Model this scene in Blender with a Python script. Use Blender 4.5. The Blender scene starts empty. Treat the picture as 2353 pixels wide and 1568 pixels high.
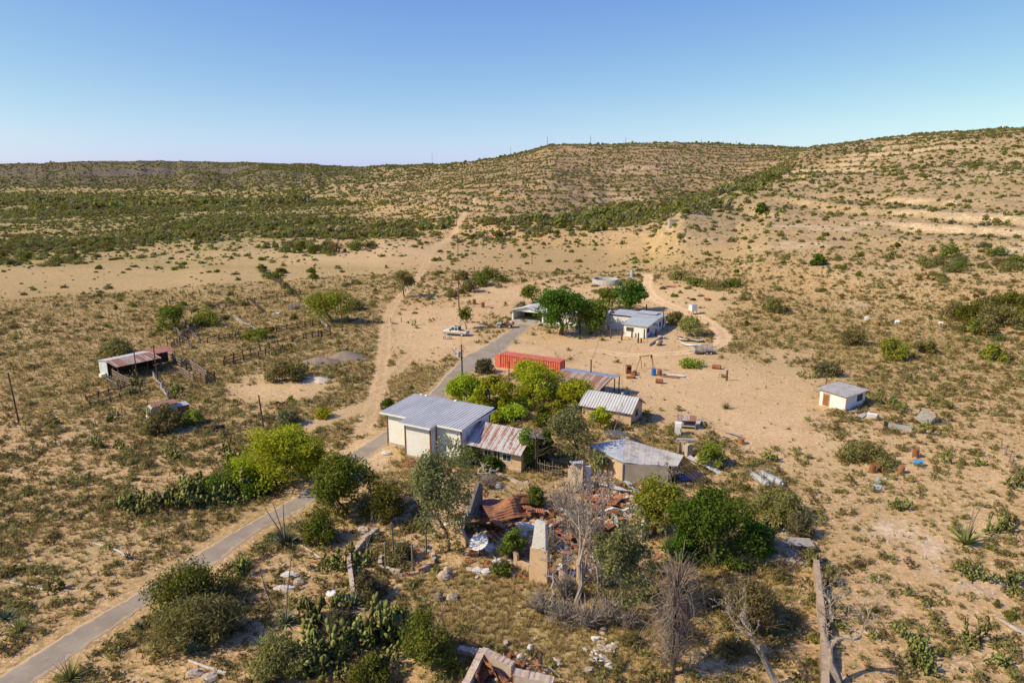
import math, random
import numpy as np
# ---------------------------------------------------------------- camera model (photo measured on a 2352x1568 grid)
UW, UH, FOC = 2352.0, 1568.0, 1560.0
PITCH = math.atan((784.0 - 412.0) / FOC)
WS = 1.24                                         # metres per surveyed unit (from the 12.2 m container)
CAMZ = 27.0 * WS
SP, CP = math.sin(PITCH), math.cos(PITCH)
def ray(u, v):
    X = (u - 1176.0) / FOC; Y = (784.0 - v) / FOC
    return X, CP + SP * Y, -SP + CP * Y
def tanel(u, v):
    x, y, z = ray(u, v)
    return z / math.hypot(x, y)
def project(x, y, z):
    zz = z - CAMZ
    f = y * CP - zz * SP
    up = y * SP + zz * CP
    f = np.where(f > 0.5, f, 0.5)
    return 1176.0 + FOC * x / f, 784.0 - FOC * up / f
# ---------------------------------------------------------------- value noise
def vnoise(x, y, seed=0):
    xi = np.floor(x).astype(np.int64); yi = np.floor(y).astype(np.int64)
    xf = x - xi; yf = y - yi
    def h(a, b):
        n = (a * 374761393 + b * 668265263 + seed * 1274126177) & 0x7fffffff
        n = ((n ^ (n >> 13)) * 1103515245) & 0x7fffffff
        n = (n ^ (n >> 16)) & 0xffff
        return n / 65535.0
    u = xf * xf * (3 - 2 * xf); w = yf * yf * (3 - 2 * yf)
    return (h(xi, yi) * (1 - u) + h(xi + 1, yi) * u) * (1 - w) + (h(xi, yi + 1) * (1 - u) + h(xi + 1, yi + 1) * u) * w
def fbm(x, y, oct=4, seed=0):
    s = 0; a = 1.0; t = 0
    for i in range(oct):
        s = s + a * vnoise(x * 2 ** i, y * 2 ** i, seed + i); t += a; a *= 0.5
    return s / t
def sstep(a, b, x):
    t = np.clip((x - a) / (b - a), 0, 1)
    return t * t * (3 - 2 * t)
# ---------------------------------------------------------------- the lie of the land: height by bearing and distance
COLS = [
 (-1500, [(140,'z0'),(400,'z-4'),(1000,'z-8'),(2200,'z-6'),(2500,'z30'),(2650,'z55'),(2800,'z75'),(6000,'z75')]),
 (0,   [(140,'z0'),(400,'z-4'),(1000,'z-8'),(2100,'z-7'),(2400,'z14'),(2560,406),(2610,401),(2625,387),(2800,377.5),(6000,381)]),
 (250, [(140,'z0'),(400,'z-4'),(1000,'z-8'),(2000,'z-7'),(2350,'z16'),(2500,405),(2550,401),(2566,384),(2740,370),(6000,376)]),
 (380, [(140,'z0'),(400,'z-4'),(1000,'z-8'),(1800,'z-7'),(2150,'z12'),(2450,406),(2540,401),(2556,386),(2740,370.5),(6000,376)]),
 (450, [(140,'z0'),(400,'z-3'),(1000,'z-7'),(1500,'z-7'),(1850,430),(2130,404),(2150,393),(2350,391),(2560,386),(2740,371),(6000,376)]),
 (520, [(140,'z0'),(400,'z-3'),(1000,'z-7'),(1500,'z-6'),(1800,428),(2250,408),(2420,402),(2440,387),(2700,373),(6000,377)]),
 (600, [(140,'z0'),(400,'z-3'),(1000,'z-6'),(1300,'z-5'),(1700,420),(1950,400),(1968,391),(2200,388),(2500,378),(2700,374),(6000,379)]),
 (720, [(140,'z0'),(400,'z-2'),(900,'z-5'),(1350,422),(1750,398),(2000,389),(2100,384),(2350,379),(6000,382)]),
 (840, [(140,'z0'),(400,'z-1'),(700,'z-2'),(1000,432),(1400,404),(1700,390),(1950,384),(2500,386),(6000,390)]),
 (880, [(140,'z0'),(380,'z0'),(600,'z0'),(900,432),(1250,404),(1500,386),(1600,379),(1750,378),(2500,384),(6000,390)]),
 (960, [(140,'z0'),(360,'z0'),(560,'z2'),(850,425),(1150,398),(1450,380),(1600,376),(2500,382),(6000,390)]),
 (1040,[(140,'z0'),(350,'z0'),(520,450),(800,410),(1050,388),(1200,378),(1500,376),(2500,382),(6000,390)]),
 (1100,[(140,'z0'),(340,'z0'),(500,442),(780,396),(900,375),(1000,370),(1500,372),(2500,382),(6000,390)]),
 (1170,[(140,'z0'),(320,'z0'),(480,436),(740,386),(840,366),(920,360),(1500,364),(2500,380),(6000,390)]),
 (1265,[(140,'z0'),(300,'z0'),(450,446),(680,366),(740,352),(790,337),(880,335),(2000,350),(6000,390)]),
 (1400,[(140,'z0'),(280,'z0'),(430,468),(600,402),(690,366),(760,340),(830,332),(2000,350),(6000,390)]),
 (1500,[(140,'z0'),(250,'z2'),(360,'z9'),(440,455),(620,392),(720,352),(790,335),(860,330),(2000,348),(6000,390)]),
 (1570,[(140,'z0'),(215,'z3'),(270,484),(300,478),(330,480),(420,462),(500,442),(640,390),(760,348),(860,332),(2000,346),(6000,390)]),
 (1700,[(140,'z0'),(190,'z3'),(260,'z9'),(345,441),(370,438),(420,444),(520,440),(640,396),(800,352),(880,337),(2000,346),(6000,390)]),
 (1770,[(140,'z0'),(180,'z3'),(280,486),(380,420),(425,403),(450,402),(500,412),(560,410),(640,390),(820,348),(900,339),(2000,348),(6000,390)]),
 (1840,[(140,'z0'),(170,'z2'),(300,468),(420,396),(500,355),(540,346),(600,346),(700,352),(1000,344),(2000,350),(6000,390)]),
 (2000,[(140,'z0'),(160,'z1.5'),(290,470),(420,382),(490,342),(530,326),(600,325),(2000,345),(6000,390)]),
 (2150,[(140,'z0'),(160,'z1.5'),(280,462),(410,368),(480,328),(520,311),(600,310),(2000,335),(6000,390)]),
 (2352,[(140,'z0'),(160,'z1.5'),(280,452),(400,362),(480,314),(520,299),(620,298),(2000,325),(6000,390)]),
 (3600,[(140,'z0'),(160,'z1.5'),(280,'z22'),(400,'z45'),(480,'z56'),(520,'z60'),(620,'z62'),(2000,'z90'),(6000,'z90')]),
]
AZ_MAX = math.radians(74)
az_in = np.arange(-math.radians(44), math.radians(44.001), math.radians(0.13))
az_l = -np.linspace(AZ_MAX, math.radians(44.3), 50); az_r = np.linspace(math.radians(44.3), AZ_MAX, 50)
AZ = np.concatenate([az_l, az_in, az_r])
RG = [4.0]
while RG[-1] < 6000:
    r = RG[-1]
    RG.append(r * (1.02 if r < 24 else 1.0048 if r < 1200 else 1.008))
RG = np.array(RG); LRG = np.log(RG)
NA, NR = len(AZ), len(RG)
def _build_heights():
    cz, ca = [], []
    for u, knots in COLS:
        rr, zz = [4.0], [0.0]
        for r, k in knots:
            rr.append(r * WS)
            zz.append(float(k[1:]) * WS if isinstance(k, str) else CAMZ + r * WS * tanel(u, k))
        prof = np.interp(LRG, np.log(rr), zz)
        cz.append(prof); ca.append(math.atan2((u - 1176.0) / FOC, CP + SP * (784 - 412) / FOC))
    cz = np.array(cz); ca = np.array(ca)
    Z = np.empty((NA, NR))
    for j in range(NR):
        Z[:, j] = np.interp(AZ, ca, cz[:, j])
    # soften the creases between the surveyed profiles
    def blur(Z, k, axis):
        ker = np.hanning(k + 2)[1:-1]; ker /= ker.sum()
        return np.apply_along_axis(lambda m: np.convolve(np.pad(m, k // 2, mode='edge'), ker, mode='valid'), axis, Z)
    Z = blur(Z, 11, 0)
    Zs = blur(Z, 9, 1); k = sstep(2000, 2400, RG)[None, :]
    return Zs * (1 - k) + Z * k
ZG = _build_heights()
PX = np.sin(AZ)[:, None] * RG[None, :]
PY = np.cos(AZ)[:, None] * RG[None, :]
RR = np.broadcast_to(RG[None, :], ZG.shape)
HILL = sstep(2.0, 14.0, ZG)                      # 0 on the flat, 1 on the slopes
near = sstep(90, 160, RR)
ZG = ZG + HILL * ((fbm(PX / 70, PY / 70, 4, 3) - .5) * 7 * sstep(150, 500, RR) + (fbm(PX / 16, PY / 16, 3, 9) - .5) * 1.8)
# gullies on the far scarp
FAR = sstep(1200, 1900, RR) * HILL
ZG = ZG - FAR * (np.abs(fbm(AZ[:, None] * 38 + ZG * 0, LRG[None, :] * 3, 3, 31) - .5) * 26)
# rock ledges: the slopes rise in small steps
def ledge(z, per, amt, off):
    p = (z + off) / per
    fr = p - np.floor(p)
    return (np.floor(p) + sstep(0.35, 0.65, fr)) * per - off
off = (fbm(PX / 90, PY / 90, 3, 50) - .5) * 16
mixl = 0.6 * HILL * sstep(.42, .62, fbm(PX / 55, PY / 55, 3, 71))
ZG = ZG * (1 - mixl) + ledge(ZG, 5.2, 1, off) * mixl
# low relief of the flat ground
ZG = ZG + (1 - HILL) * ((fbm(PX / 22, PY / 22, 3, 5) - .5) * .5 * sstep(8, 40, RR) + (fbm(PX / 2.2, PY / 2.2, 2, 6) - .5) * .10 + (fbm(PX / 180, PY / 180, 2, 8) - .5) * 5 * near)
def hz(x, y):
    """ground height at world x, y (bilinear on the terrain grid)"""
    x = np.asarray(x, float); y = np.asarray(y, float)
    a = np.arctan2(x, y); lr = np.log(np.maximum(np.hypot(x, y), 4.01))
    ia = np.clip(np.searchsorted(AZ, a) - 1, 0, NA - 2); ir = np.clip(np.searchsorted(LRG, lr) - 1, 0, NR - 2)
    fa = np.clip((a - AZ[ia]) / (AZ[ia + 1] - AZ[ia]), 0, 1); fr = np.clip((lr - LRG[ir]) / (LRG[ir + 1] - LRG[ir]), 0, 1)
    z00 = ZG[ia, ir]; z01 = ZG[ia, ir + 1]; z10 = ZG[ia + 1, ir]; z11 = ZG[ia + 1, ir + 1]
    return (z00 * (1 - fr) + z01 * fr) * (1 - fa) + (z10 * (1 - fr) + z11 * fr) * fa
def G(u, v, dz=0.0):
    """ground point seen at photo position u, v"""
    x, y, z = ray(u, v); h = math.hypot(x, y)
    rx, ry, t = x / h, y / h, z / h
    rs = RG[6:]
    hh = hz(rx * rs, ry * rs) + dz - (CAMZ + t * rs)
    k = np.argmax(hh > 0)
    if hh[k] <= 0:
        k = len(rs) - 1
    a, b = hh[k - 1], hh[k]
    f = -a / (b - a) if b != a else 0
    r = rs[k - 1] + (rs[k] - rs[k - 1]) * f
    return (rx * r, ry * r, CAMZ + t * r)
def px_m(u, v):
    """photo pixels per metre at the ground seen at u, v"""
    p = G(u, v); f = p[1] * CP - (p[2] - CAMZ) * SP
    return FOC / f
import bpy
from mathutils import Vector, Matrix
PI = math.pi
C = bpy.context.scene.collection
scene = bpy.context.scene
rng = np.random.default_rng(11)
R0 = random.Random(5)
# ---------------------------------------------------------------- materials
def new_mat(name):
    m = bpy.data.materials.new(name); m.use_nodes = True
    nt = m.node_tree; nt.nodes.clear()
    out = nt.nodes.new('ShaderNodeOutputMaterial')
    return m, nt, out
def nd(nt, t, **kw):
    n = nt.nodes.new(t)
    for k, v in kw.items():
        if k in n.inputs: n.inputs[k].default_value = v
        else: setattr(n, k, v)
    return n
def noise(nt, vec, scale, detail=3, rough=.55, dim='3D', dist=0):
    n = nt.nodes.new('ShaderNodeTexNoise')
    n.inputs['Scale'].default_value = scale; n.inputs['Detail'].default_value = detail
    n.inputs['Roughness'].default_value = rough; n.inputs['Distortion'].default_value = dist
    if vec: nt.links.new(vec, n.inputs['Vector'])
    return n.outputs['Fac']
def mapped(nt, src, scale=(1, 1, 1), rot=(0, 0, 0)):
    m = nt.nodes.new('ShaderNodeMapping'); m.inputs['Scale'].default_value = scale; m.inputs['Rotation'].default_value = rot
    nt.links.new(src, m.inputs['Vector']); return m.outputs['Vector']
def ramp(nt, fac, a, b):
    n = nt.nodes.new('ShaderNodeMapRange'); n.interpolation_type = 'SMOOTHSTEP'
    n.inputs['From Min'].default_value = a; n.inputs['From Max'].default_value = b
    nt.links.new(fac, n.inputs['Value']); return n.outputs['Result']
def mixc(nt, fac, a, b, blend='MIX'):
    n = nt.nodes.new('ShaderNodeMix'); n.data_type = 'RGBA'; n.blend_type = blend
    for s, i in ((fac, 0), (a, 6), (b, 7)):
        if isinstance(s, (int, float)): n.inputs[i].default_value = s
        elif isinstance(s, tuple): n.inputs[i].default_value = s if len(s) == 4 else (*s, 1)
        else: nt.links.new(s, n.inputs[i])
    return n.outputs[2]
def mth(nt, op, a, b=0.0):
    n = nt.nodes.new('ShaderNodeMath'); n.operation = op
    for s, i in ((a, 0), (b, 1)):
        if isinstance(s, (int, float)): n.inputs[i].default_value = s
        else: nt.links.new(s, n.inputs[i])
    return n.outputs[0]
def objco(nt):
    return nt.nodes.new('ShaderNodeTexCoord').outputs['Object']
def geopos(nt):
    return nt.nodes.new('ShaderNodeNewGeometry').outputs['Position']
def bump(nt, h, strength=.3, dist=.05):
    n = nt.nodes.new('ShaderNodeBump'); n.inputs['Strength'].default_value = strength; n.inputs['Distance'].default_value = dist
    nt.links.new(h, n.inputs['Height']); return n.outputs['Normal']
def principled(nt, out, col, rough=.8, metal=0.0, normal=None, spec=.3):
    b = nt.nodes.new('ShaderNodeBsdfPrincipled')
    if isinstance(col, tuple): b.inputs['Base Color'].default_value = (*col[:3], 1)
    else: nt.links.new(col, b.inputs['Base Color'])
    if isinstance(rough, (int, float)): b.inputs['Roughness'].default_value = rough
    else: nt.links.new(rough, b.inputs['Roughness'])
    b.inputs['Metallic'].default_value = metal
    b.inputs['Specular IOR Level'].default_value = spec
    if normal: nt.links.new(normal, b.inputs['Normal'])
    nt.links.new(b.outputs[0], out.inputs['Surface']); return b
_M = {}
def mottled(name, c1, c2, scale=2.0, rough=.85, bumpd=.02, metal=0, fine=18, c3=None, t3=(.6, .75)):
    """weathered surface: two tones in patches, a third tone in stains, fine grain"""
    if name in _M: return _M[name]
    m, nt, out = new_mat(name); co = objco(nt)
    f = ramp(nt, noise(nt, co, scale, 5, .65), .35, .65)
    col = mixc(nt, f, c1, c2)
    if c3: col = mixc(nt, ramp(nt, noise(nt, co, scale * 2.3, 6, .7, dist=.4), *t3), col, c3)
    g = noise(nt, co, fine, 3, .6)
    col = mixc(nt, mth(nt, 'MULTIPLY', ramp(nt, g, .3, .8), .35), col, mixc(nt, 1.0, col, (.45, .45, .45), 'MULTIPLY'))
    principled(nt, out, col, rough, metal, bump(nt, g, .5, bumpd))
    _M[name] = m; return m
def leafmat(name, dark, light, trans=.42, hue=.05):
    dark = tuple(min(1, c * 2.3) for c in dark); light = tuple(min(1, c * 2.15) for c in light)
    if name in _M: return _M[name]
    m, nt, out = new_mat(name)
    a = nd(nt, 'ShaderNodeAttribute', attribute_name='tint')
    oi = nt.nodes.new('ShaderNodeObjectInfo')
    col = mixc(nt, a.outputs['Fac'], dark, light)
    hs = nt.nodes.new('ShaderNodeHueSaturation')
    nt.links.new(mth(nt, 'ADD', mth(nt, 'MULTIPLY', oi.outputs['Random'], hue), .5 - hue / 2), hs.inputs['Hue'])
    nt.links.new(mth(nt, 'ADD', mth(nt, 'MULTIPLY', oi.outputs['Random'], .5), .75), hs.inputs['Value'])
    hs.inputs['Saturation'].default_value = 1.0
    nt.links.new(col, hs.inputs['Color'])
    d = nt.nodes.new('ShaderNodeBsdfDiffuse'); t = nt.nodes.new('ShaderNodeBsdfTranslucent')
    nt.links.new(hs.outputs[0], d.inputs[0]); nt.links.new(hs.outputs[0], t.inputs[0])
    mx = nt.nodes.new('ShaderNodeMixShader'); mx.inputs[0].default_value = trans
    nt.links.new(d.outputs[0], mx.inputs[1]); nt.links.new(t.outputs[0], mx.inputs[2])
    nt.links.new(mx.outputs[0], out.inputs['Surface'])
    _M[name] = m; return m
# ---------------------------------------------------------------- mesh building
class MB:
    def __init__(s): s.v = []; s.f = []
    def add(s, vs, fs):
        o = len(s.v); s.v += [tuple(p) for p in vs]; s.f += [tuple(i + o for i in q) for q in fs]; return s
    def box(s, c, d, rz=0.0, rot=None, taper=1.0):
        hx, hy, hz_ = d[0] / 2, d[1] / 2, d[2] / 2
        M = rot if rot is not None else Matrix.Rotation(rz, 3, 'Z')
        vs = []
        for z in (-1, 1):
            k = taper if z > 0 else 1
            for x, y in ((-1, -1), (1, -1), (1, 1), (-1, 1)):
                vs.append(M @ Vector((x * hx * k, y * hy * k, z * hz_)) + Vector(c))
        return s.add(vs, [(3, 2, 1, 0), (4, 5, 6, 7), (0, 1, 5, 4), (1, 2, 6, 5), (2, 3, 7, 6), (3, 0, 4, 7)])
    def b2(s, x0, x1, y0, y1, z0, z1): return s.box(((x0 + x1) / 2, (y0 + y1) / 2, (z0 + z1) / 2), (x1 - x0, y1 - y0, z1 - z0))
    def bar(s, p, q, w, h=None):
        p, q = Vector(p), Vector(q); d = q - p; L = d.length
        if L < 1e-6: return s
        return s.box((p + q) / 2, (w, h or w, L), rot=d.to_track_quat('Z', 'Y').to_matrix())
    def tube(s, pts, rads, n=6, cap=True):
        pts = [Vector(p) for p in pts]
        if not hasattr(rads, '__len__'): rads = [rads] * len(pts)
        o = len(s.v); fs = []
        vs = []
        for i, p in enumerate(pts):
            d = (pts[min(i + 1, len(pts) - 1)] - pts[max(i - 1, 0)])
            if d.length < 1e-9: d = Vector((0, 0, 1))
            M = d.normalized().to_track_quat('Z', 'Y').to_matrix()
            for k in range(n):
                a = 2 * PI * k / n
                vs.append(p + M @ Vector((math.cos(a) * rads[i], math.sin(a) * rads[i], 0)))
        for i in range(len(pts) - 1):
            for k in range(n):
                fs.append((i * n + k, i * n + (k + 1) % n, (i + 1) * n + (k + 1) % n, (i + 1) * n + k))
        if cap:
            fs.append(tuple(range(n))[::-1]); fs.append(tuple((len(pts) - 1) * n + k for k in range(n)))
        return s.add(vs, fs)
    def cyl(s, c, r, h, n=16, r2=None): return s.tube([c, (c[0], c[1], c[2] + h)], [r, r if r2 is None else r2], n)
    def lathe(s, prof, n=24, c=(0, 0, 0)):
        vs, fs = [], []
        for r, z in prof:
            for k in range(n):
                a = 2 * PI * k / n; vs.append((c[0] + r * math.cos(a), c[1] + r * math.sin(a), c[2] + z))
        for i in range(len(prof) - 1):
            for k in range(n): fs.append((i * n + k, i * n + (k + 1) % n, (i + 1) * n + (k + 1) % n, (i + 1) * n + k))
        return s.add(vs, fs)
    def quad(s, a, b, c, d): return s.add([a, b, c, d], [(0, 1, 2, 3)])
    def prism(s, poly, z0, z1):
        n = len(poly)
        return s.add([(x, y, z0) for x, y in poly] + [(x, y, z1) for x, y in poly],
                     [tuple(range(n))[::-1], tuple(range(n, 2 * n))] + [(i, (i + 1) % n, n + (i + 1) % n, n + i) for i in range(n)])
    def extrude_xz(s, poly, y0, y1):
        n = len(poly)
        return s.add([(x, y0, z) for x, z in poly] + [(x, y1, z) for x, z in poly],
                     [tuple(range(n)), tuple(range(n, 2 * n))[::-1]] + [(i, n + i, n + (i + 1) % n, (i + 1) % n) for i in range(n)])
    def extrude_yz(s, poly, x0, x1):
        n = len(poly)
        return s.add([(x0, y, z) for y, z in poly] + [(x1, y, z) for y, z in poly],
                     [tuple(range(n))[::-1], tuple(range(n, 2 * n))] + [(i, (i + 1) % n, n + (i + 1) % n, n + i) for i in range(n)])
    def sheet(s, p00, p10, p11, p01, nu, nv, fn=None, thick=0):
        """a bendable sheet: u runs p00->p10, v runs p00->p01; fn(u,v) gives lift along the normal"""
        p00, p10, p11, p01 = map(Vector, (p00, p10, p11, p01))
        nrm = (p10 - p00).cross(p01 - p00).normalized()
        vs, fs = [], []
        for j in range(nv + 1):
            for i in range(nu + 1):
                u, v = i / nu, j / nv
                p = p00 * (1 - u) * (1 - v) + p10 * u * (1 - v) + p11 * u * v + p01 * (1 - u) * v
                if fn: p = p + nrm * fn(u, v)
                vs.append(p)
        w = nu + 1
        for j in range(nv):
            for i in range(nu): fs.append((j * w + i, j * w + i + 1, (j + 1) * w + i + 1, (j + 1) * w + i))
        if thick:
            m = len(vs); vs += [p - nrm * thick for p in vs]
            fs += [tuple(i + m for i in q)[::-1] for q in fs]
            ed = [(i, i + 1) for i in range(nu)] + [(j * w + nu, (j + 1) * w + nu) for j in range(nv)] + [(nv * w + i + 1, nv * w + i) for i in range(nu)] + [((j + 1) * w, j * w) for j in range(nv)]
            fs += [(b, a, a + m, b + m) for a, b in ed]
        return s.add(vs, fs)
    def blob(s, c, r, sd=0, n=7, m=5, rough=.25, flat=1.0):
        rr = random.Random(sd); vs, fs = [], []
        for j in range(m + 1):
            t = PI * j / m
            for i in range(n):
                a = 2 * PI * i / n + .3 * j; k = 1 + rr.uniform(-rough, rough)
                vs.append((c[0] + r[0] * math.sin(t) * math.cos(a) * k, c[1] + r[1] * math.sin(t) * math.sin(a) * k, c[2] + r[2] * math.cos(t) * (k if 0 < j < m else 1)))
        for j in range(m):
            for i in range(n): fs.append((j * n + i, (j + 1) * n + i, (j + 1) * n + (i + 1) % n, j * n + (i + 1) % n))
        return s.add(vs, fs)
    def mesh(s, name, mat, smooth=False):
        me = bpy.data.meshes.new(name); me.from_pydata(s.v, [], s.f); me.validate(); me.update()
        if mat: me.materials.append(mat)
        if smooth: me.polygons.foreach_set('use_smooth', [True] * len(me.polygons))
        return me
    def build(s, name, mat, parent=None, smooth=False, **kw):
        o = bpy.data.objects.new(name, s.mesh(name, mat, smooth)); C.objects.link(o)
        if parent is not None: o.parent = parent
        for k, v in kw.items(): o[k] = v
        return o
def tag(o, label, cat, group=None, kind=None):
    o['label'] = label; o['category'] = cat; o['kind'] = kind or 'thing'
    if group: o['group'] = group
    return o
def thing(name, label, cat, loc=(0, 0, 0), rz=0.0, group=None):
    o = bpy.data.objects.new(name, None); C.objects.link(o); o.empty_display_size = .2
    o.location = loc; o.rotation_euler = (0, 0, rz)
    return tag(o, label, cat, group)
def copy_tree(o, parent=None):
    c = o.copy(); C.objects.link(c); c.parent = parent
    for ch in list(o.children): copy_tree(ch, c)
    return c
def ground_at(x, y, dz=0.0): return (x, y, float(hz(x, y)) + dz)
def np_mesh(name, verts, quads, mat, tint=None):
    me = bpy.data.meshes.new(name); nv = len(verts); nf = len(quads)
    me.vertices.add(nv); me.vertices.foreach_set('co', np.ascontiguousarray(verts, np.float32).ravel())
    me.loops.add(nf * 4); me.loops.foreach_set('vertex_index', np.ascontiguousarray(quads, np.int32).ravel())
    me.polygons.add(nf); me.polygons.foreach_set('loop_start', np.arange(0, nf * 4, 4, dtype=np.int32))
    if tint is not None:
        at = me.attributes.new('tint', 'FLOAT', 'POINT'); at.data.foreach_set('value', np.ascontiguousarray(tint, np.float32))
    me.update(calc_edges=True)
    if mat: me.materials.append(mat)
    return me
# ---------------------------------------------------------------- foliage made of many small leaf faces
def leaves(rg, centers, radii, n, size, elong=1.6, up=.25, shell=.55, tvar=.5, droop=0.0):
    """n leaf quads in ellipsoid clumps; returns verts, quads, tint"""
    centers = np.asarray(centers, float); radii = np.asarray(radii, float)
    if radii.ndim == 1: radii = np.repeat(radii[:, None], 3, 1)
    w = radii.prod(1) ** (2 / 3); idx = rg.choice(len(centers), n, p=w / w.sum())
    d = rg.normal(size=(n, 3)); d /= np.linalg.norm(d, axis=1)[:, None]
    rad = (shell + (1 - shell) * rg.random(n) ** .5)
    rad = np.where(rg.random(n) < .25, rg.random(n) ** .5, rad) * (1 + .18 * rg.normal(size=n))
    p = centers[idx] + d * rad[:, None] * radii[idx]
    nrm = d * .8 + rg.normal(size=(n, 3)) * .7 + np.array([0, 0, up]); nrm /= np.linalg.norm(nrm, axis=1)[:, None]
    t = np.cross(nrm, rg.normal(size=(n, 3))); t[:, 2] -= droop; t /= np.linalg.norm(t, axis=1)[:, None] + 1e-9
    b = np.cross(nrm, t)
    s = size * rg.uniform(.6, 1.4, n)
    a = t * (s * elong / 2)[:, None]; c = b * (s / 2)[:, None]
    V = np.stack([p - a, p - c * 1.0, p + a, p + c * 1.0], 1).reshape(-1, 3)
    V[:, 2] = np.maximum(V[:, 2], 0.0)
    Q = np.arange(n * 4).reshape(-1, 4)
    ct = rg.random(len(centers))
    tint = np.clip(ct[idx] * tvar + rg.random(n) * (1 - tvar), 0, 1)
    return V, Q, np.repeat(tint, 4)
def blades(rg, n, r0, length, width, spread=(.2, 1.2), curve=.3, base_z=0.0, joints=2, tip=0.1):
    """a rosette or tuft of n curved blades from the middle"""
    Vs, Qs, T = [], [], []
    o = 0
    for i in range(n):
        az = rg.uniform(0, 2 * PI); th = rg.uniform(*spread); L = length * rg.uniform(.7, 1.15); w = width * rg.uniform(.8, 1.2)
        side = np.array([-math.sin(az), math.cos(az), 0]); p = np.array([math.cos(az) * r0, math.sin(az) * r0, base_z]); tt = rg.random()
        for j in range(joints + 1):
            k = j / joints; ww = w * (1 - k * (1 - tip)) * (.8 + .4 * (k < .5))
            Vs += [p - side * ww / 2, p + side * ww / 2]; T += [tt, tt]
            a = th + curve * k
            p = p + np.array([math.cos(az) * math.sin(a), math.sin(az) * math.sin(a), math.cos(a)]) * L / joints
        for j in range(joints):
            Qs.append((o + 2 * j, o + 2 * j + 1, o + 2 * j + 3, o + 2 * j + 2))
        o += 2 * (joints + 1)
    V = np.array(Vs); V[:, 2] = np.maximum(V[:, 2], 0.01)
    return V, np.array(Qs), np.array(T)
def join_np(parts):
    V, Q, T = [], [], []; o = 0
    for v, q, t in parts:
        V.append(v); Q.append(q + o); T.append(t); o += len(v)
    return np.concatenate(V), np.concatenate(Q), np.concatenate(T)
def twigs(rg, n, length, r, base_r=.05, spread=(.1, 1.0), fork=2, zmin=0.02):
    mb = MB()
    for i in range(n):
        az = rg.uniform(0, 2 * PI); th = rg.uniform(*spread); L = length * rg.uniform(.6, 1.1)
        d = Vector((math.cos(az) * math.sin(th), math.sin(az) * math.sin(th), math.cos(th)))
        p0 = Vector((math.cos(az) * base_r, math.sin(az) * base_r, 0)); p1 = p0 + d * L * .5
        d2 = (d + Vector((rg.normal() * .25, rg.normal() * .25, .1))).normalized(); p2 = p1 + d2 * L * .5
        mb.tube([p0, p1, p2], [r, r * .7, r * .25], 4, False)
        for k in range(fork):
            d3 = (d + Vector((rg.normal() * .6, rg.normal() * .6, rg.normal() * .3))).normalized()
            q = p0.lerp(p1, rg.uniform(.5, 1.0)); mb.tube([q, q + d3 * L * rg.uniform(.25, .5)], [r * .5, r * .15], 3, False)
    mb.v = [(x, y, max(z, zmin if i else z)) for i, (x, y, z) in enumerate(mb.v)]
    return mb
def branch_tree(seed, height, trunk_r, levels=4, spread=.6, nfork=(2, 3), lean=(0, 0, 0), gnarl=.25, first=.35, shrink=.72, upbias=.15, split=None):
    """a limbed trunk; returns MB and list of (tip position, level)"""
    rr = random.Random(seed); mb = MB(); mb2 = MB(); tips = []
    def grow(p, d, L, r, lv):
        pts, rad = [p], [r]; q = p.copy(); dd = d.copy(); n = 3
        for i in range(n):
            dd = (dd + Vector((rr.gauss(0, gnarl), rr.gauss(0, gnarl), rr.gauss(0, gnarl * .6) + upbias * .3))).normalized()
            q = q + dd * L / n; pts.append(q.copy()); rad.append(max(.017, r * (1 - .38 * (i + 1) / n)))
        (mb if split is None or lv < split else mb2).tube(pts, rad, 6 if lv < 2 else 4 if lv < 4 else 3, False)
        tips.append((q.copy(), lv))
        if lv >= 2: tips.append((pts[2].copy(), lv))
        if lv >= levels: return
        for k in range(rr.randint(*nfork)):
            a = rr.uniform(0, 2 * PI); sp = spread * rr.uniform(.6, 1.3)
            side = Vector((math.cos(a), math.sin(a), 0)); nd_ = (dd + side * sp + Vector((0, 0, upbias))).normalized()
            start = pts[-1] if k < 2 else pts[2]
            grow(start, nd_, L * shrink * rr.uniform(.75, 1.15), rad[-1] * (.85 if k == 0 else .65), lv + 1)
    grow(Vector((0, 0, -.15)), (Vector((0, 0, 1)) + Vector(lean)).normalized(), height * first, trunk_r, 0)
    return (mb, tips) if split is None else (mb, mb2, tips)
# ---------------------------------------------------------------- camera, sun, sky
cam = bpy.data.cameras.new('camera'); cam.sensor_width = 36.0; cam.lens = 36.0 * FOC / UW
cam.clip_start = .5; cam.clip_end = 20000
co = bpy.data.objects.new('camera', cam); C.objects.link(co)
co.location = (0, 0, CAMZ); co.rotation_euler = (PI / 2 - PITCH, 0, 0)
scene.camera = co
SUN_EL = math.radians(41)
light_dir = Vector((.955 * math.cos(SUN_EL), .295 * math.cos(SUN_EL), -math.sin(SUN_EL)))
sun = bpy.data.lights.new('sun', 'SUN'); sun.energy = 5.0; sun.angle = math.radians(.53); sun.color = (1.0, .86, .63)
so = bpy.data.objects.new('sun', sun); C.objects.link(so); so.rotation_euler = light_dir.to_track_quat('-Z', 'Y').to_euler()
w = bpy.data.worlds.new('World'); scene.world = w; w.use_nodes = True
wn = w.node_tree; bg = wn.nodes['Background']
sky = wn.nodes.new('ShaderNodeTexSky'); sky.sky_type = 'NISHITA'; sky.sun_disc = False
sky.sun_elevation = SUN_EL; sky.sun_rotation = math.atan2(-light_dir.x, -light_dir.y)
sky.altitude = 600; sky.air_density = 1.0; sky.dust_density = 1.0; sky.ozone_density = 2.2
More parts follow.
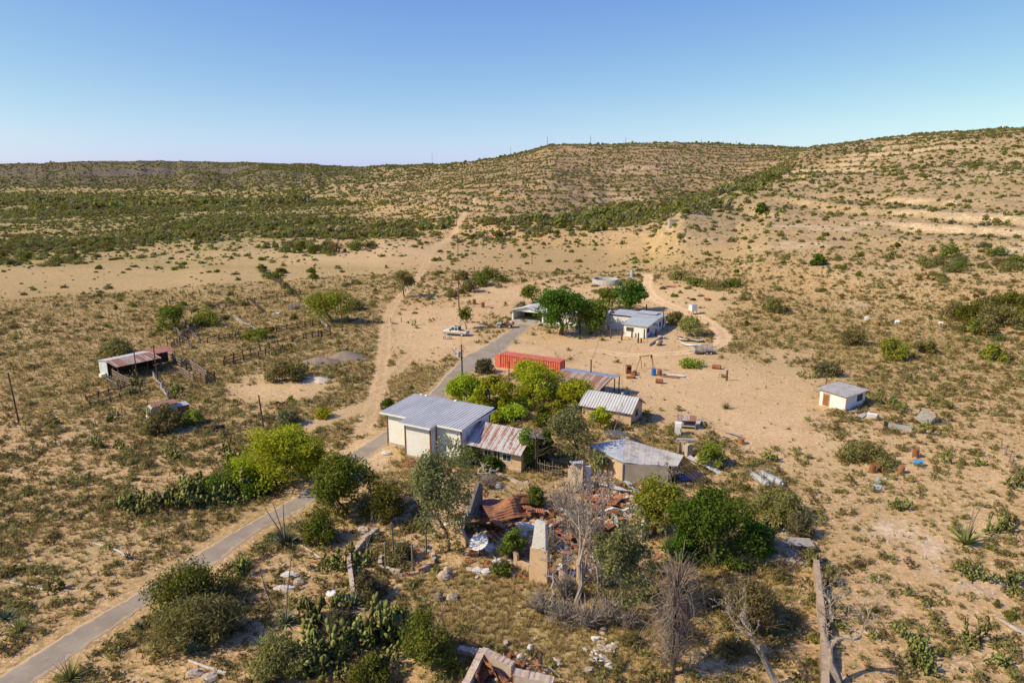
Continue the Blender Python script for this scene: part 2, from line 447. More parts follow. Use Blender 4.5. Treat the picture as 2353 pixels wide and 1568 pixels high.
# colour balance of the sky, channel by channel (deeper overhead, paler at the horizon)
sc_ = wn.nodes.new('ShaderNodeSeparateColor'); wn.links.new(sky.outputs[0], sc_.inputs[0])
cc_ = wn.nodes.new('ShaderNodeCombineColor')
def grade(src, a, g, i):
    x = mth(wn, 'MULTIPLY', src, .15); x = mth(wn, 'POWER', x, g); wn.links.new(mth(wn, 'MULTIPLY', x, a / .15), cc_.inputs[i])
grade(sc_.outputs[0], .92, 1.22, 0); grade(sc_.outputs[1], .935, 1.14, 1); grade(sc_.outputs[1], .95, .28, 2)
wn.links.new(cc_.outputs[0], bg.inputs[0])
bg.inputs[1].default_value = .15
scene.view_settings.view_transform = 'Standard'; scene.view_settings.look = 'None'; scene.view_settings.exposure = 0
scene.cycles.max_bounces = 5; scene.cycles.diffuse_bounces = 3; scene.cycles.transparent_max_bounces = 8
scene.cycles.use_denoising = False
try: scene.cycles.use_denoising = True; scene.cycles.denoiser = 'OPENIMAGEDENOISE'
except Exception: pass
# ---------------------------------------------------------------- ground masks (worn tracks, grass, rock), stored per vertex
UG, VG = project(PX, PY, ZG)
def path_dist(pts, X, Y):
    d = np.full(X.shape, 1e9)
    for a, b in zip(pts[:-1], pts[1:]):
        ax, ay = a[0], a[1]; dx, dy = b[0] - ax, b[1] - ay
        t = np.clip(((X - ax) * dx + (Y - ay) * dy) / (dx * dx + dy * dy + 1e-9), 0, 1)
        d = np.minimum(d, np.hypot(X - ax - t * dx, Y - ay - t * dy))
    return d
def smooth_path(px, n=8):
    P = np.array([G(u, v)[:2] for u, v in px]); out = []
    P = np.vstack([2 * P[0] - P[1], P, 2 * P[-1] - P[-2]])
    for i in range(1, len(P) - 2):
        for t in np.linspace(0, 1, n, endpoint=False):
            out.append(.5 * ((2 * P[i]) + (-P[i - 1] + P[i + 1]) * t + (2 * P[i - 1] - 5 * P[i] + 4 * P[i + 1] - P[i + 2]) * t * t + (-P[i - 1] + 3 * P[i] - 3 * P[i + 1] + P[i + 2]) * t ** 3))
    out.append(P[-2]); return np.array(out)
TRACKS = [  # photo positions along each worn track, half width (m), gap between ruts
 ([(836, 990), (850, 945), (868, 890), (878, 840), (884, 790), (888, 745), (900, 705), (935, 665), (968, 625), (985, 590)], 1.35, .7),
 ([(985, 590), (1000, 570), (1035, 545), (1052, 520), (1066, 490)], 2.0, 0),
 ([(1488, 632), (1487, 655), (1497, 680), (1540, 702), (1600, 724), (1640, 748), (1660, 772), (1650, 792), (1600, 806), (1520, 812), (1440, 815), (1370, 805)], 1.6, .85),
 ([(1488, 632), (1440, 628), (1360, 630), (1290, 636), (1230, 648), (1180, 662), (1130, 690), (1095, 715), (1060, 735)], 1.5, 0),
 ([(1060, 690), (1110, 680), (1170, 668)], 1.2, 0),
 ([(640, 1000), (760, 960), (850, 930)], 2.0, 0),
 ([(1200, 772), (1290, 800), (1400, 800), (1500, 830), (1590, 900), (1680, 960), (1760, 1010)], 1.5, .8),
 ([(1230, 765), (1330, 790), (1450, 795), (1560, 806)], 1.5, .8),
 ([(1420, 805), (1560, 860), (1720, 900), (1880, 935)], 1.4, .8),
 ([(1085, 800), (1060, 790), (1010, 782), (960, 800), (900, 860)], 1.5, .8),
]
TR = np.zeros(ZG.shape)
sel = RG < 520
for ti, (px, hw, rut) in enumerate(TRACKS):
    wt = 1.7 if ti == 2 else .5 if ti > 5 else .65
    P = smooth_path(px); d = path_dist(P, PX[:, sel], PY[:, sel]) + (fbm(PX[:, sel] / 1.6, PY[:, sel] / 1.6, 2, 77) - .5) * 1.3
    m = 1 - sstep(hw * .7, hw * 1.5, d)
    if rut: m = m * (1 - .6 * (1 - sstep(.25, .6, d)))
    TR[:, sel] = np.maximum(TR[:, sel], m * (.62 + .5 * (fbm(PX[:, sel] / 4, PY[:, sel] / 4, 2, 78) - .3)) * wt if rut else m * .38)
TR = np.clip(TR, 0, 1)
def ell(u, v, ru, rv, soft=.45, seed=0):
    """soft patch round a place in the photo, with a ragged edge"""
    n = (fbm(UG / (ru * .35), VG / (rv * .35), 3, seed) - .5) * .9
    return 1 - sstep(1 - soft, 1 + soft, np.hypot((UG - u) / ru, (VG - v) / rv) + n)
def mx(*a):
    o = a[0]
    for b in a[1:]: o = np.maximum(o, b)
    return o
BARE = mx(ell(2050, 1180, 330, 190, seed=61) * .45, ell(2150, 1420, 260, 150, seed=62) * .4, ell(300, 1300, 240, 110, seed=63) * .35, ell(1450, 850, 170, 50), ell(1720, 890, 190, 80) * .8, ell(1180, 815, 110, 45), ell(1420, 790, 200, 45), ell(1620, 900, 170, 80), ell(1750, 980, 130, 60), ell(1000, 760, 110, 60), ell(850, 580, 260, 26) * .75, ell(700, 590, 240, 18) * .55,
          ell(300, 640, 420, 26) * .35, ell(640, 890, 110, 30), ell(860, 1040, 60, 40), ell(1560, 690, 120, 50) * .8, ell(1250, 690, 200, 40) * .8, ell(1900, 1050, 120, 60) * .6)
GOLD = mx(ell(970, 880, 95, 48, seed=2), ell(905, 1070, 80, 45, seed=3), ell(1290, 1430, 260, 120, seed=4), ell(1150, 1380, 200, 90, seed=14), ell(1160, 1115, 110, 40, seed=5), ell(1700, 1320, 170, 150, seed=6) * .8, ell(770, 940, 110, 70, seed=7) * .8,
          ell(620, 1200, 180, 40, seed=8) * .6, ell(250, 1250, 330, 120, seed=18) * .55, ell(1950, 1150, 260, 120, seed=19) * .4, ell(250, 850, 420, 110, seed=24) * .75, ell(650, 760, 220, 90, seed=25) * .7, ell(200, 690, 420, 60, seed=26) * .8, ell(600, 655, 320, 50, seed=27) * .75, ell(300, 625, 420, 30, seed=36) * .7, ell(1900, 780, 420, 110, seed=28) * .55, ell(1300, 600, 420, 40, seed=29) * .5, ell(1300, 930, 140, 60, seed=9), ell(1560, 1010, 90, 70, seed=12) * .7, ell(820, 830, 60, 120, seed=15) * .5, ell(420, 990, 240, 60, seed=16) * .35)
GREEN = mx((1 - sstep(480, 720, VG + 90 * (fbm(UG / 90, VG / 22, 3, 95) - .5))) * (1 - sstep(650, 1000, UG)) * sstep(380, 420, VG), (1 - sstep(5, 11, np.abs(VG - 455))) * (1 - sstep(600, 900, UG)), ell(1450, 490, 330, 24, seed=20) * .8, ell(1650, 445, 150, 22, seed=21) * .8, ell(250, 560, 300, 30, seed=22) * .6, ell(2250, 720, 160, 60, seed=23) * .5)
GREEN = GREEN * (RR > 200)
WHITE = mx(ell(2050, 1215, 55, 26, seed=30), ell(2140, 1260, 35, 26, seed=31), ell(2260, 1340, 70, 30, seed=32), ell(2150, 1310, 30, 12, seed=33), ell(1960, 700, 60, 8, seed=35) * .6, ell(850, 1050, 40, 25, seed=34) * .8)
bandn = fbm(PX / 45, PY / 45, 3, 91); zb_ = (ZG + off * 1.5 + (fbm(PX / 18, PY / 18, 2, 92) - .5) * 5) / 7.5; bandf = np.abs(zb_ - np.floor(zb_) - .5)
BANDS = HILL * sstep(.54, .66, bandn) * (1 - sstep(.05, .14, bandf))
def grad_slope():
    dz = np.abs(np.gradient(ZG, axis=1) / np.gradient(RR, axis=1))
    return dz
ROCK = HILL * sstep(.36, .66, grad_slope() + .12 * (fbm(PX / 9, PY / 9, 2, 40) - .5))
ROCK = np.maximum(np.maximum(ROCK, WHITE), BANDS * .9); ROCK = np.maximum(ROCK, FAR * sstep(.30, .5, grad_slope()))  # steep far scarp joins the mask for its painted shade
nv = NA * NR
verts = np.stack([PX, PY, ZG], 2).reshape(-1, 3)
ii = (np.arange(NA - 1)[:, None] * NR + np.arange(NR - 1)[None, :])
quads = np.stack([ii, ii + 1, ii + NR + 1, ii + NR], 2).reshape(-1, 4)
gm = np_mesh('ground', verts, quads, None)
gm.polygons.foreach_set('use_smooth', np.ones(len(quads), bool))
ca = gm.color_attributes.new('cover', 'FLOAT_COLOR', 'POINT')
ca.data.foreach_set('color', np.stack([mx(TR, BARE * .45), GOLD, GREEN, ROCK], 2).astype(np.float32).ravel())
wa = gm.attributes.new('hill', 'FLOAT', 'POINT'); wa.data.foreach_set('value', (HILL + sstep(1300, 2300, RR) * HILL).astype(np.float32).ravel())
RED_SHADE = HILL * sstep(880, 1000, UG) * (1 - sstep(0, 40, UG - (1180 + (560 - VG) * 3.6))) * sstep(240, 330, RR) * (1 - sstep(1500, 2200, RR))  # centre hill: redder stone, also darkened for the shade on its slope
ra_ = gm.attributes.new('red_shade', 'FLOAT', 'POINT'); ra_.data.foreach_set('value', RED_SHADE.astype(np.float32).ravel())
ground = bpy.data.objects.new('ground', gm); C.objects.link(ground); ground['kind'] = 'structure'
m, nt, out = new_mat('dry_earth')
pos = geopos(nt)
att = nd(nt, 'ShaderNodeAttribute', attribute_name='cover'); hat = nd(nt, 'ShaderNodeAttribute', attribute_name='hill')
sep = nt.nodes.new('ShaderNodeSeparateColor'); nt.links.new(att.outputs['Color'], sep.inputs[0])
tr, gd, gr, rk, hl = sep.outputs[0], sep.outputs[1], sep.outputs[2], att.outputs['Alpha'], hat.outputs['Fac']
n_big = noise(nt, pos, .02, 4); n_mid = noise(nt, pos, .16, 5, .65); n_sm = noise(nt, pos, 1.1, 5, .7); n_fine = noise(nt, pos, 5.0, 4, .7)
base = mixc(nt, ramp(nt, n_mid, .32, .68), (.45, .31, .155), (.575, .425, .245))
base = mixc(nt, mth(nt, 'MULTIPLY', ramp(nt, n_big, .4, .65), .5), base, (.43, .285, .135))
# dead leaves, low herbs and shade-loving litter, in small ragged spots
spot = ramp(nt, n_sm, .45, .60)
spot = mth(nt, 'MULTIPLY', spot, mth(nt, 'SUBTRACT', 1.0, tr))
litter = mixc(nt, n_mid, (.19, .155, .062), (.26, .20, .085))
base = mixc(nt, mth(nt, 'MULTIPLY', spot, .72), base, litter)
gold = mixc(nt, ramp(nt, n_sm, .35, .65), (.34, .265, .115), (.22, .185, .075))
gold = mixc(nt, ramp(nt, n_fine, .45, .7), gold, (.43, .335, .165))
base = mixc(nt, mth(nt, 'MULTIPLY', gd, ramp(nt, mth(nt, 'ADD', n_sm, n_mid), .7, 1.05)), base, gold)
green = mixc(nt, ramp(nt, n_mid, .35, .62), (.34, .295, .125), (.22, .22, .08))
base = mixc(nt, mth(nt, 'MULTIPLY', gr, ramp(nt, mth(nt, 'ADD', n_big, n_mid), .75, 1.1)), base, green)
# slopes: stony, greyer, with pale ledges
stony = mixc(nt, ramp(nt, n_sm, .4, .65), (.38, .295, .185), (.27, .215, .125))
base = mixc(nt, mth(nt, 'MULTIPLY', mth(nt, 'MINIMUM', hl, 1.0), .75), base, stony)
rat = nd(nt, 'ShaderNodeAttribute', attribute_name='red_shade')
base = mixc(nt, mth(nt, 'MULTIPLY', rat.outputs['Fac'], .8), base, mixc(nt, ramp(nt, n_sm, .4, .65), (.31, .215, .14), (.20, .15, .09)))  # reddish stone with the slope's shade mixed into the colour
herb = ramp(nt, noise(nt, pos, .42, 4, .7), .50, .60)
base = mixc(nt, mth(nt, 'MULTIPLY', mth(nt, 'MULTIPLY', mth(nt, 'MINIMUM', hl, 1.0), herb), .6), base, (.155, .14, .055))
farm = nt.nodes.new('ShaderNodeClamp'); nt.links.new(mth(nt, 'SUBTRACT', hl, 1.0), farm.inputs[0])
base = mixc(nt, mth(nt, 'MULTIPLY', farm.outputs[0], .95), base, mixc(nt, ramp(nt, n_mid, .4, .6), (.125, .112, .075), (.075, .08, .04)))
pale = mixc(nt, ramp(nt, noise(nt, mapped(nt, pos, (.3, .3, 3.0)), 1.0, 5, .7), .35, .6), (.66, .57, .45), (.36, .29, .205))
pale = mixc(nt, farm.outputs[0], pale, mixc(nt, ramp(nt, n_sm, .4, .6), (.16, .15, .15), (.09, .09, .095)))  # far cliffs: dark rock, with the shade on the scarp painted in
base = mixc(nt, mth(nt, 'MULTIPLY', rk, ramp(nt, n_sm, .36, .56)), base, pale)
track = mixc(nt, ramp(nt, n_sm, .35, .7), (.62, .46, .29), (.72, .56, .38))
base = mixc(nt, mth(nt, 'MULTIPLY', tr, .9), base, track)
base = mixc(nt, mth(nt, 'MULTIPLY', ramp(nt, n_fine, .46, .60), .55), base, mixc(nt, 1.0, base, (.62, .60, .52), 'MULTIPLY'))
n_gr = noise(nt, pos, 2.4, 4, .75)
base = mixc(nt, mth(nt, 'MULTIPLY', ramp(nt, n_gr, .54, .64), .3), base, (.27, .21, .10))
base = mixc(nt, mth(nt, 'MULTIPLY', ramp(nt, n_gr, .47, .38), .5), base, (.74, .575, .38))
# pebbles
vor = nd(nt, 'ShaderNodeTexVoronoi', Scale=3.2); nt.links.new(pos, vor.inputs['Vector'])
peb = mth(nt, 'MULTIPLY', mth(nt, 'LESS_THAN', vor.outputs['Distance'], .16), ramp(nt, n_mid, .45, .6))
base = mixc(nt, mth(nt, 'MULTIPLY', peb, .6), base, (.55, .48, .40))
base = mixc(nt, 1.0, base, (1.16, 1.07, .96), 'MULTIPLY')
hgt = mth(nt, 'ADD', mth(nt, 'MULTIPLY', n_sm, .6), mth(nt, 'MULTIPLY', n_fine, .3))
principled(nt, out, base, .95, 0, bump(nt, hgt, .9, .25), .1)
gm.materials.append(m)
# ---------------------------------------------------------------- asphalt road (a thin worn sheet laid on the ground)
road_l = [(-40, 1570), (0, 1548), (192, 1429), (361, 1331), (423, 1286), (536, 1221), (684, 1135), (745, 1092), (809, 1036), (889, 984), (986, 902), (1058, 822), (1120, 787), (1160, 762), (1190, 744)]
road_r = [(20, 1612), (76, 1572), (240, 1458), (361, 1376), (491, 1300), (605, 1214), (687, 1177), (760, 1122), (822, 1070), (889, 1022), (1024, 913), (1093, 856), (1140, 826), (1190, 778), (1222, 750)]
PL = smooth_path(road_l, 24); PR = smooth_path(road_r, 24)
rv, rf = [], []; W_ = 16
for i in range(len(PL)):
    e = (fbm(np.array(i * .45), np.array(2.0), 3, 3) - .5) * 1.7; e2 = (fbm(np.array(i * .45), np.array(9.0), 3, 3) - .5) * 1.7
    for k in range(W_ + 1):
        t = k / W_; a = PL[i] + (PL[i] - PR[i]) / 6 * e * .5; b = PR[i] + (PR[i] - PL[i]) / 6 * e2 * .5
        x, y = a * (1 - t) + b * t
        rv.append((x, y, float(hz(x, y)) + (.055 if 0 < k < W_ else -.06)))
for i in range(len(PL) - 1):
    for k in range(W_):
        q = i * (W_ + 1) + k; rf.append((q, q + 1, q + W_ + 2, q + W_ + 1))
mb = MB(); mb.v = rv; mb.f = rf
m, nt, out = new_mat('worn_asphalt'); pos = geopos(nt)
n1 = noise(nt, pos, .35, 5, .65); n2 = noise(nt, pos, 14, 3); n3 = noise(nt, pos, 1.5, 4, .7)
c = mixc(nt, ramp(nt, n1, .35, .65), (.29, .235, .17), (.37, .305, .225))
c = mixc(nt, mth(nt, 'MULTIPLY', ramp(nt, n3, .55, .7), .5), c, (.43, .34, .235))
c = mixc(nt, mth(nt, 'MULTIPLY', ramp(nt, n2, .4, .8), .4), c, (.17, .145, .12))
ed = nd(nt, 'ShaderNodeAttribute', attribute_name='edge')
c = mixc(nt, ramp(nt, mth(nt, 'ADD', mth(nt, 'MULTIPLY', ed.outputs['Fac'], .7), mth(nt, 'MULTIPLY', n3, .8)), .66, .86), c, (.50, .37, .225))
principled(nt, out, c, .9, 0, bump(nt, n2, .4, .01), .2)
road = mb.build('asphalt_road', m, None, True); ea = road.data.attributes.new('edge', 'FLOAT', 'POINT'); ea.data.foreach_set('value', [max(0.0, abs((i % (W_ + 1)) / W_ - .5) * 2 - .45) / .55 for i in range(len(rv))]); road['kind'] = 'structure'
# ---------------------------------------------------------------- kinds of desert plant, as shared meshes
L_OLIVE = leafmat('olive_leaf', (.070, .065, .020), (.175, .157, .056))
L_DARK = leafmat('dark_leaf', (.034, .040, .007), (.122, .128, .023))
L_FAR = leafmat('far_leaf', (.078, .078, .020), (.175, .17, .052))
L_DRY = leafmat('dry_twig_leaf', (.066, .054, .020), (.15, .122, .05))
L_LIME = leafmat('lime_leaf', (.11, .128, .009), (.27, .29, .022), .48)
L_DEEP = leafmat('deep_green_leaf', (.024, .042, .006), (.072, .112, .015))
L_GRASS = leafmat('dry_grass_blade', (.13, .098, .037), (.25, .19, .08), .3)
L_GREY = leafmat('grey_twig', (.10, .08, .06), (.2, .17, .14), .1)
L_PAD = leafmat('cactus_pad', (.045, .052, .015), (.135, .138, .042), .05)
L_AGAVE = leafmat('agave_blade', (.045, .06, .035), (.12, .14, .085), .05)
L_YUCCA = leafmat('yucca_blade', (.06, .066, .018), (.16, .155, .052), .2)
def shrub_mesh(name, seed, n, size, mat, flat=.7, clumps=9, dom=.5, cr=(.12, .26), elong=1.8, tv=.55):
    rg = np.random.default_rng(seed); cs, rs = [], []
    for i in range(clumps):
        a = rg.uniform(0, 2 * PI); r = dom * rg.random() ** .6 * .75; h = (1 - (r / dom) ** 2) * flat * rg.uniform(.35, .95)
        cs.append((math.cos(a) * r, math.sin(a) * r, max(.08, h - .12))); q = rg.uniform(*cr); rs.append((q, q, q * .75))
    return np_mesh(name, *leaves(rg, cs, rs, n, size, elong, tvar=tv), mat) if False else np_mesh(name, *(lambda r: (r[0], r[1], mat, r[2]))(leaves(rg, cs, rs, n, size, elong, tvar=tv)))
def tuft_mesh(name, seed, n, mat, length=.6, width=.05, spread=(.05, .9), curve=.5, r0=.04):
    rg = np.random.default_rng(seed); v, q, t = blades(rg, n, r0, length, width, spread, curve); return np_mesh(name, v, q, mat, t)
NEAR_SHRUB = [shrub_mesh('shrub', 100 + i, 620, .055, [L_DARK, L_OLIVE, L_OLIVE, L_DARK, L_OLIVE, L_DARK][i], [.75, .6, .55, .7, .45, .6][i], [10, 8, 12, 7, 11, 13][i]) for i in range(6)]
NEAR_WISP = [shrub_mesh('wispy_shrub', 140 + i, 520, .035, [L_OLIVE, L_DRY, leafmat('pale_green_leaf', (.058, .066, .022), (.15, .16, .06)), L_DRY][i], [.7, .5, .6, .55][i], 14, .5, (.14, .26), 5.0) for i in range(4)]
def pear_mesh(name, seed, pads=26, h=.9):
    """prickly pear: flat oval pads stacked on one another"""
    rg = np.random.default_rng(seed); V, Q, T = [], [], []; o = 0
    nodes = []
    for i in range(pads):
        if i < 6 or not nodes:
            p = np.array([rg.normal() * .22, rg.normal() * .22, 0.0]); up = np.array([rg.normal() * .45, rg.normal() * .45, 1.0])
        else:
            b, bu, s0 = nodes[rg.integers(len(nodes))]; p = b + bu * s0 * .92; up = bu + rg.normal(size=3) * .55; up[2] = abs(up[2]) + .25
        up /= np.linalg.norm(up); s = .2 * rg.uniform(.75, 1.2)
        sd = np.cross(up, rg.normal(size=3)); sd /= np.linalg.norm(sd); nn = np.cross(sd, up)
        ring = []
        K = 8
        for k in range(K):
            a = 2 * PI * k / K; ring.append(p + up * s * .5 * (1 - math.cos(a)) + sd * s * .40 * math.sin(a) * (1.08 - .12 * math.cos(a)))
        cf = p + up * s * .5 + nn * .022; cb = p + up * s * .5 - nn * .022; tt = rg.random()
        V += ring + [cf, cb]; T += [tt] * (K + 2)
        for k in range(0, K, 2):
            Q.append((o + K, o + k, o + k + 1, o + (k + 2) % K)); Q.append((o + K + 1, o + (k + 2) % K, o + k + 1, o + k))
        o += K + 2
        if p[2] < h * .75: nodes.append((p, up, s))
    V = np.array(V); V[:, 2] = np.maximum(V[:, 2], 0)
    return np_mesh(name, V, np.array(Q), L_PAD, np.array(T))
PEARS = [pear_mesh('prickly_pear', 200 + i, [26, 40, 32, 55][i], [.6, .8, .7, 1.0][i]) for i in range(4)]
SOTOL = [tuft_mesh('yucca', 230 + i, 110, L_YUCCA, .55, .03, (.05, 1.45), .45, .05) for i in range(3)]
L_PALE = leafmat('pale_grey_leaf', (.066, .064, .030), (.15, .145, .075))
FAR_SHRUB = [shrub_mesh('far_shrub', 160 + i, 90, .17, [L_DARK, L_FAR, L_PALE, L_OLIVE][i], [.7, .6, .5, .55][i], 7, .5, (.2, .32), 1.5) for i in range(4)]
# ---------------------------------------------------------------- where plants stand
def excl(u, v):
    """1 where nothing tall grows: road, yards, buildings"""
    boxes = [(1175, 690, 1700, 830), (1130, 795, 1480, 1000), (870, 900, 1235, 1085), (1330, 960, 1650, 1120), (1000, 735, 1230, 845), (985, 1100, 1500, 1340), (215, 780, 520, 900), (1890, 880, 2010, 950), (1400, 840, 1570, 880), (1040, 1440, 1290, 1590), (330, 915, 440, 970), (1020,740,1090,785), (1125,728,1195,758)]
    e = np.zeros(u.shape)
    for a, b, c_, d in boxes: e = np.maximum(e, ((u > a) & (u < c_) & (v > b) & (v < d)) * 1.0)
    return e
ROADC = (PL + PR) / 2
def clear_of_tracks(x, y, extra=0.0):
    ok = path_dist(ROADC, x, y) > 3.6 + extra
    for px, hw, rut in TRACKS: ok &= path_dist(smooth_path(px, 5), x, y) > hw + .5 + extra
    return ok
def gfield(F, x, y):
    a = np.arctan2(x, y); lr = np.log(np.maximum(np.hypot(x, y), 4.01))
    return F[np.clip(np.searchsorted(AZ, a), 0, NA - 1), np.clip(np.searchsorted(LRG, lr), 0, NR - 1)]
def scatter(r0, r1, n, az=43):
    r = np.sqrt(rng.random(n) * (r1 * r1 - r0 * r0) + r0 * r0); a = np.radians(rng.uniform(-az, az, n))
    return np.sin(a) * r, np.cos(a) * r
DENSE = [(60, 578, 190, 18), (210, 562, 110, 10), (60, 604, 110, 9), (130, 492, 120, 6), (620, 512, 200, 9), (480, 522, 130, 9), (760, 575, 110, 12), (300, 480, 200, 6), (70, 462, 200, 7), (820, 540, 160, 10), (980, 520, 120, 12), (1250, 515, 210, 16), (2280, 735, 110, 40), (2250, 620, 160, 30), (400, 545, 100, 7), (640, 468, 200, 5)]
def shrub_field():
    X, Y, S = [], [], []
    for r0, r1, per, smin, smax in ((26, 170, 27, .4, 1.7), (170, 420, 15, .8, 2.7), (420, 1150, 11, .9, 3.0), (1150, 3500, 130, 3.5, 8)):
        n = int(math.radians(86) / 2 * (r1 * r1 - r0 * r0) / per)
        az = 60 if r0 < 400 else 50; n = int(n * az / 43); x, y = scatter(r0, r1, n, az); z = hz(x, y); u, v = project(x, y, z)
        hl = gfield(HILL, x, y); gr = gfield(GREEN, x, y); ba = gfield(BARE, x, y); gl = gfield(GOLD, x, y)
        cl = fbm(x / 26, y / 26, 3, 200); cl2 = fbm(x / 7, y / 7, 2, 201)
        den = .25 + .9 * sstep(.42, .62, cl) + .5 * (cl2 - .5)
        den = den * (1 - .93 * ba) * (1 - .75 * gl)
        den = np.where(hl > .3, 1.0 + .5 * (cl2 - .5), den)
        den = np.maximum(den, gr * (.16 + 1.0 * sstep(.50, .64, cl)))
        den = den * np.where((u < 980) & (v > 600), .62, 1.0)
        # the draw between the hills
        dr = 1 - sstep(.5, 1.3, np.hypot((u - 1400) / 330, (v - (505 - (u - 1400) * .14)) / 26)); dr = np.maximum(dr, 1 - sstep(.5, 1.3, np.hypot((u - 1690) / 130, (v - 440 + (u - 1690) * .42) / 20)))
        den = np.maximum(den, dr * 1.6 * (r1 > 300))
        for (eu, ev, ru, rv) in DENSE: 
            f = 1 - sstep(.3, 1.6, np.hypot((u - eu) / ru, (v - ev) / rv) + (cl - .5) * 2.2 + (cl2 - .5) * .6); den = np.maximum(den, f * 1.15); dr = np.maximum(dr, f)
        gst = np.maximum(gr, dr)
        s = smin + (smax - smin) * 1.25 * rng.random(n) ** 3.0 * (1 + .35 * gst); s = s * (1 + 1.1 * dr * (r0 > 150))
        ok = (rng.random(n) < den) & (excl(u, v) < .5)
        if r0 < 500: ok &= clear_of_tracks(x, y, .6)
        X.append(x[ok]); Y.append(y[ok]); S.append(s[ok])
    return np.concatenate(X), np.concatenate(Y), np.concatenate(S)
SX, SY, SS = shrub_field()
SZ = hz(SX, SY); SU, SV = project(SX, SY, SZ)
SPX = SS * FOC / np.maximum(SY * CP - (SZ - CAMZ) * SP, 1)
# ---------------------------------------------------------------- masses nobody would count: one object each
def instancer(name, pts, scale, idx, protos, kind='stuff'):
    coll = bpy.data.collections.new(name + '_kinds')
    for i, me in enumerate(protos):
        po = bpy.data.objects.new('%s_kind_%02d' % (name, i), me); coll.objects.link(po)
    me = bpy.data.meshes.new(name); n = len(pts)
    me.vertices.add(n); me.vertices.foreach_set('co', np.ascontiguousarray(pts, np.float32).ravel())
    a = me.attributes.new('scl', 'FLOAT_VECTOR', 'POINT'); a.data.foreach_set('vector', np.ascontiguousarray(scale, np.float32).ravel())
    a = me.attributes.new('kindno', 'INT', 'POINT'); a.data.foreach_set('value', np.ascontiguousarray(idx, np.int32))
    a = me.attributes.new('turn', 'FLOAT', 'POINT'); a.data.foreach_set('value', np.ascontiguousarray(rng.uniform(0, 6.283, n), np.float32))
    o = bpy.data.objects.new(name, me); C.objects.link(o); o['kind'] = kind
    ng = bpy.data.node_groups.new(name, 'GeometryNodeTree')
    ng.interface.new_socket('Geometry', in_out='INPUT', socket_type='NodeSocketGeometry'); ng.interface.new_socket('Geometry', in_out='OUTPUT', socket_type='NodeSocketGeometry')
    gi = ng.nodes.new('NodeGroupInput'); go = ng.nodes.new('NodeGroupOutput')
    ip = ng.nodes.new('GeometryNodeInstanceOnPoints'); ci = ng.nodes.new('GeometryNodeCollectionInfo')
    ci.inputs['Collection'].default_value = coll; ci.inputs['Separate Children'].default_value = True; ci.inputs['Reset Children'].default_value = True
    def attr(nm, ty):
        q = ng.nodes.new('GeometryNodeInputNamedAttribute'); q.data_type = ty; q.inputs['Name'].default_value = nm; return [s for s in q.outputs if s.enabled and s.name == 'Attribute'][0]
    cx = ng.nodes.new('ShaderNodeCombineXYZ'); ng.links.new(attr('turn', 'FLOAT'), cx.inputs['Z'])
    ng.links.new(gi.outputs[0], ip.inputs['Points']); ng.links.new(ci.outputs[0], ip.inputs['Instance'])
    ip.inputs['Pick Instance'].default_value = True
    ng.links.new(attr('kindno', 'INT'), ip.inputs['Instance Index']); ng.links.new(cx.outputs[0], ip.inputs['Rotation']); ng.links.new(attr('scl', 'FLOAT_VECTOR'), ip.inputs['Scale'])
    ng.links.new(ip.outputs[0], go.inputs[0])
    md = o.modifiers.new('scatter', 'NODES'); md.node_group = ng
    return o
N_SOLO = 280
order = np.argsort(-SPX); inframe = (SU > -60) & (SU < 2412) & (SV > 560) & (SV < 1640)
solo = [i for i in order if inframe[i]][:N_SOLO]; solo_set = set(solo)
rest = np.array([i for i in range(len(SX)) if i not in solo_set])
print('shrubs', len(SX), 'as one mass', len(rest))
rz_ = np.stack([SS[rest] * rng.uniform(.8, 1.2, len(rest)), SS[rest] * rng.uniform(.8, 1.2, len(rest)), SS[rest] * rng.uniform(.7, 1.25, len(rest))], 1)
far = np.hypot(SX[rest], SY[rest]) > 230
kidx = np.where(far, rng.integers(0, 4, len(rest)), np.where(rng.random(len(rest)) < .6, 10 + rng.integers(0, 4, len(rest)), 4 + rng.integers(0, 6, len(rest))))
instancer('scrubland', np.stack([SX[rest], SY[rest], SZ[rest] - .03], 1), rz_, kidx, FAR_SHRUB + NEAR_SHRUB + NEAR_WISP)
